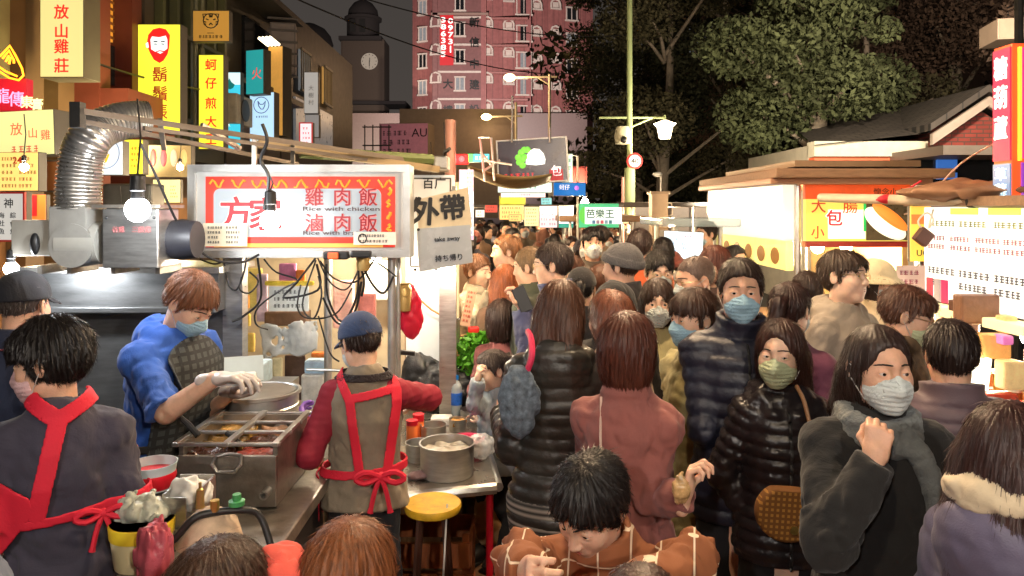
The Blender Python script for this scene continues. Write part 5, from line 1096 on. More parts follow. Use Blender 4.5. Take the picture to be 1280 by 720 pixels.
# main sign
SF = mat('rice_sign_face', srgb(150, 160, 168), .3, var=.0, em=.22, emcol=srgb(214, 224, 232)); SR = mat('rice_sign_red', srgb(206, 50, 36), .35, var=.2, vs_=3, em=.45, emcol=srgb(216, 60, 40)); SO = ink(236, 140, 40, .6)
SRED = ink(200, 36, 44, .5); SDK = ink(70, 40, 44, .1)
def rice(t, k, f):
    w, h = 275 * k, 116 * k
    MB().box((2 * k, -.014, -1 * k), (236 * k, .006, 88 * k), bev=.0025).build('border_panel', SR, t)
    # pale rounded panel with red outline
    def rr(wd, hg, r, cx_, cz_):
        P_ = []
        for (sx, sz, a0) in ((1, 1, 0), (-1, 1, 90), (-1, -1, 180), (1, -1, 270)):
            for a in range(0, 91, 15): P_.append((cx_ + sx * (wd / 2 - r) + r * math.cos(R(a0 + a)), cz_ + sz * (hg / 2 - r) + r * math.sin(R(a0 + a))))
        return P_
    poly(t, 'pale_panel', rr(212 * k, 64 * k, 9 * k, -1 * k, -2 * k), ink(235, 60, 40, .6), y=-.018, th=.003); poly(t, 'pale_panel', rr(208 * k, 60 * k, 8 * k, -1 * k, -2 * k), SF, y=-.022, th=.003)
    mb = MB(); rg = random.Random(3)
    for i in range(9): x = (-110 + i * 26) * k; mb.tube([(x + (j * 3 + rg.uniform(-1, 1)) * k, -.019, (34 + 5 * math.sin(j * 1.3 + i)) * k) for j in range(7)], 1.4 * k, 6)
    for i in range(5): mb.tube([((110 + rg.uniform(0, 5)) * k, -.019, (-40 + i * 15 + j * 3) * k) for j in range(4)], 2.2 * k, 6)
    mb.build('flame_pattern', SO, t); MB().box((0, -.019, -42.5 * k), (210 * k, .003, 5 * k)).build('yellow_strip', ink(228, 170, 80, .5), t)
    for s, x, z in (('方', -77, -2), ('家', -40, -3)):
        lettering(s, 43 * k, WHT, t, (x * k, -.028, z * k), bold=.05); lettering(s, 43 * k, SRED, t, (x * k, -.032, z * k), bold=.025)
    for row, z in ((('雞肉飯'), 18), (('滷肉飯'), -14)):
        for c, x in zip(row, (20, 55, 87)): lettering(c, 22 * k, ink(235, 150, 150, .4), t, ((x + .6) * k, -.028, (z - .5) * k), bold=.03); lettering(c, 24 * k, ink(150, 30, 40, .25), t, (x * k, -.032, z * k), bold=.008)
    lettering('Rice with chicken', 7.5 * k, SDK, t, (54 * k, -.034, 3.0 * k), w=95 * k); lettering('Rice with braised pork', 7.5 * k, SDK, t, (63 * k, -.034, -27.5 * k), w=112 * k)
    for s_ in (-1, 1): MB().box((s_ * 129 * k, -.012, 0), (3 * k, .01, 96 * k)).build('white_rail', WHITEPL, t)
k_ = 3.7 / F_PX
t = sign('stall_sign', 'wide lit red bordered sign for chicken rice and braised pork rice', 236, 206, 513, 322, 3.7, mat('sign_tray', srgb(190, 192, 190), .4, var=.1, em=.08), extra=rice, depth=.14, frame=ALU, fw=9, case=ALU, cat='sign')
def notice(name, label, x0, y0, x1, y1, Y, col, rows, seed=0, tilt=0, em=.25, inkc=BLK, th=.004, cols=1):
    k = Y / F_PX; t = thing(name, label, 'paper notice', W((x0 + x1) / 2, (y0 + y1) / 2, Y)); t.rotation_euler[1] = R(tilt); w, h = (x1 - x0) * k, (y1 - y0) * k
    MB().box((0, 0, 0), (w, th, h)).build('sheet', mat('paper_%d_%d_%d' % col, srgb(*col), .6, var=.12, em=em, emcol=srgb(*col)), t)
    if rows: dashes(t, 'lettering', -w * .42, w * .42, -h * .42, h * .42, rows, inkc, y=-.004, seed=seed, cols=cols)
    return t
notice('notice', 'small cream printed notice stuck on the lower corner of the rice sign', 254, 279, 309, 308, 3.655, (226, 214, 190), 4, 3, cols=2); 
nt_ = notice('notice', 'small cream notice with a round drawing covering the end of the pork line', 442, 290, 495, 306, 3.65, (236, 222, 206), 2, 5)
MB().tube([(-.06 + .02 * math.cos(a), -.005, .0 + .022 * math.sin(a)) for a in np.linspace(0, 6.28, 15)[:-1]], .003, 5, closed=True).build('drawing', BLK, nt_)
# power strips, cables
t = thing('power_strip', 'black and white power strip with an orange switch under the rice sign', 'power strip', W(426, 319, 3.6)); MB().box((-.13, 0, .005), (.10, .04, .035), bev=.008).build('socket_box', WHITEPL, t); MB().box((-.02, -.005, .0), (.12, .045, .04), bev=.008).build('body', BLACKPL, t); MB().box((-.03, -.03, .0), (.05, .02, .03), bev=.004).build('switch', ink(236, 100, 50, .3), t); MB().box((.10, 0, .005), (.10, .04, .035), bev=.01).build('socket_box', BLACKPL, t)
CABLES = [((395, 322), (372, 352), (355, 372), (398, 362), (396, 330)), ((395, 325), (378, 380), (392, 398), (402, 370), (398, 345)), ((397, 322), (412, 352), (432, 362), (447, 340), (449, 322)), ((408, 330), (410, 372), (428, 402), (446, 370), (448, 330)),
          ((280, 324), (285, 355), (296, 362), (305, 340), (308, 322)), ((302, 346), (300, 362), (312, 366), (323, 352), (312, 340)), ((322, 322), (326, 372), (306, 394), (290, 402)), ((330, 324), (345, 340), (372, 350), (352, 362), (322, 385), (320, 405), (335, 412)), ((376, 356), (372, 385), (386, 398), (420, 392), (440, 360)),
          ((450, 326), (466, 356), (480, 366), (492, 345)), ((462, 322), (480, 334), (496, 346)), ((250, 324), (268, 330), (280, 326)), ((446, 322), (455, 350), (452, 370)), ((400, 326), (418, 348), (445, 352), (470, 322)), ((398, 395), (412, 440), (424, 452)), ((404, 372), (418, 400), (432, 404), (445, 386), (452, 352))]
for i, cpts in enumerate(CABLES):
    pts = resample([V3(x, y, 3.68 + .04 * math.sin(i * 2 + j)) for j, (x, y) in enumerate(cpts)], 24); o = MB().tube(pts, .0048 if i % 3 else .0062, 6).build('cable', BLACKPL)
    tag(o, 'black power cable looping below the rice sign among many others', 'cable', 'tangled power cables below the rice sign')
pts = resample([V3(176, 180, 3.05), V3(196, 222, 3.2), V3(226, 285, 3.4), V3(262, 322, 3.5), V3(300, 328, 3.6), V3(324, 318, 3.62)], 30); o = MB().tube(pts, .006, 6).build('cable', BLACKPL); tag(o, 'thick black cable sagging from the awning beam past the motor box to the rice sign', 'cable')
pts = resample([V3(328, 155, 3.4), V3(334, 176, 3.4), V3(326, 200, 3.42), V3(336, 222, 3.42), V3(330, 262, 3.44)], 24); o = MB().tube(pts, .009, 6).build('cable', BLACKPL); tag(o, 'knotted black lamp cable hanging in front of the rice sign', 'cable')
WARM = (1, .84, .62); COOL = (.93, .97, 1.0)
bulb('round white bulb hanging before the motor box of the blower', W(172, 262, 2.95), 16, COOL, .048, cord=.3)
bulb('white bulb hanging on its cable in front of the rice sign', W(338, 275, 3.3), 5, (1, .95, .86), .045, cord=.06)
bulb('white bulb glaring beside the cap of the man in navy', W(14, 336, 3.3), 16, COOL, .03, cord=.12)
# posts and inner back wall
o = MB().box((W(285, 262, 3.7).x, 3.8, 1.0), (.10, .08, 2.0)).build('stall_post', STEEL); tag(o, 'wide steel corner post between the hood and the rice stall window', 'post')
for px, Y, r, lab in ((410, 4.1, .022, 'thin steel post behind the woman in the navy cap'), (490, 3.78, .022, 'steel post under the end of the rice sign'), (498, 3.82, .012, 'slim rail standing against the steel post under the rice sign')):
    o = MB().tube([(W(px, 262, Y).x, Y, 0), (W(px, 262, Y).x, Y, 2.1)], r, 10).build('stall_post', ALU); tag(o, lab, 'post')
CRM = mat('cream_sheet', srgb(226, 206, 172), .55, var=.22, vs_=4, bump=.15, bs=8)
o = MB().box((W(425, 262, 5.1).x, 5.1, 1.05), (1.65, .05, 2.1)).build('stall_back_wall', CRM); tag(o, 'bright cream back wall inside the rice stall', 'wall')
o = MB().box((W(555, 262, 4.75).x, 4.75, .55), (.50, .04, 1.1)).build('stall_side_panel', mat('rusty_panel', srgb(178, 140, 98), .7, var=.5, vs_=6)); tag(o, 'stained rusty panel at the end of the rice stall behind the black bag', 'panel')
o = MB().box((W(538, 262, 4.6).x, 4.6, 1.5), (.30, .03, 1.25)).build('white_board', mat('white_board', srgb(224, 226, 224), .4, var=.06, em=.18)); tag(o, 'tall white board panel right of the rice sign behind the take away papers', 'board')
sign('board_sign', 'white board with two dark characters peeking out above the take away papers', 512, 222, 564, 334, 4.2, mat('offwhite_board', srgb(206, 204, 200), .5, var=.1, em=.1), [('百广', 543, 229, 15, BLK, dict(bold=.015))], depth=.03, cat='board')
o = MB().box((W(560, 262, 4.4).x, 4.4, 1.3), (.10, .05, 1.5)).build('steel_strip', STEEL); tag(o, 'brushed steel strip below the grey take away sleeve', 'panel')
def paper(name, label, pts, Y, m, texts):
    t = thing(name, label, 'paper sign', W(555, 275, Y)); k = Y / F_PX; g = lambda p: ((p[0] - 555) * k, (275 - p[1]) * k)
    MB().prism([g(p) for p in pts], 0, .006).build('sheet', m, t)
    for s, x, y, sz, rz_, b in texts: q = g((x, y)); o = lettering(s, sz * k, BLK, t, (q[0], -.004, q[1]), bold=b); o.rotation_euler = (0, R(rz_), 0)
    return t
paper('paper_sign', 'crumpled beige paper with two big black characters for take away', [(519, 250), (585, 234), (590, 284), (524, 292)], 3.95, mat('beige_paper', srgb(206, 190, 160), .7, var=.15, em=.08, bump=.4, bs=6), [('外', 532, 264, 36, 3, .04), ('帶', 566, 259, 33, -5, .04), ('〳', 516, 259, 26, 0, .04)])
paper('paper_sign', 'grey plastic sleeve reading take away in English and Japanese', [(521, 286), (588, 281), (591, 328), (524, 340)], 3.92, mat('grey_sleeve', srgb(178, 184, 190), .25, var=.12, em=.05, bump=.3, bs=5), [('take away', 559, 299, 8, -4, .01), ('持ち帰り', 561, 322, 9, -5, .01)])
for px, py in ((519, 337), (523, 287)): tag(MB().sphere(W(px, py, 3.88), .008, 6).build('stud', DARKMETAL), 'small dark stud fixing the grey take away sleeve', 'stud', 'studs of the grey sleeve')
# things hanging inside the stall
def packet(label, px, py, w, h, Y, col, name='hanging_packet', em=.1, th=.03, tilt=0, cat='packet'):
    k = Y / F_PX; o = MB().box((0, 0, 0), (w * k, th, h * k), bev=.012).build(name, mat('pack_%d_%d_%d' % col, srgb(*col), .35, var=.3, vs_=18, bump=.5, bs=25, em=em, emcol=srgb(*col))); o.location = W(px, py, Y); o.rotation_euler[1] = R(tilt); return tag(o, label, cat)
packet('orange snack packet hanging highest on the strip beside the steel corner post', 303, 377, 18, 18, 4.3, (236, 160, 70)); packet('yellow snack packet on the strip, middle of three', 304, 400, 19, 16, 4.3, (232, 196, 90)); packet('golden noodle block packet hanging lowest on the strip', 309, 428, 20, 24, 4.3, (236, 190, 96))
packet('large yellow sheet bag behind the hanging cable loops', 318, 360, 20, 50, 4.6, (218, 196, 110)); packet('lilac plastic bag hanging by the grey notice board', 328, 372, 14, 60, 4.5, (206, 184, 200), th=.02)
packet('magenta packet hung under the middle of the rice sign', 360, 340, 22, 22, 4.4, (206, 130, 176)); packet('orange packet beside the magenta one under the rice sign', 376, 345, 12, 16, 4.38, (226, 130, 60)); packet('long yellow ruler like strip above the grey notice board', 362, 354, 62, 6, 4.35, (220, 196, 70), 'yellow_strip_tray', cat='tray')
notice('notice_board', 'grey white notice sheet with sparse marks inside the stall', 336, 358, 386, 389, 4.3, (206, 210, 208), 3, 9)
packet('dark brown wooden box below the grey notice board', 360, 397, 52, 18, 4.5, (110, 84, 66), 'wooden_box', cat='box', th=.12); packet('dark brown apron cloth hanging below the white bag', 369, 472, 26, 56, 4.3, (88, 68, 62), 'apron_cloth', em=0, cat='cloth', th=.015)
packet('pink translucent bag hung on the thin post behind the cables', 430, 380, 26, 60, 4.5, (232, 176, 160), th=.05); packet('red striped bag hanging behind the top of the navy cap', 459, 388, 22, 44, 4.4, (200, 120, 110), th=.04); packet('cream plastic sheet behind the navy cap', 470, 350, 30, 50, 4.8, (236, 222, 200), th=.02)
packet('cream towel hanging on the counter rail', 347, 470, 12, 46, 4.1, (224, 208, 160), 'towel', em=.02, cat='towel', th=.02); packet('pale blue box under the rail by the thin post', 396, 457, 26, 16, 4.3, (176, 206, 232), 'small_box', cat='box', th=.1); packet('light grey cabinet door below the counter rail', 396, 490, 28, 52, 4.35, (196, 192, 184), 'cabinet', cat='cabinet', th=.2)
packet('orange paper roll lying on the small pale blue box', 399, 443, 18, 6, 4.25, (226, 128, 60), 'paper_roll', cat='roll', th=.06)
def sdfobj(name, f, lo, hi, res, m, label, cat, loc=(0, 0, 0)):
    v, q = mesh_sdf(f, lo, hi, res, .02); o = npmesh(name, [(v, q, m)]); o.location = loc; return tag(o, label, cat)
sdfobj('plastic_bag', lambda p: np.maximum(np.maximum(np.abs(p[:, 0] + .1 * p[:, 2]) - .165, np.abs(p[:, 2] - .16 * p[:, 0]) - .095 - .01 * np.sin(p[:, 0] * 30)), np.abs(p[:, 1] + .02 * np.sin(p[:, 0] * 14 + p[:, 2] * 9)) - .012) + folds(p, 2, .007, 26) , (-.26, -.12, -.16), (.26, .12, .16), .009, mat('white_bag', srgb(216, 218, 214), .3, var=.08, bump=.3, bs=20), 'big crumpled white plastic bag hung beside the brown apron cloth', 'plastic bag', W(363, 424, 4.1))
o = MB().tube([V3(383, 462, 4.0), V3(450, 464, 4.0)], .008, 8).build('rail', ALU); tag(o, 'thin steel rail running behind the shoulder of the woman in the cap', 'rail')
sdfobj('red_bag', lambda p: ell(p, (0, 0, 0), (.07, .04, .15)) + folds(p, 5, .008, 24), (-.14, -.1, -.22), (.14, .1, .22), .008, mat('red_bag', srgb(206, 30, 58), .35, var=.15), 'red plastic bag hanging on the steel post under the rice sign', 'plastic bag', W(513, 390, 3.9))
t = thing('ladle', 'brass coloured scoop hanging before the red plastic bag', 'scoop', W(505, 368, 3.85)); MB().lathe([(.0, -.09), (.035, -.085), (.04, .03), (.032, .05), (.036, .06)], n=16).build('cup', mat('brass', (.55, .38, .14), .4, .6, var=.4), t); MB().tube([(0.012 + .022 * math.cos(a), -.035, .02 + .026 * math.sin(a)) for a in np.linspace(0, 6.28, 15)[:-1]], .006, 6, closed=True).build('ring', mat('brass', 0), t)
o = MB().lathe([(0, -.04), (.028, -.035), (.034, .0), (.028, .035), (0, .04)], n=16).build('tin_scoop', mat('brass', 0)); o.location = W(454, 329, 3.66); tag(o, 'small oval brass tin hanging at the lower edge of the rice sign', 'scoop')
o = MB().box((0, 0, 0), (.09, .03, .022), bev=.005).build('clip_rack', BLACKPL); o.location = W(508, 441, 3.85); o.rotation_euler[1] = R(5); tag(o, 'black clamp fixed on the steel post', 'clamp')
t = thing('steel_mug', 'steel measuring mug hanging on the rusty panel', 'mug', W(564, 413, 4.5)); MB().lathe([(.0, -.07), (.052, -.07), (.056, .07), (.052, .07), (.048, -.06)], n=20).build('cup', STEEL, t); MB().tube([(-.02, 0, .07), (-.12, -.02, .13), (-.2, -.02, .2)], .006, 6).build('handle', mat('wood_handle', srgb(196, 140, 70), .5), t)
notice('price_strip', 'long narrow tilted price card hanging beside the cream jacket youth', 580, 358, 592, 408, 4.25, (176, 140, 110), 7, 4, 12, em=.05, inkc=DRED)
tag(packet('red card under the tilted price strip', 592, 412, 14, 8, 4.24, (196, 40, 30)), None, 'card')
# counter with the food warmer
t = thing('food_cart', 'dark steel cart counter carrying the food warmer and the gas ring', 'cart', (-1.12, 2.5, 0)); MB().box((0, -.02, .82), (.78, 1.1, .05), bev=.008).build('worktop', OLDSTEEL, t); MB().box((0, .05, .4), (.7, .9, .78)).build('cabinet', DARKMETAL, t)
CY = 2.62; kc_ = CY / F_PX; zt = HC - (556 - YH) * kc_; zb = .85; xw = W(283, 262, CY).x; wd_ = 124 * kc_; dp = .40
t = thing('food_warmer', 'stainless six well food warmer with a loop handle on its front', 'food warmer', (xw, CY, zb)); h_ = zt - zb
m = MB(); m.box((0, .008, h_ / 2 - .02), (wd_, .016, h_ - .04), bev=.003); m.box((0, dp - .008, h_ / 2), (wd_, .016, h_)); m.box((-wd_ / 2 + .008, dp / 2, h_ / 2), (.016, dp - .034, h_)); m.box((wd_ / 2 - .008, dp / 2, h_ / 2), (.016, dp - .034, h_)); m.box((0, dp / 2, .01), (wd_ - .04, dp - .04, .02)); m.build('body', OLDSTEEL, t)
m = MB()
for x in (-wd_ / 2, 0, wd_ / 2): m.box((x, dp / 2, h_ + .004), (.022, dp + .03, .016), bev=.003)
for y in (0, dp * .36, dp * .68, dp): m.box((0, y, h_ + .002), (wd_ + .03, .018, .012), bev=.003)
m.build('rim_frame', STEEL, t)
FOODS = [(60, 30, 18), (150, 60, 44), (120, 92, 50), (70, 40, 26), (200, 160, 90), (190, 150, 120)]
for i in range(6):
    cx_ = (-1 if i % 2 == 0 else 1) * wd_ / 4; y0_ = (0, dp * .36, dp * .68)[i // 2]; y1_ = (dp * .36, dp * .68, dp)[i // 2]
    f_ = lambda p, a=cx_, y0=y0_, y1=y1_, s=i: np.maximum(np.maximum(np.abs(p[:, 0] - a) - wd_ / 4 + .014, np.abs(p[:, 1] - (y0 + y1) / 2) - (y1 - y0) / 2 + .014), np.abs(p[:, 2] - h_ + .08) - .035) + .012 * wob(p, 90, s) + .006 * wob(p, 210, s)
    v, q = mesh_sdf(f_, (cx_ - wd_ / 4, y0_, h_ - .16), (cx_ + wd_ / 4, y1_, h_), .009, .02); npmesh('braised_food', [(v, q, mat('food_%d' % i, srgb(*FOODS[i]), .25, var=.4, vs_=30, bump=.3))], t)
hx0 = 4 * kc_; m = MB(); m.tube([(hx0 - .045, -.01, h_ - .035), (hx0 - .05, -.03, h_ - .06), (hx0 - .03, -.035, h_ - .085), (hx0 + .03, -.035, h_ - .085), (hx0 + .05, -.03, h_ - .06), (hx0 + .045, -.01, h_ - .035), (hx0, -.006, h_ - .03)], .0065, 8, closed=True); m.build('handle', STEEL, t)
MB().lathe([(0, 0), (.016, 0), (.016, .05), (0.01, .05), (.0, .02)], n=14, mtx=Matrix.Translation((wd_ * .42, 0, .06)) @ Matrix.Rotation(R(90), 4, 'X')).build('drain_tap', STEEL, t)
for i, (p, q, lab) in enumerate((((248, 545), (222, 519), 'black ladle handle sticking out of the warmer on the side of the cook'), ((300, 556), (283, 541), 'worn black ladle resting across the middle bar of the warmer'))):
    o = MB().tube([V3(*p, CY + .1), tuple((Vector(V3(*p, CY + .1)) + Vector(V3(*q, CY + .12))) / 2 + Vector((0, 0, .006))), V3(*q, CY + .12)], [.012, .011, .009], 8).build('ladle', BLACKPL); tag(o, lab, 'ladle')
t = thing('steamer_pot', 'wide round aluminium steamer pot behind the food warmer', 'pot', (W(326, 262, 3.2).x, 3.2, HC - (527 - YH) * 3.2 / F_PX)); rp = 46 * 3.2 / F_PX
MB().lathe([(0, 0), (rp * .95, 0), (rp * .97, .07), (rp, .075), (rp * .97, .08), (rp * .98, .12), (rp * 1.06, .125), (rp * 1.06, .138), (rp * .99, .138), (rp * .93, .12), (0, .115)], n=40).build('body', ALU, t); MB().lathe([(0, .01), (rp * .9, .018), (rp * .92, .0)], (0, 0, .118), 36).build('lid', STEEL, t)
tag(MB().box((W(330, 262, 3.25).x, 3.25, .50), (.42, .42, 1.0 - .03), bev=.01).build('pot_stand', OLDSTEEL), 'steel stand carrying the aluminium steamer pot', 'stand')
packet('pale blue foam box beside the hands of the cook', 318, 466, 30, 26, 3.5, (186, 210, 220), 'foam_box', em=.02, cat='box', th=.2); tag(MB().box((W(320, 262, 3.55).x, 3.6, .55), (.3, .3, 1.02)).build('counter', STEEL), 'steel counter under the pale blue foam box', 'counter')
# clutter on the cart's front half
Yc = 2.15
t = thing('colander', 'blue white plastic colander with a red band on a dark bucket', 'colander', W(191, 590, 2.3)); r_ = 28 * 2.3 / F_PX
MB().lathe([(r_ * .8, -.05), (r_ * .95, 0), (r_, .03), (r_ * 1.04, .03), (r_ * 1.0, .02), (r_ * .9, -.01), (0, -.03)], n=32).build('bowl', mat('pale_blue_plastic', srgb(190, 206, 210), .35), t); MB().lathe([(r_ * .82, -.045), (r_ * 1.0, -.012), (r_ * .96, .002)], n=32).build('band', mat('red_plastic', srgb(206, 26, 44), .35), t)
z9 = t.location.z; o = MB().lathe([(0, 0), (.075, 0), (.09, z9 - .846 - .05), (.085, z9 - .846 - .05), (0, z9 - .86 - .05)], n=24).build('bucket', mat('black_bucket', (.02, .022, .018), .4, var=.3)); o.location = (t.location.x, t.location.y, .846); tag(o, 'black bucket below the red banded colander', 'bucket')
t = thing('napkin_box', 'small steel caddy stuffed with white napkins on the cart', 'napkin caddy', W(236, 626, 2.15)); kk_ = 2.15 / F_PX
m = MB(); m.box((-20 * kk_, 0, -2 * kk_), (.006, .12, 40 * kk_)); m.box((-6 * kk_, -.06, -4 * kk_), (28 * kk_, .006, 36 * kk_)); m.box((22 * kk_, 0, 6 * kk_), (.006, .12, 34 * kk_)); m.box((0, .06, 4 * kk_), (44 * kk_, .006, 40 * kk_)); m.build('tray', STEEL, t)
v, q = mesh_sdf(lambda p: ell(p, (0, 0, .02), (.055, .05, .05)) + .016 * wob(p, 60, 2) + .008 * wob(p, 130, 4), (-.1, -.09, -.06), (.1, .09, .11), .005, .03); npmesh('napkin', [(v, q, mat('tissue', srgb(236, 236, 232), .8, var=.05))], t)
t = thing('gas_burner', 'gas ring with brass valve, green tap and thick black hose on the cart', 'gas burner', W(262, 640, 2.05)); kk_ = 2.05 / F_PX
MB().lathe([(0, 0), (.09, 0), (.075, .05), (.035, .085), (.0, .09)], (.0, 0, -.08), 20).build('cylinder_head', mat('rust_cream', srgb(190, 166, 140), .6, var=.4, vs_=12), t); MB().lathe([(0, 0), (.012, 0), (.010, .05), (.004, .055), (.004, .07), (0, .07)], (-8 * kk_, -.02, .02), 12).build('valve', mat('brass', 0), t); MB().lathe([(0, 0), (.012, .0), (.012, .03), (0, .03)], (12 * kk_, -.03, .015), 12).build('brass_nut', mat('gold_brass', (.7, .5, .15), .3, .9), t)
MB().lathe([(0, 0), (.022, 0), (.022, .012), (.012, .014), (.012, .03), (0, .03)], (34 * kk_, 0, .02), 14).build('green_tap', mat('green_plastic', srgb(70, 150, 90), .4), t)
MB().tube(resample([(-54 * kk_, -.06, 0), (-50 * kk_, -.08, -.05), (-30 * kk_, -.08, -.045), (-12 * kk_, -.06, .0), (4 * kk_, -.04, .012), (40 * kk_, 0, .005), (60 * kk_, .02, -.02), (80 * kk_, 0, -.12)], 30), .010, 10).build('hose', BLACKPL, t)
t = thing('sauce_tub', 'yellow and white tub holding a clear bag of papers beside the aproned woman', 'tub', W(178, 672, 2.05)); MB().lathe([(0, -.07), (.07, -.07), (.082, .02), (.082, .05), (.075, .05)], n=24).build('tub', mat('cream_tub', srgb(226, 214, 170), .4), t); MB().lathe([(.083, .012), (.086, .045), (.083, .05)], n=24).build('band', mat('yellow_band', srgb(230, 200, 50), .4), t)
sdfobj('plastic_bag', lambda p: ell(p, (0, 0, 0), (.085, .07, .06)) + folds(p, 8, .016, 40), (-.13, -.11, -.10), (.13, .11, .11), .006, mat('clear_bag', srgb(190, 194, 180), .2, var=.3, vs_=20), 'crumpled clear bag of papers in the yellow banded tub', 'plastic bag', W(180, 640, 2.08))
sdfobj('plastic_bag', lambda p: ell(p, (0, 0, 0), (.055, .05, .12)) + folds(p * A(1, 1, .4), 3, .016, 42), (-.10, -.09, -.17), (.10, .09, .15), .006, mat('pink_bag', srgb(196, 92, 108), .25, var=.3, vs_=12), 'wrinkled pink plastic bag hung at the front of the cart', 'plastic bag', W(193, 700, 1.9))
packet('orange cloth tucked at the waist side of the cook', 158, 564, 24, 14, 2.6, (236, 130, 40), 'orange_cloth', em=0, cat='cloth', th=.05)
# work table on the right of the cap woman
ZT = .68
t = thing('work_table', 'low stainless steel work table with rolled edge and red front leg', 'table', (0, 0, ZT)); cs = [V3(352, 628, 3.08), V3(620, 603, 3.32), V3(590, 502, 4.72), V3(380, 505, 4.6)]; cs = [Vector((c[0], c[1], 0)) for c in cs]
m = MB(); m.add([(c.x, c.y, 0) for c in cs] + [(c.x, c.y, -.02) for c in cs], [(0, 1, 2, 3), (7, 6, 5, 4), (0, 4, 5, 1), (1, 5, 6, 2), (2, 6, 7, 3), (3, 7, 4, 0)]); m.build('tabletop', mat('table_steel', (.46, .43, .38), .28, .9, var=.3, vs_=6, bump=.05), t)
m = MB(); m.tube([cs[0] + Vector((0, -.012, -.022)), cs[1] + Vector((0, -.012, -.022))], .026, 8); m.tube([cs[1] + Vector((.012, 0, -.022)), cs[2] + Vector((.012, 0, -.022))], .022, 8); m.build('rolled_edge', STEEL, t)
for c, cm in ((cs[1] + Vector((-.03, .05, 0)), mat('red_paint', srgb(206, 24, 44), .4)), (cs[0] + Vector((.05, .05, 0)), OLDSTEEL), (cs[2] + Vector((-.05, -.1, 0)), OLDSTEEL), (cs[3] + Vector((.05, -.1, 0)), OLDSTEEL)): MB().tube([(c.x, c.y, -.03), (c.x, c.y, -ZT)], .017, 10).build('leg', cm, t)
def potlike(name, label, px, py, Y, rpx, hpx, m_, cat='pot', lip=1.04, n=36, fill=None):
    k = Y / F_PX; t = thing(name, label, cat, (W(px, 262, Y).x, Y, ZT + .001)); r, h = rpx * k, hpx * k
    MB().lathe([(0, 0), (r * .93, 0), (r * .97, .01), (r, h * .95), (r * lip, h), (r * .97, h), (r * .95, h * .92), (r * .9, .012), (0, .01)], n=n).build('body', m_, t)
    if fill: v, q = mesh_sdf(lambda p: np.maximum(np.sqrt(p[:, 0] ** 2 + p[:, 1] ** 2) - r * .9, np.abs(p[:, 2] - h * .45) - h * .35) + .01 * wob(p, 70, px), (-r, -r, 0), (r, r, h * 1.1), .007, .02); npmesh('contents', [(v, q, fill)], t)
    return t
potlike('cooking_pot', 'shiny steel pot with a ladle, largest on the work table', 559, 0, 3.42, 34, 40, STEEL, fill=mat('pot_food', srgb(150, 140, 124), .4, var=.4, vs_=20))
potlike('steel_bowl', 'small squat steel bowl half hidden behind the aproned cap woman', 524, 0, 3.62, 17, 22, STEEL, 'bowl'); potlike('steel_pan', 'medium steel pan with a spoon behind the largest pot', 542, 0, 3.95, 16, 18, STEEL, 'pan')
potlike('steel_cup', 'steel cup with amber sauce on the work table', 572, 0, 4.1, 11, 15, STEEL, 'cup', fill=mat('amber_sauce', srgb(190, 140, 70), .2, var=.2)); potlike('steel_bowl', 'shallow steel bowl at the table edge by the bottle', 589, 0, 4.35, 14, 11, STEEL, 'bowl')
potlike('pink_basket', 'pink plastic basket on a white bag behind the largest pot', 584, 0, 3.75, 20, 16, mat('pink_plastic', srgb(226, 66, 110), .4), 'basket', lip=1.15)
sdfobj('plastic_bag', lambda p: ell(p, (0, 0, .0), (.085, .07, .06)) + folds(p, 6, .012, 40), (-.13, -.11, -.08), (.13, .11, .1), .006, FILM, 'white plastic bag bulging beside the largest pot', 'plastic bag', (W(600, 262, 3.62).x, 3.62, ZT + .07))
packet('white tissue pack standing behind the steel pan', 552, 528, 26, 16, 4.25, (226, 224, 218), 'tissue_pack', em=0, cat='tissue pack', th=.1)
for i, (px, Y) in enumerate(((515, 3.9), (523, 3.98))):
    k = Y / F_PX; t = thing('sauce_jar', ('orange sauce jar with red lid nearest the cap woman', 'second orange sauce jar with taller red lid, away from the cap woman')[i], 'jar', (W(px, 262, Y).x, Y, ZT)); MB().lathe([(0, 0), (.03, 0), (.03, .085), (.024, .095), (0, .095)], n=16).build('jar', mat('orange_jar', srgb(236, 120, 60), .25), t); MB().lathe([(.031, .09), (.031, .115 + .01 * i), (0, .117 + .01 * i)], n=16).build('lid', mat('red_plastic', 0), t)
k = 4.4 / F_PX; t = thing('water_bottle', 'clear water bottle with blue cap and blue label on the work table', 'bottle', (W(570, 262, 4.4).x, 4.4, ZT)); r = 7.6 * k; h = 50 * k
MB().lathe([(0, 0), (r * .9, 0), (r, .012), (r, h * .62), (r * .96, h * .66), (r, h * .7), (r * .75, h * .8), (r * .36, h * .88), (r * .36, h * .93)], n=20).build('bottle', mat('clear_pet', (.70, .80, .84), .08, var=0, alpha=.5), t); MB().lathe([(r * 1.02, h * .28), (r * 1.03, h * .30), (r * 1.03, h * .56), (r * 1.02, h * .58)], n=20).build('label', mat('blue_label', srgb(40, 96, 190), .35, var=.5, vs_=40), t); MB().lathe([(r * .44, h * .9), (r * .44, h * 1.0), (0, h * 1.0)], n=16).build('cap', mat('blue_cap', srgb(30, 120, 210), .35), t)
BAG = mat('black_nylon', (.016, .016, .018), .45, var=.3, bump=.25, bs=90)
sdfobj('backpack', lambda p: smin(smin(ell(p, (0, 0, -.02), (.24, .12, .15)), ell(p, (-.13, .0, .09), (.10, .08, .09)), .05), ell(p, (.16, -.02, -.06), (.12, .10, .11)), .05) + folds(p, 9, .012, 24), (-.38, -.22, -.2), (.38, .22, .24), .010, BAG, 'slumped black nylon bag lying on the work table behind the bottle', 'bag', (W(548, 262, 4.55).x, 4.55, ZT + .17))
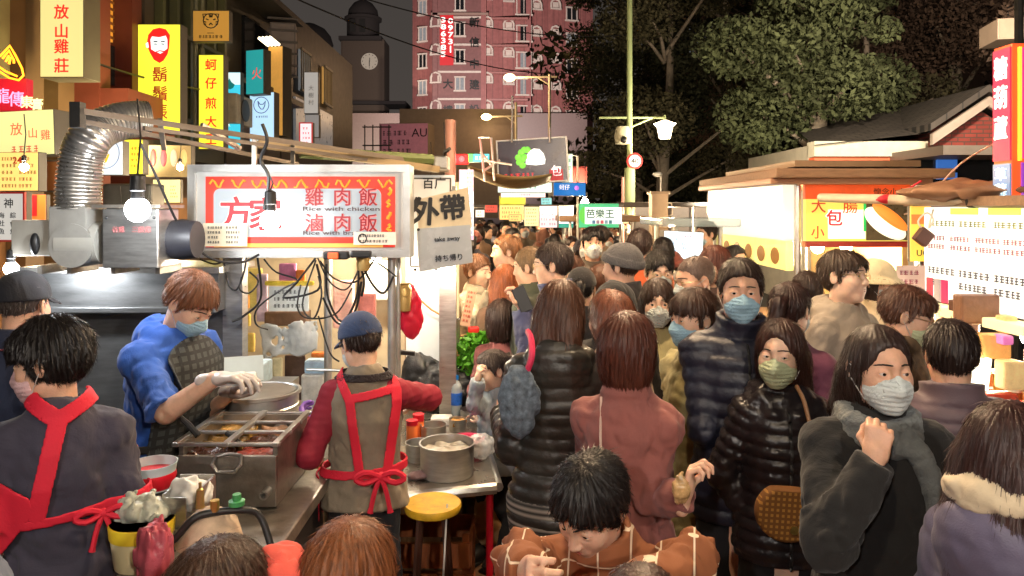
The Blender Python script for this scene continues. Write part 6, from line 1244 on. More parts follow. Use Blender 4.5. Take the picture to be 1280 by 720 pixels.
t = thing('wooden_rack', 'reddish wooden slatted rack of jars beside the apron strings', 'rack', (W(368, 262, 3.25).x, 3.3, ZT)); k = 3.25 / F_PX; WD = mat('red_wood', srgb(140, 62, 34), .5, var=.3, vs_=20, stretch=(1, 1, 6))
for x in (-.09, .09): MB().box((x, .06, .09), (.018, .02, .2)).build('upright', WD, t); MB().box((x, -.06, .09), (.018, .02, .2)).build('upright', WD, t)
for z in (.03, .10, .17): MB().box((0, -.075, z), (.23, .012, .022)).build('slat', mat('pale_wood', srgb(196, 130, 80), .5, var=.2), t); MB().box((0, 0, z - .012), (.2, .13, .008)).build('shelf', WD, t)
sdfobj('rag', lambda p: ell(p, (0, 0, 0), (.07, .04, .022)) + folds(p, 4, .008, 50), (-.1, -.07, -.05), (.1, .07, .05), .005, cloth(150, 120, 120), 'crumpled rag on the table edge in front of the largest pot', 'rag', (W(528, 262, 3.42).x, 3.36, ZT + .018))
sdfobj('plastic_sheet', lambda p: ell(p, (0, 0, 0), (.05, .05, .11)) + folds(p, 14, .014, 40), (-.09, -.09, -.16), (.09, .09, .16), .006, FILM, 'wrinkled clear plastic bag hanging at the side of the food warmer', 'plastic bag', W(352, 560, 3.0))
# under the table: stool with yellow seat, crate, bucket
k = 3.15 / F_PX; t = thing('round_stool', 'stool with a worn yellow round seat with a dark centre hole under the table', 'stool', (W(541, 262, 3.05).x, 3.05, 0)); zs = HC - (628 - YH) * 3.05 / F_PX
MB().lathe([(.02, zs), (.115, zs), (.12, zs - .012), (.115, zs - .03), (.02, zs - .03)], n=28).build('seat', mat('worn_yellow', srgb(206, 164, 40), .5, var=.35, vs_=14), t); MB().lathe([(0, zs - .003), (.02, zs - .003), (.02, zs - .02), (0, zs - .02)], n=12).build('hole', BLACKPL, t)
for a in range(4): MB().tube([(.07 * math.cos(a * 1.57 + .8), .07 * math.sin(a * 1.57 + .8), zs - .03), (.13 * math.cos(a * 1.57 + .8), .13 * math.sin(a * 1.57 + .8), 0)], .012, 6).build('leg', mat('dark_wood', srgb(70, 40, 28), .6), t)
t = thing('wooden_crate', 'worn brown wooden crate under the work table', 'crate', (W(540, 262, 3.5).x, 3.5, 0)); m = MB()
for z in (.06, .2, .34): m.box((0, -.16, z), (.38, .015, .11)); m.box((0, .16, z), (.38, .015, .11)); m.box((-.19, 0, z), (.015, .30, .11)); m.box((.19, 0, z), (.015, .30, .11))
m.build('slat', mat('crate_wood', srgb(150, 84, 44), .6, var=.4, vs_=8, stretch=(4, 1, 1)), t)
for x in (-.17, .17): MB().box((x, -.145, .22), (.03, .02, .42)).build('corner_post', mat('crate_wood', 0), t)
o = MB().lathe([(0, 0), (.13, 0), (.16, .24), (.168, .25), (.155, .25), (.125, .02), (0, .02)], n=28).build('bucket', mat('navy_bucket', srgb(40, 40, 110), .4, var=.2)); o.location = (W(562, 262, 3.1).x + .02, 2.98, 0); tag(o, 'navy blue plastic bucket at the foot of the work table', 'bucket')
o = MB().tube([V3(559, 630, 3.0), V3(554, 722, 2.9)], .004, 6).build('cord', WHITEPL); tag(o, 'thin white cord hanging in front of the yellow stool', 'cord')
sdfobj('sack', lambda p: ell(p, (0, 0, 0), (.13, .11, .2)) + folds(p, 3, .014, 18), (-.2, -.18, -.26), (.2, .18, .26), .012, cloth(176, 136, 90), 'tan sack leaning behind the red table leg', 'sack', (W(618, 262, 4.0).x, 4.05, .22))
# leafy greens behind the child
cents = [(*W(px - 6, py, 4.55), .08) for px, py in ((590, 432), (602, 424), (612, 430), (596, 446), (606, 440), (590, 456), (618, 424))]; V, Q = leaf_cloud(cents, 900, .03, 3); o = npmesh('lettuce', [(V, Q, mat('lettuce_leaf', srgb(96, 170, 44), .5, var=.4, vs_=20))]); tag(o, 'heap of bright green lettuce leaves behind the small child', 'vegetables')
light(None, (0, 0, 0), 0) if 0 else None
bulb('warm bulb inside the rice stall behind the hanging bags', W(470, 322, 4.45), 26, (1, .86, .64), .03, cord=.1)
bulb('warm bulb lighting the table end by the black bag', W(545, 342, 4.0), 11, (1, .84, .6), .02, cord=.05)
# ------------------------------------------------------------------ right-hand stalls
WL = mat('lightbox_white', (.5, .5, .46), .4, var=0, em=.75, emcol=(1, .93, .74)); WL2 = lit(252, 246, 206, 1.1)
XA, YA0, YA1 = 2.25, 5.8, 7.7
t = thing('market_stall', 'sausage stall with a timber capped roof and white lightbox on its street side', 'market stall', (XA, YA0, 0))
zA = lambda py: HC - (py - YH) * YA0 / F_PX
for y in (0, YA1 - YA0):
    for x in (0, .95): MB().tube([(x - (.12 if y else 0), y, 0), (x - (.12 if y else 0), y, zA(212))], .028, 8).build('post', ALU, t)
RW = mat('roof_timber', srgb(128, 100, 76), .7, var=.3, vs_=8, stretch=(1, 6, 6))
MB().box((.42, .9, zA(218)), (1.35, 2.3, .07), bev=.01).build('roof', RW, t); MB().box((.36, .95, zA(227)), (1.25, 2.2, .05), bev=.01).build('roof', paint(150, 110, 84), t); MB().box((.5, 1.0, zA(207) + .02), (1.0, 1.9, .05)).build('roof', paint(140, 116, 90), t)
m4 = MB(); 
MB().box((-.06, (YA1 - YA0) / 2, zA(265)), (.10, YA1 - YA0 - .04, 70 * YA0 / F_PX), bev=.01).build('lightbox', WL, t).rotation_euler[2] = R(3)
MB().box((-.05, (YA1 - YA0) / 2, zA(320)), (.06, YA1 - YA0 - .05, 38 * YA0 / F_PX), bev=.008).build('menu_box', mat('menu_yellow_lit', srgb(236, 226, 150), .4, var=.25, vs_=9, em=.75, emcol=srgb(240, 222, 130)), t)
kA = YA0 / F_PX; f_ = lambda px, py: ((px - 993) * kA, (py - YH) * -kA + HC)
for i in range(5): MB().sphere((-.09, .25 + i * .34, zA(322)), (.01, .10, .07), 8).build('food_picture', ink(150, 110, 60, .4), t)
MB().box((-.10, .3, zA(250)), (.012, .12, .12)).build('red_seal', ink(206, 60, 70, .7), t)
x0, z0_ = f_(1000, 303); x1, z1_ = f_(1130, 232)
MB().box(((x0 + x1) / 2, -.02, zA(240)), (x1 - x0, .05, 18 * kA)).build('fascia', mat('orange_fascia', srgb(210, 80, 36), .4, var=.3, vs_=6, em=.35, emcol=srgb(230, 90, 40)), t)
MB().box(((x0 + x1) / 2, -.03, zA(275)), (x1 - x0, .06, 52 * kA)).build('sign_panel', mat('sausage_sign', srgb(206, 186, 70), .4, var=.0, em=.6, emcol=srgb(240, 226, 110)), t)
MB().box((f_(1050, 0)[0], -.062, zA(280)), (46 * kA, .006, 36 * kA)).build('white_patch', lit(255, 252, 220, 1.0), t)
for s_, px, py, sz in (('大', 1015, 257, 19), ('腸', 1054, 258, 19), ('小', 1014, 290, 17)): lettering(s_, sz * kA, ink(196, 60, 30, .4), t, (f_(px, 0)[0], -.066, f_(0, py)[1]), bold=.005)
lettering('包', 21 * kA, lit(255, 250, 240, 1.5), t, (f_(1034, 0)[0], -.068, f_(0, 272)[1]), bold=.06); lettering('包', 21 * kA, ink(220, 40, 50, .8), t, (f_(1034, 0)[0], -.072, f_(0, 272)[1]), bold=.03)
lettering('懷念小食', 10 * kA, ink(60, 30, 24), t, (f_(1104, 0)[0], -.05, f_(0, 240)[1]))
MB().box((f_(1102, 0)[0], -.064, f_(0, 277)[1]), (56 * kA, .006, 46 * kA)).build('picture', mat('picture_dark', srgb(80, 70, 50), .3, var=.4, vs_=20, em=.25), t); MB().box((f_(1072, 0)[0], -.067, f_(0, 271)[1]), (3 * kA, .004, 36 * kA)).build('green_strip', ink(30, 170, 80, .8), t)
o = MB().sphere((0, 0, 0), (.19, .02, .085), 12).build('picture_bun', ink(236, 232, 214, .8), t); o.location = (f_(1097, 0)[0], -.07, f_(0, 279)[1]); o.rotation_euler[1] = R(35); o = MB().sphere((0, 0, 0), (.17, .02, .05), 12).build('picture_sausage', ink(226, 130, 50, .7), t); o.location = (f_(1102, 0)[0], -.085, f_(0, 271)[1]); o.rotation_euler[1] = R(37)
MB().box(((x0 + x1) / 2, -.02, zA(305)), (x1 - x0, .07, 7 * kA)).build('sign_rail', mat('red_rail', srgb(150, 40, 36), .4), t)
MB().box((.45, .95, .45), (.9, 1.8, .9), bev=.02).build('counter', paint(150, 120, 90), t); MB().box((.9, 1.0, 1.5), (.05, 1.8, 1.2)).build('back_wall', mat('warm_wall', srgb(226, 190, 130), .6, var=.2), t)
bulb('bright bulb nearest the corner post of the sausage stall', W(1022, 309, 6.1), 110, (1, .74, .42), .05, cord=.05); bulb('second bright bulb under the sausage sign, above the man in the grey hood', W(1058, 308, 6.0), 100, (1, .74, .42), .045, cord=.05)
MB().box((f_(1005, 0)[0], .55, zA(322)), (.2, .02, .22)).build('lit_price_card', WL2, t)
# stall B: fruit drinks, overexposed panel
XB = 2.52; Y0, Y1 = 3.3, 4.45
t = thing('market_stall', 'sweet fruit stall with a long overexposed white menu panel facing the street', 'market stall', (XB, Y0, 0))
for y in (0, Y1 - Y0): MB().tube([(.02, y, 0), (.02, y, 1.86)], .02, 8).build('post', ALU, t)
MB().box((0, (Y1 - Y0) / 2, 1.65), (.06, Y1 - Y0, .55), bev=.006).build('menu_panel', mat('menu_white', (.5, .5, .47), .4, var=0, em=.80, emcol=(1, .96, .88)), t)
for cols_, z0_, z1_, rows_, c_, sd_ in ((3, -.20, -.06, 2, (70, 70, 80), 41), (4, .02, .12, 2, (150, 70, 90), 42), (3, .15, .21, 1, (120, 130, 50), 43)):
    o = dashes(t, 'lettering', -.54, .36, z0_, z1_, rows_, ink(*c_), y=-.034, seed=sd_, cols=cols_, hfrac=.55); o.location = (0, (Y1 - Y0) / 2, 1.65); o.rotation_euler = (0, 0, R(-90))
for i, (y, c) in enumerate(((1.08, (190, 60, 80)), (1.0, (160, 150, 150)), (.93, (210, 40, 90)))): MB().box((-.034, y, 1.44), (.006, .06, .13)).build('drink_picture', ink(*c, .5), t)
for y in (.05, .42, .75): MB().box((-.033, y, 1.90), (.008, .24, .035)).build('lime_strip', ink(200, 210, 80, .9), t)
for i in range(3): MB().box((-.10, .25 + i * .38, 1.345), (.12, .30, .05), bev=.008).build('price_rail', lit(255, 236, 170, .9), t)
MB().box((.45, .6, .42), (.85, 1.3, .84), bev=.02).build('counter', mat('warm_counter', srgb(206, 150, 80), .5, var=.2), t); MB().box((.9, .6, 1.35), (.04, 1.3, .95)).build('back_wall', mat('warm_wall', 0), t); MB().box((.45, .6, 1.955), (1.05, 1.4, .05)).build('roof', RW, t)
bulb('strong bulb under the white menu panel of the sweet stall', (XB + .18, 3.85, 1.24), 20, (1, .82, .55), .035, cord=.06); bulb('second strong bulb deeper in the sweet stall', (XB + .3, 4.25, 1.26), 20, (1, .80, .5), .035, cord=.06)
pts = [V3(1026, 247, 5.35), V3(1135, 250, 4.5), V3(1218, 252, 3.95), V3(1300, 254, 3.5)]; o = MB().tube(pts, .032, 10).build('roof_rail', paint(186, 172, 152, .45)); tag(o, 'long pale pipe rail running along the roof edge of the sweet stall', 'rail')
o = MB().lathe([(.034, -.03), (.036, 0), (.034, .03)], n=12).build('pipe_clamp', BLACKPL); o.location = W(1218, 252, 3.95); o.rotation_euler = (R(90), 0, R(30)); tag(o, 'dark clamp joint in the middle of the pale pipe rail', 'clamp')
f_ = lambda p: ell(p, (0, 0, 0), (.70, .55, .085)) + folds(p, 3, .020, 9) + .016 * wob(p, 26, 1)
sdfobj('tarpaulin', lambda p: smax(f_(p), -.06 - p[:, 2], .01), (-.85, -.6, -.14), (.85, .6, .17), .014, mat('brown_tarp', srgb(132, 96, 70), .75, var=.25, bump=.3, bs=25), 'brown canvas heaped over the roof of the sweet stall', 'tarpaulin', (2.95, 4.2, 2.01))
k = 4.5 / F_PX; sign('stall_sign', 'narrow orange and yellow upright board at the corner of the sweet stall', 1137, 257, 1163, 327, 4.5, lit(236, 190, 70, .9), [('UC', 1152, 316, 11, BLK)], depth=.03, fw=.3, extra=lambda t, k, f: MB().box((-2 * k, -.012, 18 * k), (20 * k, .006, 12 * k)).build('orange_patch', ink(240, 100, 40, .9), t))
t = thing('adapter', 'dark brown power adapter hanging on a loop of wire at the sweet stall corner', 'adapter', W(1154, 296, 4.3)); o = MB().box((0, 0, 0), (.085, .05, .09), bev=.01).build('case', mat('brown_case', srgb(80, 50, 42), .5, var=.3), t); o.rotation_euler = (0, R(38), 0); MB().tube(resample([(0, 0, .04), (-.03, 0, .09), (.02, 0, .14), (.06, 0, .10), (.03, 0, .05), (.06, 0, .16)], 20), .005, 6).build('wire', paint(230, 220, 200), t)
m = MB(); m.sphere(W(1110, 249, 4.66), (.07, .035, .03), 8); m.tube([W(1095, 250, 4.7), W(1125, 242, 4.62), W(1152, 226, 4.5)], .006, 6); tag(m.build('red_tie', mat('red_cloth', srgb(196, 30, 50), .6)), 'red tie knotted round the pale pipe rail', 'tie')
o = MB().tube(resample([V3(1130, 268, 4.55), V3(1152, 258, 4.5), V3(1200, 205, 4.3), V3(1262, 170, 4.2)], 16), .005, 6).build('wire', paint(206, 170, 150)); tag(o, 'thin pale wire rising from the pipe rail to the sweet stall sign', 'wire')
# vertical sweet sign
t = thing('vertical_sign', 'tall two faced pink and purple sign for candied fruit on the sweet stall', 'sign', W(1283, 150, 3.75)); k = 3.75 / F_PX; hz_ = 192 * k
SG = mat('sign_redpink', srgb(222, 40, 70), .35, var=.05, em=.8, emcol=srgb(230, 44, 76))
MB().box((18 * k, .07, 0), (72 * k, .14, hz_), bev=.004).build('casing', mat('sign_edge', srgb(240, 90, 40), .4, em=.6, emcol=srgb(245, 90, 40)), t)
z_ = lambda py: (150 - py) * k; xl = -18.6 * k; ry = lambda o_: setattr(o_, 'rotation_euler', (0, 0, R(-90)))
MB().box((xl, .07, z_(129)), (.012, .132, 142 * k)).build('face_panel', SG, t); MB().box((xl, .07, z_(226)), (.012, .132, 44 * k)).build('face_panel', mat('sign_slate', srgb(110, 130, 170), .35, var=.1, em=.5, emcol=srgb(110, 140, 180)), t)
MB().box((22 * k, -.006, z_(129)), (58 * k, .012, 138 * k)).build('face_panel', mat('sign_hotpink', srgb(226, 40, 130), .35, em=.8, emcol=srgb(230, 44, 140)), t); MB().box((-10 * k, -.010, z_(130)), (3 * k, .016, 142 * k)).build('trim', ink(250, 200, 60, .9), t); MB().box((22 * k, -.006, z_(224)), (58 * k, .012, 42 * k)).build('face_panel', mat('sign_violet', srgb(130, 60, 180), .35, em=.6, emcol=srgb(140, 70, 190)), t)
for c, py in zip('糖葫蘆', (82, 119, 158)): ry(lettering(c, 24 * k, WHT, t, (xl - .010, .07, z_(py)), bold=.03, w=.105, h=30 * k))
for c, py in zip('草莓', (217, 237)): ry(lettering(c, 18 * k, lit(220, 244, 250, .9), t, (xl - .010, .07, z_(py)), bold=.02, w=.09, h=17 * k))
for py in (84, 110, 142, 172): MB().sphere((-1 * k, -.014, z_(py)), (5 * k, .01, 9 * k), 8).build('fruit_picture', ink(190, 20, 100, .6), t)
# goods on the sweet stall
gx = lambda px, Y: W(px, 262, Y).x
for i, (px, py, Y, w_, h_, c, lab) in enumerate(((1226, 386, 3.8, 60, 36, (120, 84, 62), 'brown hanging cloth under the white menu panel'), (1258, 405, 3.6, 16, 22, (226, 190, 130), 'cream perforated box on the upper shelf of the sweet stall'), (1240, 432, 3.55, 36, 30, (226, 170, 100), 'tan box stack on the sweet stall shelf'), (1254, 424, 3.5, 14, 12, (236, 130, 206), 'pink sticker card on the tan boxes'), (1246, 505, 3.4, 40, 30, (176, 60, 40), 'red box of sauce pots on the sweet stall counter'), (1262, 468, 3.42, 26, 36, (236, 200, 140), 'cream bag leaning on the red box at the sweet stall'), (1205, 395, 3.95, 30, 40, (90, 60, 46), 'dark brown bag hanging at the edge of the sweet stall'))):
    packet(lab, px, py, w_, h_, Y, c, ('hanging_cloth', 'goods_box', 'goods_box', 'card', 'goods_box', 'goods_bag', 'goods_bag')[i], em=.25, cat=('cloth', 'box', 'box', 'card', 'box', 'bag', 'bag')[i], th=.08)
for i in range(22):
    y = 3.36 + (i % 11) * .105; x = XB + .06 + (i // 11) * .16; c_ = ((206, 150, 70), (226, 196, 150), (196, 90, 60), (236, 216, 170), (150, 90, 50))[i % 5]; h_ = .10 + .05 * ((i * 7) % 3)
    t2 = thing('sauce_jar' if i % 2 else 'paper_cup', 'small jar or cup crowded on the warm counter of the sweet stall', 'jar' if i % 2 else 'cup', (x, y, .84), 0, 'jars and cups on the sweet stall counter'); MB().lathe([(0, 0), (.032, 0), (.038, h_), (.03, h_), (0, h_ - .01)], n=14).build('body', mat('cup_%d' % (i % 5), srgb(*c_), .35, var=.2), t2); MB().lathe([(.04, h_ - .012), (.041, h_ + .006), (0, h_ + .008)], n=14).build('lid', mat('lid_%d' % (i % 3), srgb(*((200, 60, 50), (236, 230, 214), (180, 130, 60))[i % 3]), .4, var=.1), t2)
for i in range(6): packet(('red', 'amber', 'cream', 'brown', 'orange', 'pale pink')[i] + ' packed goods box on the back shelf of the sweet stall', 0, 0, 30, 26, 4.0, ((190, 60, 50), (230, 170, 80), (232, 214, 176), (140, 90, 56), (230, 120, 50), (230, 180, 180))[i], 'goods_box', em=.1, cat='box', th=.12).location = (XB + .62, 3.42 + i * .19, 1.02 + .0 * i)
MB().box((.65, .6, .93), (.2, 1.25, .02)).build('shelf', mat('shelf_wood', srgb(180, 120, 60), .5), bpy.data.objects['market_stall.%03d' % (sum(o.name.startswith('market_stall') for o in bpy.data.objects) - 1)])
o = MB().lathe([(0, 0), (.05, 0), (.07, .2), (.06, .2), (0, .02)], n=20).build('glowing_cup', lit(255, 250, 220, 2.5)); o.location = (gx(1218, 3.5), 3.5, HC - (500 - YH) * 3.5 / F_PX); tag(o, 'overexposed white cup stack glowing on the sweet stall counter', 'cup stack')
mb = MB(); rg = random.Random(8)
for i in range(14): mb.sphere((rg.uniform(-.06, .06), rg.uniform(-.05, .05), rg.uniform(-.05, .05)), .022, 6)
o = mb.build('strawberry_pile', mat('strawberry', srgb(206, 40, 40), .3, var=.2)); o.location = W(1148, 454, 3.6); tag(o, 'pile of red strawberries between the glasses man and the purple coat', 'strawberries')
packet('pink glowing tray under the strawberries', 1146, 470, 26, 10, 3.6, (226, 150, 190), 'tray', em=.4, cat='tray', th=.14)
notice('notice', 'grey card with a red round seal on the post behind the glasses man', 1120, 332, 1156, 372, 4.3, (200, 176, 166), 3, 15, em=.1, inkc=ink(140, 60, 80))
# added bulbs, mostly out of sight, to brighten diners, shoppers and crowd
bulb('added fill bulb over the diners, above the frame', (.15, .55, 3.05), 55, (1, .78, .52), .05, cord=.4); bulb('added fill bulb behind the camera on the park side', (1.3, -2.0, 3.1), 230, (1, .90, .78), .05, cord=.4); bulb('added fill bulb behind the camera on the stall side', (-1.1, -2.0, 3.1), 190, (1, .92, .85), .05, cord=.4)
bulb('added bulb hidden behind the take away papers to light the crowd', (-.5, 5.4, 2.0), 62, (1, .72, .42), .05, cord=.4); bulb('added bulb beside the deep blue sign to light the far crowd', (.95, 9.6, 2.0), 230, (1, .72, .42), .05, cord=.4)
bulb('added bulb hidden on the shop side to light the far crowd', (-.95, 8.6, 2.15), 170, (1, .72, .42), .05, cord=.4)
bulb('added fill bulb over the street between the rice stall and the sweet stall, above the frame', (.55, 3.0, 3.0), 120, (1, .72, .44), .05, cord=.4); bulb('added fill bulb high over the street before the sausage stall, above the frame', (.7, 4.7, 3.45), 290, (1, .70, .42), .05, cord=.4)
# ------------------------------------------------------------------ people
SK = skin(226, 180, 152); SK2 = skin(216, 168, 140); SK3 = skin(232, 192, 166)
HB = hairm(24, 18, 17); HDB = hairm(44, 28, 22); HBR = hairm(92, 54, 34); HRED = hairm(86, 44, 32); HOR = hairm(156, 86, 48); HLB = hairm(140, 92, 54); HGR = hairm(70, 62, 58)
MBLUE = mat('mask_blue', srgb(150, 186, 206), .8, var=.06); MGREEN = mat('mask_green', srgb(188, 198, 162), .8, var=.06); MWHITE = mat('mask_white', srgb(206, 214, 214), .8, var=.05); MPINK = mat('mask_pink', srgb(214, 176, 178), .8, var=.05)
def P(label, hx, ytop, Y, rot, H=None, armsW=None, lean=0, lside=0, head=(0, 0, 0), seat=None, fem=False, hs=None, hat=None, **kw):
    hs_ = hs or (.95 if fem else .975); ztop = HC - (ytop - YH) * Y / F_PX - (.020 if hat else .012); Rt = rotm(0, lean, lside); Rh = Rt @ rotm(*head); H_ = H or 1.65
    for _ in range(12):
        s = H_ / 1.72; hipz = .52 * H_ if seat is None else seat + .10
        Hc = A(0, 0, hipz) + A(0, .012 * s, .60 * s) @ Rt.T + (A(0, -.016, .090) * hs_) @ Rh.T; e = ztop - (Hc[2] + .118 * hs_)
        if H: break
        H_ += e * .9
    Rz = rotm(rot); X = (hx - 640) * Y / F_PX; c = A(*Hc) @ Rz.T; x, y = X - float(c[0]), Y - float(c[1])
    arms = None
    if armsW:
        arms = {k: tuple(tuple((np.array(q, f4) - A(x, y, 0)) @ Rz) if q is not None else None for q in v) for k, v in armsW.items()}
    return person(label, x, y, rot, float(H_), fem=fem, lean=lean, lside=lside, head=head, seat=seat, hs=hs_, arms=arms, hat=hat, **kw)
def plaid(name, base, line, sp=(.17, .15), w=.05, w2=None):
    m = mat(name, base, .85, var=0, bump=.1, bs=260); nt = m.node_tree; N = nt.nodes; L = nt.links; b = N['Principled BSDF']; tc = N.new('ShaderNodeTexCoord'); sp_ = N.new('ShaderNodeSeparateXYZ'); L.new(tc.outputs['Object'], sp_.inputs[0]); outs = []
    for ax, s_ in (('X', sp[0]), ('Z', sp[1])):
        a = N.new('ShaderNodeMath'); a.operation = 'DIVIDE'; L.new(sp_.outputs[ax], a.inputs[0]); a.inputs[1].default_value = s_; f = N.new('ShaderNodeMath'); f.operation = 'FRACT'; L.new(a.outputs[0], f.inputs[0])
        c_ = N.new('ShaderNodeMath'); c_.operation = 'LESS_THAN'; L.new(f.outputs[0], c_.inputs[0]); c_.inputs[1].default_value = w; outs.append(c_)
    mx = N.new('ShaderNodeMath'); mx.operation = 'MAXIMUM'; L.new(outs[0].outputs[0], mx.inputs[0]); L.new(outs[1].outputs[0], mx.inputs[1]); r = N.new('ShaderNodeMixRGB'); L.new(mx.outputs[0], r.inputs[0]); r.inputs[1].default_value = (*base, 1); r.inputs[2].default_value = (*line, 1); L.new(r.outputs[0], b.inputs['Base Color']); return m
REDAP = mat('red_apron', srgb(214, 30, 56), .75, var=.12, bump=.1, bs=200)
def knot(c, name, q, m, s=1.0):
    """bow of two loops and two tails at local point q"""
    q = Vector([float(t) for t in q]); mb = MB()
    for sg in (-1, 1):
        mb.tube(resample([q, q + Vector((sg * .05, .02, .022)) * s, q + Vector((sg * .085, .02, .0)) * s, q + Vector((sg * .05, .02, -.016)) * s, q], 12), .010 * s, 6); mb.tube(resample([q, q + Vector((sg * .02, .012, -.05)) * s, q + Vector((sg * .035, .016, -.12)) * s], 8), [.009 * s] * 7 + [.012 * s], 6)
    mb.sphere(q, .016 * s, 6); return mb.build(name, m, c.o)
# 1. aproned woman at the left edge
c = P('woman with short wavy black hair, grey tee and red apron straps, turned to the cook', 62, 399, 2.12, -152, fem=True, bw=1.04, head=(64, 12, 0), sk=SK2, mask=MPINK, hair=dict(k='mid', t=.026, front=.05, nape=-.13, m=HB, wave=.006, L=.07, spiky=.12, w=.0010, n=2, open=.05),
      top=dict(m=cloth(58, 55, 70), name='tee_shirt', sleeve=.75, hem=-.14, t=.018, collar='', fold=.010), bottom=dict(m=cloth(22, 20, 24)), hands={'R': dict(fore=True), 'L': dict(fore=True)})
h = c.s
band(c, 'apron_strap', [(.15, 1.47), (.10, 1.40), (.0, 1.33), (.05, 1.08)], .048, REDAP); band(c, 'apron_strap', [(.0, 1.33), (-.10, 1.385), (-.16, 1.45)], .045, REDAP); band(c, 'apron_strap', [(.17, 1.0), (.10, 1.10), (.20, 1.16)], .09, REDAP)
wrap(c, 'apron_belt', lambda p: 1.06 + .10 * p[:, 0] * -1, .028, REDAP); knot(c, 'apron_bow', (-.11, .175, 1.075), REDAP, .8)
# 2. cap man
c = P('man in dark cap and navy polo with maroon collar, back turned by the hood', 30, 336, 2.72, 172, bw=1.05, head=(10, 6, 0), sk=SK2, mask=MWHITE, hat=dict(k='cap', m=cloth(22, 24, 34)), hair=dict(k='capped', t=.004, front=.03, m=HGR, L=.02, n=.5), top=dict(m=cloth(34, 42, 66), name='polo_shirt', sleeve=.9, collar='fold'), lod=1)
wrap(c, 'collar_stripe', lambda p: c.toP((0, 0, .545 * c.s))[2] + 0 * p[:, 0], .012, cloth(120, 50, 60), res=.006)
# 3. cook in blue
GLOVE = mat('clear_glove', srgb(206, 196, 190), .3, var=.08, bump=.3, bs=60)
APR = plaid('apron_check', srgb(72, 76, 76), srgb(46, 48, 50), (.035, .035), .4)
c = P('cook with reddish brown hair in a blue hoodie and dark checked apron, looking down', 238, 342, 3.0, 72, bw=1.16, lean=8, head=(0, 30, 0), sk=SK, mask=MBLUE, hair=dict(k='short', t=.026, front=.055, nape=-.05, m=hairm(122, 76, 48), L=.05, spiky=.2, wave=.005, n=1.6, w=.001), lod=0,
      armsW={'R': (W(206, 512, 2.72), W(268, 474, 2.66)), 'L': (W(262, 512, 3.1), W(296, 486, 2.92))}, hands={'R': dict(m=GLOVE, fore=True, curl=.5, nrm=(0, 0, -1), side=1, fwd=(.25, -1, .15)), 'L': dict(m=GLOVE, curl=.6, nrm=(0, 0, 1), side=1, fwd=(-.2, -1, .05))},
      top=dict(m=cloth(44, 88, 172), name='hoodie', sleeve=.98, hood=True, hem=-.2, t=.020, fold=.011), bottom=dict(m=cloth(40, 38, 40)))
band(c, 'apron', [(0, .45), (0, 1.02), (0, 1.22)], .36, APR, side=-1); wrap(c, 'apron_belt', lambda p: .98 + 0 * p[:, 0], .03, cloth(30, 30, 32))
t = thing('lunch_box', 'white paper lunch box held in the gloved hands of the cook', 'lunch box', W(294, 474, 2.72), 20); MB().box((0, 0, 0), (.15, .10, .03), bev=.008).build('tray', WHITEPL, t); o = MB().box((.03, .04, .05), (.14, .006, .10)).build('lid', mat('blue_white', srgb(206, 222, 228), .4), t); o.rotation_euler[0] = R(-30)
# 4. woman in navy cap, back turned
RIB = mat('ribbed_maroon', srgb(146, 30, 50), .8, var=.15, bump=.1)
c = P('stall woman in navy cap, taupe vest and red apron straps, back turned', 450, 388, 3.04, 184, fem=True, bw=1.10, hs=.95, lean=3, head=(32, 16, 4), sk=SK, glasses=GOLD, mask=MWHITE, hat=dict(k='cap', m=cloth(44, 62, 98)), hair=dict(k='bun', t=.010, front=.055, nape=-.07, m=HDB, L=.05),
      armsW={'L': (W(393, 552, 2.92), W(378, 520, 3.12)), 'R': (W(545, 498, 3.26), W(512, 505, 3.44))}, hands={'L': dict(m=mat('purple_glove', srgb(150, 110, 206), .4, var=.1), curl=.5), 'R': dict()},
      top=dict(m=cloth(132, 120, 102), name='vest', sleeve=0, hem=-.06, t=.022, collar='', fold=.010), under=dict(m=RIB, name='ribbed_sweater', rib=1, t=.012), bottom=dict(m=cloth(24, 26, 30)))
wrap(c, 'neckband', lambda p: c.toP((0, 0, .55 * c.s))[2] + 0 * p[:, 0], .035, cloth(38, 28, 30), res=.006)
lx = lambda px: -(px - 463) / 302; lz = lambda py: HC - (py - YH) * 3.0 / F_PX
band(c, 'apron_strap', [(lx(432), lz(462)), (lx(450), lz(492)), (lx(462), lz(582))], .038, REDAP); band(c, 'apron_strap', [(lx(502), lz(458)), (lx(504), lz(500)), (lx(496), lz(560)), (lx(492), lz(585))], .038, REDAP); band(c, 'apron_strap', [(lx(448), lz(490)), (lx(504), lz(480))], .034, REDAP)
wrap(c, 'apron_belt', lambda p: lz(580) - .06 * p[:, 0] - .0, .034, REDAP); knot(c, 'apron_bow', (lx(488), .165, lz(577)), REDAP, 1.1); band(c, 'apron_edge', [(lx(408), lz(590)), (lx(404), lz(690))], .03, REDAP, side=0, g=lambda p: ell(p, (0, 0, .85), (.185, .14, .6)) )
# 5. man in plaid shirt eating
PL = plaid('plaid_rust', srgb(146, 88, 54), srgb(236, 214, 184), (.078, .078), .055)
c = P('young man in rust plaid shirt bent over his meal, thick black hair towards us', 738, 572, 1.86, -14, seat=.45, lean=12, bw=1.06, head=(-24, 22, 0), sk=SK, hair=dict(k='short', t=.024, front=.056, nape=-.06, open=.085, m=HB, L=.08, spiky=.06, wave=.004, w=.0010, down=.25, n=2.5),
      armsW={'R': (W(632, 700, 1.62), W(664, 722, 1.42)), 'L': (W(858, 704, 1.72), W(790, 742, 1.5))}, hands={'R': dict(curl=.9), 'L': dict(curl=.7)}, top=dict(m=PL, name='plaid_shirt', t=.022, hem=-.12, collar='fold', fold=.010), bottom=dict(m=cloth(40, 40, 50)))
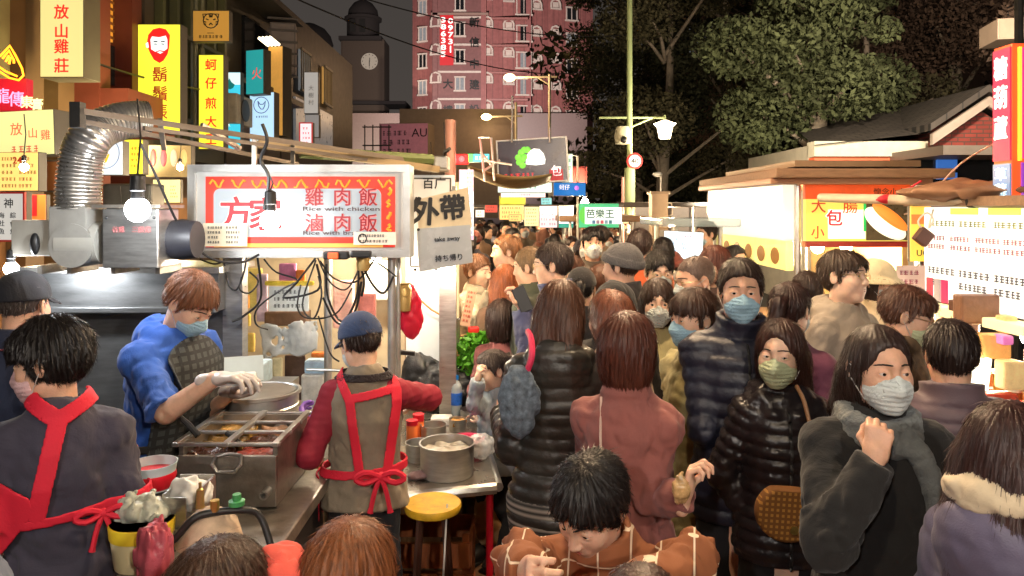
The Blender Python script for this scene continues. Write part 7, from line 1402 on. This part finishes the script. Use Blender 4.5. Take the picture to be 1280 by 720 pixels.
# 6-8 diners at the bottom edge
c = P('seated diner with shaggy light brown hair in a coral hoodie, back turned', 437, 657, 1.45, 168, seat=.45, bw=1.1, fem=True, hs=.93, head=(0, 10, 0), sk=SK, hair=dict(k='mid', t=.026, front=.04, nape=-.14, m=hairm(132, 78, 44), L=.11, spiky=.10, w=.0007, n=3.5, open=.05), top=dict(m=cloth(226, 92, 76), name='hoodie', hood=True, t=.024), lod=0)
v, q = mesh_sdf(lambda p: smin(ell(p, (-.125, .03, 1.17), (.075, .07, .10)), ell(p, (-.06, .09, 1.12), (.10, .06, .10)), .04) + folds(p, 4, .010, 30), (-.26, -.1, 1.0), (.1, .22, 1.32), .007, .02); v[:, 0] *= -1; q = q[:, ::-1]; c.sub('hood', [(v, q, cloth(226, 92, 76))])
lt = lettering('100', .07, ink(236, 170, 70), c.o, (0, 0, 0), bold=.02); lt.location = (.12, .16, float(c.toP((0, 0, .43))[2])); lt.rotation_euler = (R(-20), 0, R(160))
c = P('seated diner with dark brown hair cut to the neck, lowest at the bottom edge', 275, 676, 1.36, 160, seat=.45, fem=True, hs=.97, head=(0, 8, 0), sk=SK, hair=dict(k='bob', t=.018, m=hairm(66, 44, 32), L=.13, len=-.13, n=3, w=.0007), top=dict(m=cloth(60, 52, 50), name='sweater', t=.02))
c = P('seated diner of whom only the dark crown shows below the plaid shirt', 803, 706, 1.3, 178, seat=.45, fem=True, hs=.92, sk=SK, hair=dict(k='bob', t=.015, m=hairm(60, 32, 26), L=.1), top=dict(m=cloth(70, 60, 60), name='sweater'), lod=1)
c = P('person in blue grey fleece cut off by the lower left corner of the frame', -98, 470, 1.22, 150, sk=SK, hair=dict(k='short', m=HB), top=dict(m=cloth(96, 106, 128), name='fleece', t=.03), lod=1)
for o_ in [o for o in COL.objects if o.name.startswith('person') and o.parent is None and o.get('label', '').startswith(('young man in rust', 'seated'))]:
    t = thing('stool', 'plastic stool under the ' + {'y': 'young man in the plaid shirt'}.get(o_['label'][0], o_['label'].replace('seated ', '').split(',')[0][:52]), 'stool', (o_.location.x, o_.location.y, 0))
    m_ = mat('stool_red', srgb(170, 40, 40), .4); MB().lathe([(0, .455), (.15, .455), (.16, .44), (.15, .42), (0, .42)], n=20).build('seat', m_, t)
    for a in range(4): MB().tube([(.11 * math.cos(a * 1.57 + .8), .11 * math.sin(a * 1.57 + .8), .42), (.17 * math.cos(a * 1.57 + .8), .17 * math.sin(a * 1.57 + .8), 0)], .014, 6).build('leg', m_, t)
# 10. puffer woman, back turned
c = P('woman with long brown hair in a dark ribbed puffer jacket, back turned, bag on shoulder', 702, 350, 2.75, 176, fem=True, bw=1.08, sk=SK, head=(-14, 10, 0), hair=dict(k='long', t=.016, tail=-.22, m=hairm(86, 54, 38), L=.16, by=.075, n=1.5), top=dict(m=cloth(52, 50, 46, .42, sheen=0, wr=0, bump=.35, bs=42), name='puffer_jacket', quilt=.046, qa=.015, t=.020, hood=True, hem=-.13, fold=.003), bottom=dict(m=cloth(34, 33, 30)),
      armsW={'L': (W(646, 520, 2.74), W(626, 516, 3.0)), 'R': (W(762, 505, 2.7), W(742, 560, 3.0))})
STR = mat('striped_knit', srgb(150, 136, 120), .9, var=0); _nt = STR.node_tree; _w = _nt.nodes.new('ShaderNodeTexWave'); _w.bands_direction = 'Z'; _w.inputs['Scale'].default_value = 14; _tc2 = _nt.nodes.new('ShaderNodeTexCoord'); _nt.links.new(_tc2.outputs['Object'], _w.inputs[0]); _r2 = _nt.nodes.new('ShaderNodeValToRGB'); _r2.color_ramp.elements[0].color = (.03, .028, .025, 1); _r2.color_ramp.elements[1].color = (.35, .31, .26, 1); _nt.links.new(_w.outputs[0], _r2.inputs[0]); _nt.links.new(_r2.outputs[0], _nt.nodes['Principled BSDF'].inputs['Base Color'])
v, q = mesh_sdf(lambda p: np.maximum(ell(p, (0, 0, .86), (.20, .145, .4)), np.abs(p[:, 2] - .76) - .10), (-.24, -.2, .6), (.24, .2, .9), .012); c.sub('striped_shirt', [(v, q, STR)])
t = thing('shoulder_bag', 'blue grey patterned cloth bag with a pink strap on the puffer jacket shoulder', 'bag', W(648, 500, 2.52))
v, q = mesh_sdf(lambda p: ell(p, (0, 0, 0), (.075, .05, .13)) + folds(p, 6, .010, 30), (-.13, -.1, -.19), (.13, .1, .19), .007, .02); npmesh('pouch', [(v, q, mat('paisley_cloth', srgb(96, 108, 120), .8, var=.75, vs_=45, bump=.2))], t); MB().tube(resample([(.03, .0, .10), (.045, -.01, .15), (.045, .04, .20), (.035, .12, .215)], 12), .011, 6).build('strap', mat('pink_strap', srgb(226, 56, 96), .6), t)
# 11. bob woman in mauve coat
c = P('woman with a glossy red brown bob in a mauve coat holding a snack bag', 786, 392, 2.36, 158, fem=True, bw=.98, sk=SK, head=(-6, 4, 0), hair=dict(k='bob', t=.024, m=HRED, L=.13, len=-.135, n=2.2, w=.0009, wave=.0035), top=dict(m=cloth(140, 84, 78), name='coat', t=.026, hem=-.36, collar='fold', fold=.013, flare=.12), bottom=dict(m=cloth(40, 34, 34)),
      armsW={'R': (W(818, 560, 2.30), W(838, 622, 2.18)), 'L': (W(742, 556, 2.45), W(748, 600, 2.6))}, hands={'R': dict(curl=1.0, fwd=(-.2, -.2, .95), nrm=(-1, 0, 0), side=1)})
sdfobj('snack_bag', lambda p: ell(p, (0, 0, 0), (.026, .022, .05)) + folds(p, 2, .008, 80), (-.06, -.06, -.1), (.06, .06, .1), .005, mat('snack_film', srgb(196, 160, 110), .25, var=.5, vs_=40), 'small clear snack bag held by the woman in the mauve coat', 'snack bag', W(850, 612, 2.06))
o = MB().tube(resample([c.wpos(c.toP(q)) for q in ((.07, .06, .50), (.045, .155, .35), (.02, .165, .15))], 12), .004, 6).build('cord', cloth(206, 176, 160)); tag(o, 'thin pale bag cord across the back of the mauve coat', 'cord')
# 12-13
c = P('woman in pale olive jacket and blue mask in profile beside the navy puffer man', 866, 361, 3.06, -62, fem=True, sk=SK, head=(-6, 4, 0), mask=MBLUE, hair=dict(k='mid', t=.020, front=.05, nape=-.10, m=hairm(62, 40, 30), L=.06, open=.05), top=dict(m=cloth(150, 140, 96), name='jacket', t=.024, hem=-.4, collar='stand', fold=.014, flare=.1), bottom=dict(m=cloth(40, 38, 40)))
c = P('young woman with fringe and pale mask facing us between the other shoppers', 822, 348, 3.6, -8, fem=True, sk=SK3, mask=MWHITE, hair=dict(k='bob', t=.016, m=hairm(52, 34, 26), open=.055, L=.1), top=dict(m=cloth(176, 166, 120), name='jacket', t=.02), lod=1)
# 14. navy puffer man
c = P('tall man in a navy puffer jacket and blue mask walking towards us', 926, 323, 2.82, -4, bw=1.06, sk=SK2, head=(-8, 2, 0), mask=MBLUE, hair=dict(k='short', t=.016, front=.080, open=.095, m=hairm(44, 30, 24), L=.05, spiky=.3, gaze=(-8, 0)), top=dict(m=cloth(30, 32, 48, .5, sheen=0, wr=0, bump=.35, bs=42), name='puffer_jacket', quilt=.058, qa=.014, t=.018, collar='stand', ch=.05, hem=-.17, fold=.004), bottom=dict(m=cloth(20, 20, 26)),
      armsW={'R': (W(876, 480, 2.82), W(906, 560, 2.86)), 'L': (W(988, 500, 2.86), W(1000, 580, 2.8))}, hands={'R': dict(curl=.8)})
band(c, 'zip', [(0, c.Hp[2] - .16), (0, c.Hp[2] + .50 * c.s)], .012, DARKMETAL, side=-1, gap=.0, th=.006)
# 15. green mask woman
c = P('young woman in glossy dark down jacket and pale green mask, tan bag at waist', 975, 398, 2.6, -6, fem=True, sk=SK3, head=(-26, 3, 0), mask=MGREEN, hair=dict(k='long', t=.012, tail=-.20, by=.07, m=hairm(58, 34, 28), open=.096, fw=.072, L=.12, n=1.5, w=.001, gaze=(22, 0)), top=dict(m=cloth(34, 28, 30, .34, sheen=0, wr=0, bump=.35, bs=42), name='down_jacket', quilt=.044, qa=.016, t=.022, hood=True, hem=-.12, fold=.005), bottom=dict(m=cloth(18, 17, 20)),
      armsW={'R': (W(914, 560, 2.66), W(934, 640, 2.64)), 'L': (W(1026, 560, 2.68), W(1022, 640, 2.66))})
band(c, 'zip', [(0, c.Hp[2] - .1), (0, c.Hp[2] + .48 * c.s)], .012, DARKMETAL, side=-1, gap=.0, th=.006)
t = thing('crossbody_bag', 'tan woven pattern crossbody bag with gold clasp on the down jacket', 'bag', W(984, 640, 2.40)); TANB = plaid('tan_weave', srgb(176, 124, 52), srgb(120, 76, 30), (.018, .018), .5)
f_ = lambda p: np.maximum(smax(ell(p, (0, 0, .0), (.105, 5, .095)), np.abs(p[:, 1]) - .026, .02), p[:, 2] - .078)
v, q = mesh_sdf(f_, (-.14, -.06, -.12), (.14, .06, .1), .005, .02); o = npmesh('pouch', [(v, q, TANB)], t); o.rotation_euler = (0, R(4), 0); MB().lathe([(0, 0), (.014, 0), (.014, .008), (0, .01)], n=14, mtx=Matrix.Translation((.01, -.03, -.045)) @ Matrix.Rotation(R(90), 4, 'X')).build('clasp', mat('gold_brass', 0), t)
MB().tube(resample([(.09, .02, .07), (.10, .035, .2), (.09, .08, .33), (.08, .13, .38)], 14), .007, 6).build('strap', mat('tan_strap', srgb(176, 130, 90), .5), t)
# 16. girl with raised hand
c = P('girl in black coat and grey scarf, white mask, hand raised to her chin', 1100, 404, 2.02, -4, fem=True, sk=SK2, head=(4, 2, 0), mask=MWHITE, hair=dict(k='long', wd=.92, t=.008, tail=-.26, by=.10, m=hairm(46, 30, 26), open=.100, fw=.080, L=.12, n=1.6, w=.0008, gaze=(14, 0)), bw=1.1,
      armsW={'R': (W(1036, 626, 1.94), W(1110, 548, 1.84)), 'L': (W(1192, 600, 2.08), W(1170, 690, 1.98))}, hands={'R': dict(curl=1.35, fwd=(.25, .2, 1), nrm=(.35, .9, .0), side=1, thumb=.9, sc=.84), 'L': dict(curl=.7)}, top=dict(m=cloth(30, 29, 29, .95), name='coat', t=.026, hem=-.55, collar='', fold=.009, flare=.1), bottom=dict(m=cloth(20, 20, 22)))
SCF = cloth(108, 112, 112, .95, bump=.5, bs=120)
def scf(p):
    q = (p - c.Hp) @ c.Rt; s = c.s; d = None
    ring = [A(.085 * math.sin(a), .012 - .088 * math.cos(a), .545 + .022 * math.cos(a) * -1) * s for a in np.linspace(0, 6.283, 17)]
    d = chain(q, ring, [.036 * s] * 17, .01); ring2 = [A(.095 * math.sin(a), .005 - .10 * math.cos(a), .505 + .02 * math.cos(a) * -1) * s for a in np.linspace(0, 6.283, 17)]; d = smin(d, chain(q, ring2, [.032 * s] * 17, .01), .012)
    tail = chain(q, [A(.07, -.11, .47) * s, A(.115, -.15, .30) * s, A(.14, -.155, .10) * s, A(.13, -.15, -.10) * s], [.034, .038, .034, .030], .02); return smin(d, tail, .02) + folds(p, 3, .006, 40)
v, q = mesh_sdf(scf, c.toP((-.2, -.26, -.18)), c.toP((.25, .2, .66)), .006, .02); c.sub('scarf', [(v, q, SCF)])
# 17. purple coat man, back
c = P('man with short dark hair in a plum quilted coat, back turned by the sweet stall', 1188, 400, 2.62, 168, sk=SK2, head=(-6, 4, 0), bw=1.12, hair=dict(k='short', t=.020, front=.06, nape=-.075, m=hairm(40, 28, 26), L=.04, spiky=.3), top=dict(m=cloth(96, 78, 86, .6, wr=0), name='quilted_coat', quilt=.05, qa=.011, t=.022, collar='puff', ch=.045, hem=-.2, fold=.006), bottom=dict(m=cloth(34, 30, 36)))
# 18. right edge woman
c = P('woman at the frame edge with long hair, lavender puffer with cream hood and white earbud', 1268, 500, 1.58, 112, fem=True, sk=SK, head=(0, 8, 0), hair=dict(k='long', t=.012, tail=-.30, by=.07, locks=-.20, m=hairm(60, 36, 32), L=.14, n=3, w=.0008, open=.08), top=dict(m=cloth(98, 92, 116, .55, wr=0), name='puffer_jacket', quilt=.11, qa=.012, t=.028, hood=True, hem=-.2, fold=.006), bottom=dict(m=cloth(34, 30, 36)))
v, q = mesh_sdf(lambda p: ell((p - c.Hp) @ c.Rt, (0, .07, .54), (.10, .065, .055)) + folds(p, 2, .008, 30), c.toP((-.2, -.1, .4)), c.toP((.2, .25, .66)), .007, .02); c.sub('cream_lining', [(v, q, cloth(214, 196, 166))])
o = MB().sphere(c.toH(A(-.086, .0, -.012)), .009, 8).build('earbud', WHITEPL, c.o)
# 19-23
c = P('woman with ponytail in a maroon sweatshirt with white print, turned away', 988, 351, 3.1, 152, fem=True, sk=SK, head=(-14, 4, 0), mask=MWHITE, hair=dict(k='pony', t=.010, front=.065, nape=-.07, m=hairm(54, 32, 28), L=.08), top=dict(m=cloth(104, 54, 74), name='sweatshirt', t=.02, fold=.010, hem=-.2), bottom=dict(m=cloth(30, 30, 36)))
for i in range(6):
    a = R(-60 + i * 22); z0_ = c.Hp[2] + .30 * c.s; band(c, 'print', [(-.07 + .02 * math.cos(a), z0_ + .02 * math.sin(a)), (-.07 + .085 * math.cos(a), z0_ + .085 * math.sin(a))], .012, WHITEPL, side=1, gap=.0, th=.004)
c = P('tall young man in a grey hooded sweatshirt looking up at the stall lights', 1056, 313, 3.42, 34, sk=SK3, head=(6, -5, 6), glasses=GOLD, hair=dict(k='mid', t=.020, front=.05, m=hairm(60, 42, 30), L=.05), top=dict(m=cloth(150, 138, 124), name='hoodie', t=.024, hood=True, fold=.010), lod=0)
c = P('man in camouflage jacket with glasses and pale mask peering at the sweet stall', 1134, 357, 3.12, 66, sk=SK, head=(0, 16, 0), glasses=GOLD, mask=MGREEN, hair=dict(k='mid', t=.016, front=.06, m=hairm(86, 54, 40), L=.04), top=dict(m=mat('camouflage', srgb(96, 76, 56), .8, var=.85, vs_=14), name='jacket', t=.024, collar='fold'), lod=0)
c = P('person in cream bucket hat and beige coat beside the sausage stall post', 1098, 322, 4.0, 40, fem=True, sk=SK, mask=MWHITE, hat=dict(k='bucket', m=cloth(206, 190, 156)), hair=dict(k='bob', t=.008, m=HDB, n=.5), top=dict(m=cloth(206, 184, 150), name='coat', t=.024), lod=1)
c = P('shopper in dark plum coat seen from behind inside the sausage stall light', 1074, 322, 4.5, 160, sk=SK, hair=dict(k='short', m=HDB), top=dict(m=cloth(70, 50, 56), name='coat', t=.03, bw=1.1), lod=1)
c = P('dark haired shopper right of the sausage stall corner post in brown coat', 1008, 338, 4.3, 170, fem=True, sk=SK, hair=dict(k='bob', m=HDB), top=dict(m=cloth(120, 76, 54), name='coat', t=.026), lod=1)
c = P('sweet stall keeper in dark top half hidden behind the hanging white menu', 1166, 366, 4.75, -60, sk=SK, hair=dict(k='short', m=HDB), top=dict(m=cloth(70, 44, 38), name='jacket', t=.026), lod=1)
# 24-39 middle crowd with their own looks
c = P('man with glasses in a slate blue jacket holding up a phone', 690, 303, 4.0, -102, sk=SK, head=(0, 6, 0), glasses=GOLD, hair=dict(k='short', t=.016, front=.065, m=hairm(50, 36, 32), L=.035, spiky=.2), top=dict(m=cloth(66, 70, 104), name='jacket', t=.024, collar='stand', fold=.010), lod=0,
      armsW={'L': (W(672, 428, 3.74), W(655, 398, 3.80))}, hands={'L': dict(curl=.8, fwd=(.0, -.15, 1), nrm=(0, -1, 0))})
t = thing('phone', 'mobile phone held up by the man in the slate blue jacket', 'phone', W(653, 374, 3.78)); MB().box((0, 0, 0), (.068, .009, .135), bev=.006).build('case', BLACKPL, t).rotation_euler = (R(-10), R(-24), 0)
c = P('man in a grey knit beanie and black hooded coat, face turned from us', 776, 302, 3.9, -128, sk=SK2, head=(6, 4, 0), hat=dict(k='beanie', m=cloth(82, 80, 82, bump=.5, bs=90)), hair=dict(k='short', t=.004, nape=-.08, m=hairm(60, 44, 36), n=.6), top=dict(m=cloth(40, 36, 38), name='coat', t=.026, collar='stand'), lod=0)
c = P('man with parted black hair and glasses facing us over a white mask', 824, 313, 4.3, -4, sk=SK3, glasses=GOLD, head=(6, 10, 0), mask=MWHITE, hair=dict(k='mid', t=.014, front=.074, m=HB, L=.04, open=.085), top=dict(m=cloth(54, 46, 46), name='jacket'), lod=0)
c = P('man with shaven grey head, glasses and white mask in profile', 868, 318, 3.6, -74, sk=SK2, head=(0, 10, 0), glasses=GOLD, mask=MWHITE, hair=dict(k='short', t=.003, front=.072, nape=-.06, m=hairm(96, 78, 70), L=.008, w=.0008, wave=.0008), top=dict(m=cloth(70, 56, 50), name='jacket', collar='stand', t=.024), lod=0)
tag(MB().tube(resample([W(884, 372, 3.42), W(893, 388, 3.38), W(890, 430, 3.4)], 10), .012, 6).build('backpack_strap', BLACKPL), 'dark backpack strap beside the shaven headed man', 'strap')
c = P('shopper wearing a raised black hood, seen from behind', 768, 352, 3.55, 176, sk=SK, hat=dict(k='hood', m=cloth(26, 24, 25)), hair=dict(k='bob', t=.006, m=HB, n=.2), top=dict(m=cloth(28, 26, 27), name='coat', t=.03), lod=1)
c = P('person in a black cap with a ponytail under it, back turned', 727, 332, 4.25, 168, fem=True, sk=SK, hat=dict(k='cap', m=cloth(30, 28, 30)), hair=dict(k='pony', t=.008, m=HB), top=dict(m=cloth(36, 34, 38), name='coat', t=.026), lod=1)
c = P('man with full dark hair in an orange jacket, back turned', 800, 286, 5.2, 166, sk=SK, hair=dict(k='short', t=.020, front=.06, m=hairm(50, 34, 30), L=.04), top=dict(m=cloth(196, 92, 52), name='jacket', t=.026, collar='stand'), lod=1)
c = P('tall man in white mask facing us in the middle of the street', 741, 283, 5.5, 2, sk=SK, mask=MWHITE, hair=dict(k='mid', t=.014, front=.058, m=HB), top=dict(m=cloth(90, 80, 70), name='jacket'), lod=1)
c = P('young man in a cream jacket eating, beside the take away papers', 598, 318, 5.3, 46, sk=SK3, head=(10, 4, 0), hair=dict(k='short', t=.016, front=.062, m=hairm(120, 80, 54), L=.03), top=dict(m=cloth(186, 176, 156), name='jacket', t=.024, collar='fold', fold=.010), lod=0, armsW={'R': (W(610, 412, 5.0), W(614, 364, 5.05)), 'L': (W(590, 412, 5.4), W(608, 424, 5.1))}, hands={'R': dict(curl=1.0)})
c = P('woman with long straight orange dyed hair, back turned', 632, 330, 4.65, 172, fem=True, sk=SK, hair=dict(k='long', t=.016, tail=-.20, m=HOR, L=.14, n=1.4), top=dict(m=cloth(120, 90, 70), name='coat', t=.026), lod=1)
c = P('man with trimmed hair in a dark green jacket, seen from the side', 662, 308, 4.4, -112, sk=SK, head=(0, 6, 0), hair=dict(k='short', t=.014, front=.06, m=hairm(120, 96, 70), L=.03, spiky=.2), top=dict(m=cloth(74, 78, 62), name='jacket', t=.026, collar='fold'), lod=1)
c = P('man with light brown hair in profile, tallest near the hanging banner', 632, 293, 5.35, -82, sk=SK3, hair=dict(k='short', t=.014, m=hairm(140, 96, 62)), top=dict(m=cloth(60, 52, 50), name='jacket', t=.026), lod=1)
c = P('girl with a dark bob and pinkish coat below the orange haired woman', 627, 374, 4.38, 176, fem=True, sk=SK, hs=1.0, hair=dict(k='bob', t=.018, m=hairm(52, 34, 28), L=.1), top=dict(m=cloth(150, 90, 90), name='coat', t=.024), lod=0)
c = P('small child in grey denim leaning on the table with a hand at the cheek', 614, 436, 4.0, -38, fem=True, hs=.88, sk=SK3, head=(-22, 12, 0), hair=dict(k='pony', t=.008, front=.07, m=hairm(70, 58, 54), L=.06), top=dict(m=cloth(150, 160, 168), name='denim_jacket', t=.024, fold=.010), armsW={'R': (W(594, 508, 3.9), W(598, 468, 3.83)), 'L': (W(634, 515, 3.95), W(600, 524, 4.0))}, hands={'R': dict(curl=.9, fwd=(.1, .1, 1), nrm=(.4, .9, 0)), 'L': dict(curl=.5)})
c = P('woman with long highlighted brown hair between the puffer jacket and the bob', 762, 362, 3.02, -150, fem=True, sk=SK, hair=dict(k='long', t=.016, tail=-.26, m=hairm(120, 70, 48), L=.15, n=1.3), top=dict(m=cloth(206, 176, 140), name='coat', t=.024), lod=1)
c = P('woman with long red brown hair behind the shaven headed man', 892, 306, 4.4, -60, fem=True, sk=SK, hair=dict(k='long', t=.014, locks=-.2, tail=-.25, m=HRED), top=dict(m=cloth(80, 60, 56), name='coat'), lod=1)
c = P('woman with side parted hair facing the stalls beside the slate blue jacket', 712, 318, 4.7, -40, fem=True, sk=SK3, hair=dict(k='long', t=.012, m=hairm(90, 56, 40), open=.08), top=dict(m=cloth(196, 170, 120), name='coat'), lod=1)
c = P('masked person in dark red top near the white lightbox of the sausage stall', 882, 276, 6.9, -70, sk=SK, mask=MBLUE, hair=dict(k='short', m=HDB), top=dict(m=cloth(76, 44, 52), name='jacket'), lod=1)
c = P('woman with round dark hair before the cool white menu', 829, 296, 6.0, 176, fem=True, sk=SK, hair=dict(k='bob', t=.014, len=-.07, m=HB), top=dict(m=cloth(150, 146, 140), name='coat'), lod=1)
c = P('shopper in yellow green top by the man in the beanie', 752, 330, 4.5, 150, sk=SK, hair=dict(k='short', m=HBR), top=dict(m=cloth(190, 190, 70), name='jacket'), lod=1)
# far crowd: eight built once, then copied
TPL = []
LBL = 'person packed far back in the dense market crowd, mostly hidden by others'; GRP = 'people packed in the far crowd'
spec = [(HB, 'short', (46, 44, 50), False, 180), (HDB, 'bob', (120, 80, 66), True, 170), (HB, 'mid', (70, 62, 58), False, 8), (HBR, 'long', (150, 120, 96), True, 175), (HB, 'short', (90, 60, 50), False, -40), (HDB, 'pony', (52, 50, 62), True, 160), (HB, 'short', (170, 150, 124), False, 30), (HDB, 'bob', (60, 40, 44), True, -20)]
cols = [cloth(*q) for q in ((46, 44, 50), (120, 80, 66), (60, 54, 50), (150, 120, 96), (96, 60, 48), (40, 40, 52), (170, 150, 124), (84, 46, 46), (34, 32, 34), (126, 110, 90), (70, 76, 92))]
rg = random.Random(21); spots = []
yy = 5.6
while yy < 24:
    x = -1.15 - .02 * yy + rg.uniform(0, .3); xe = 2.0 if yy < 7.2 else (1.35 if yy < 11.2 else 2.6)
    while x < xe:
        px = 640 + x * F_PX / yy
        if px > 572: spots.append((x + rg.uniform(-.1, .1), yy + rg.uniform(-.15, .15)))
        x += rg.uniform(.46, .80)
    yy += .62 + .035 * yy
print('crowd', len(spots))
for i, (x, y) in enumerate(spots):
    hm, hk, tc_, fm, rt = spec[i % 8]; hgt = rg.uniform(1.60, 1.77) if not fm else rg.uniform(1.52, 1.66)
    if i < 8:
        c = person(LBL, x, y, rt, hgt, fem=fm, sk=(SK, SK2, SK3)[i % 3], mask=MWHITE if i in (2, 4, 7) else None, glasses=LENS if i in (4, 6) else None, hat=dict(k='cap' if i == 0 else 'beanie', m=cloth(40, 40, 50) if i == 0 else cloth(120, 60, 50)) if i in (0, 5) else None, hair=dict(k=hk, t=.016, m=hm, L=.06), top=dict(m=cols[i], name='coat', t=.024, hem=-.3), bottom=dict(m=cloth(26, 25, 28)), lod=2, group=GRP); TPL.append(c.o); c.o['rh'] = hgt
    else:
        b = TPL[i % 8]; s_ = hgt / b['rh']; o = dup(b, (x, y, 0), rt + rg.uniform(-45, 45), LBL, GRP, (s_, s_, s_))
        for ch in o.children:
            if ch.name.startswith('coat'): ch.material_slots[0].link = 'OBJECT'; ch.material_slots[0].material = cols[rg.randrange(len(cols))]
            if ch.name.startswith('hair') and rg.random() < .5: ch.material_slots[0].link = 'OBJECT'; ch.material_slots[0].material = (HB, HDB, HBR, HGR, HB)[rg.randrange(5)]
for o in TPL: del o['rh']
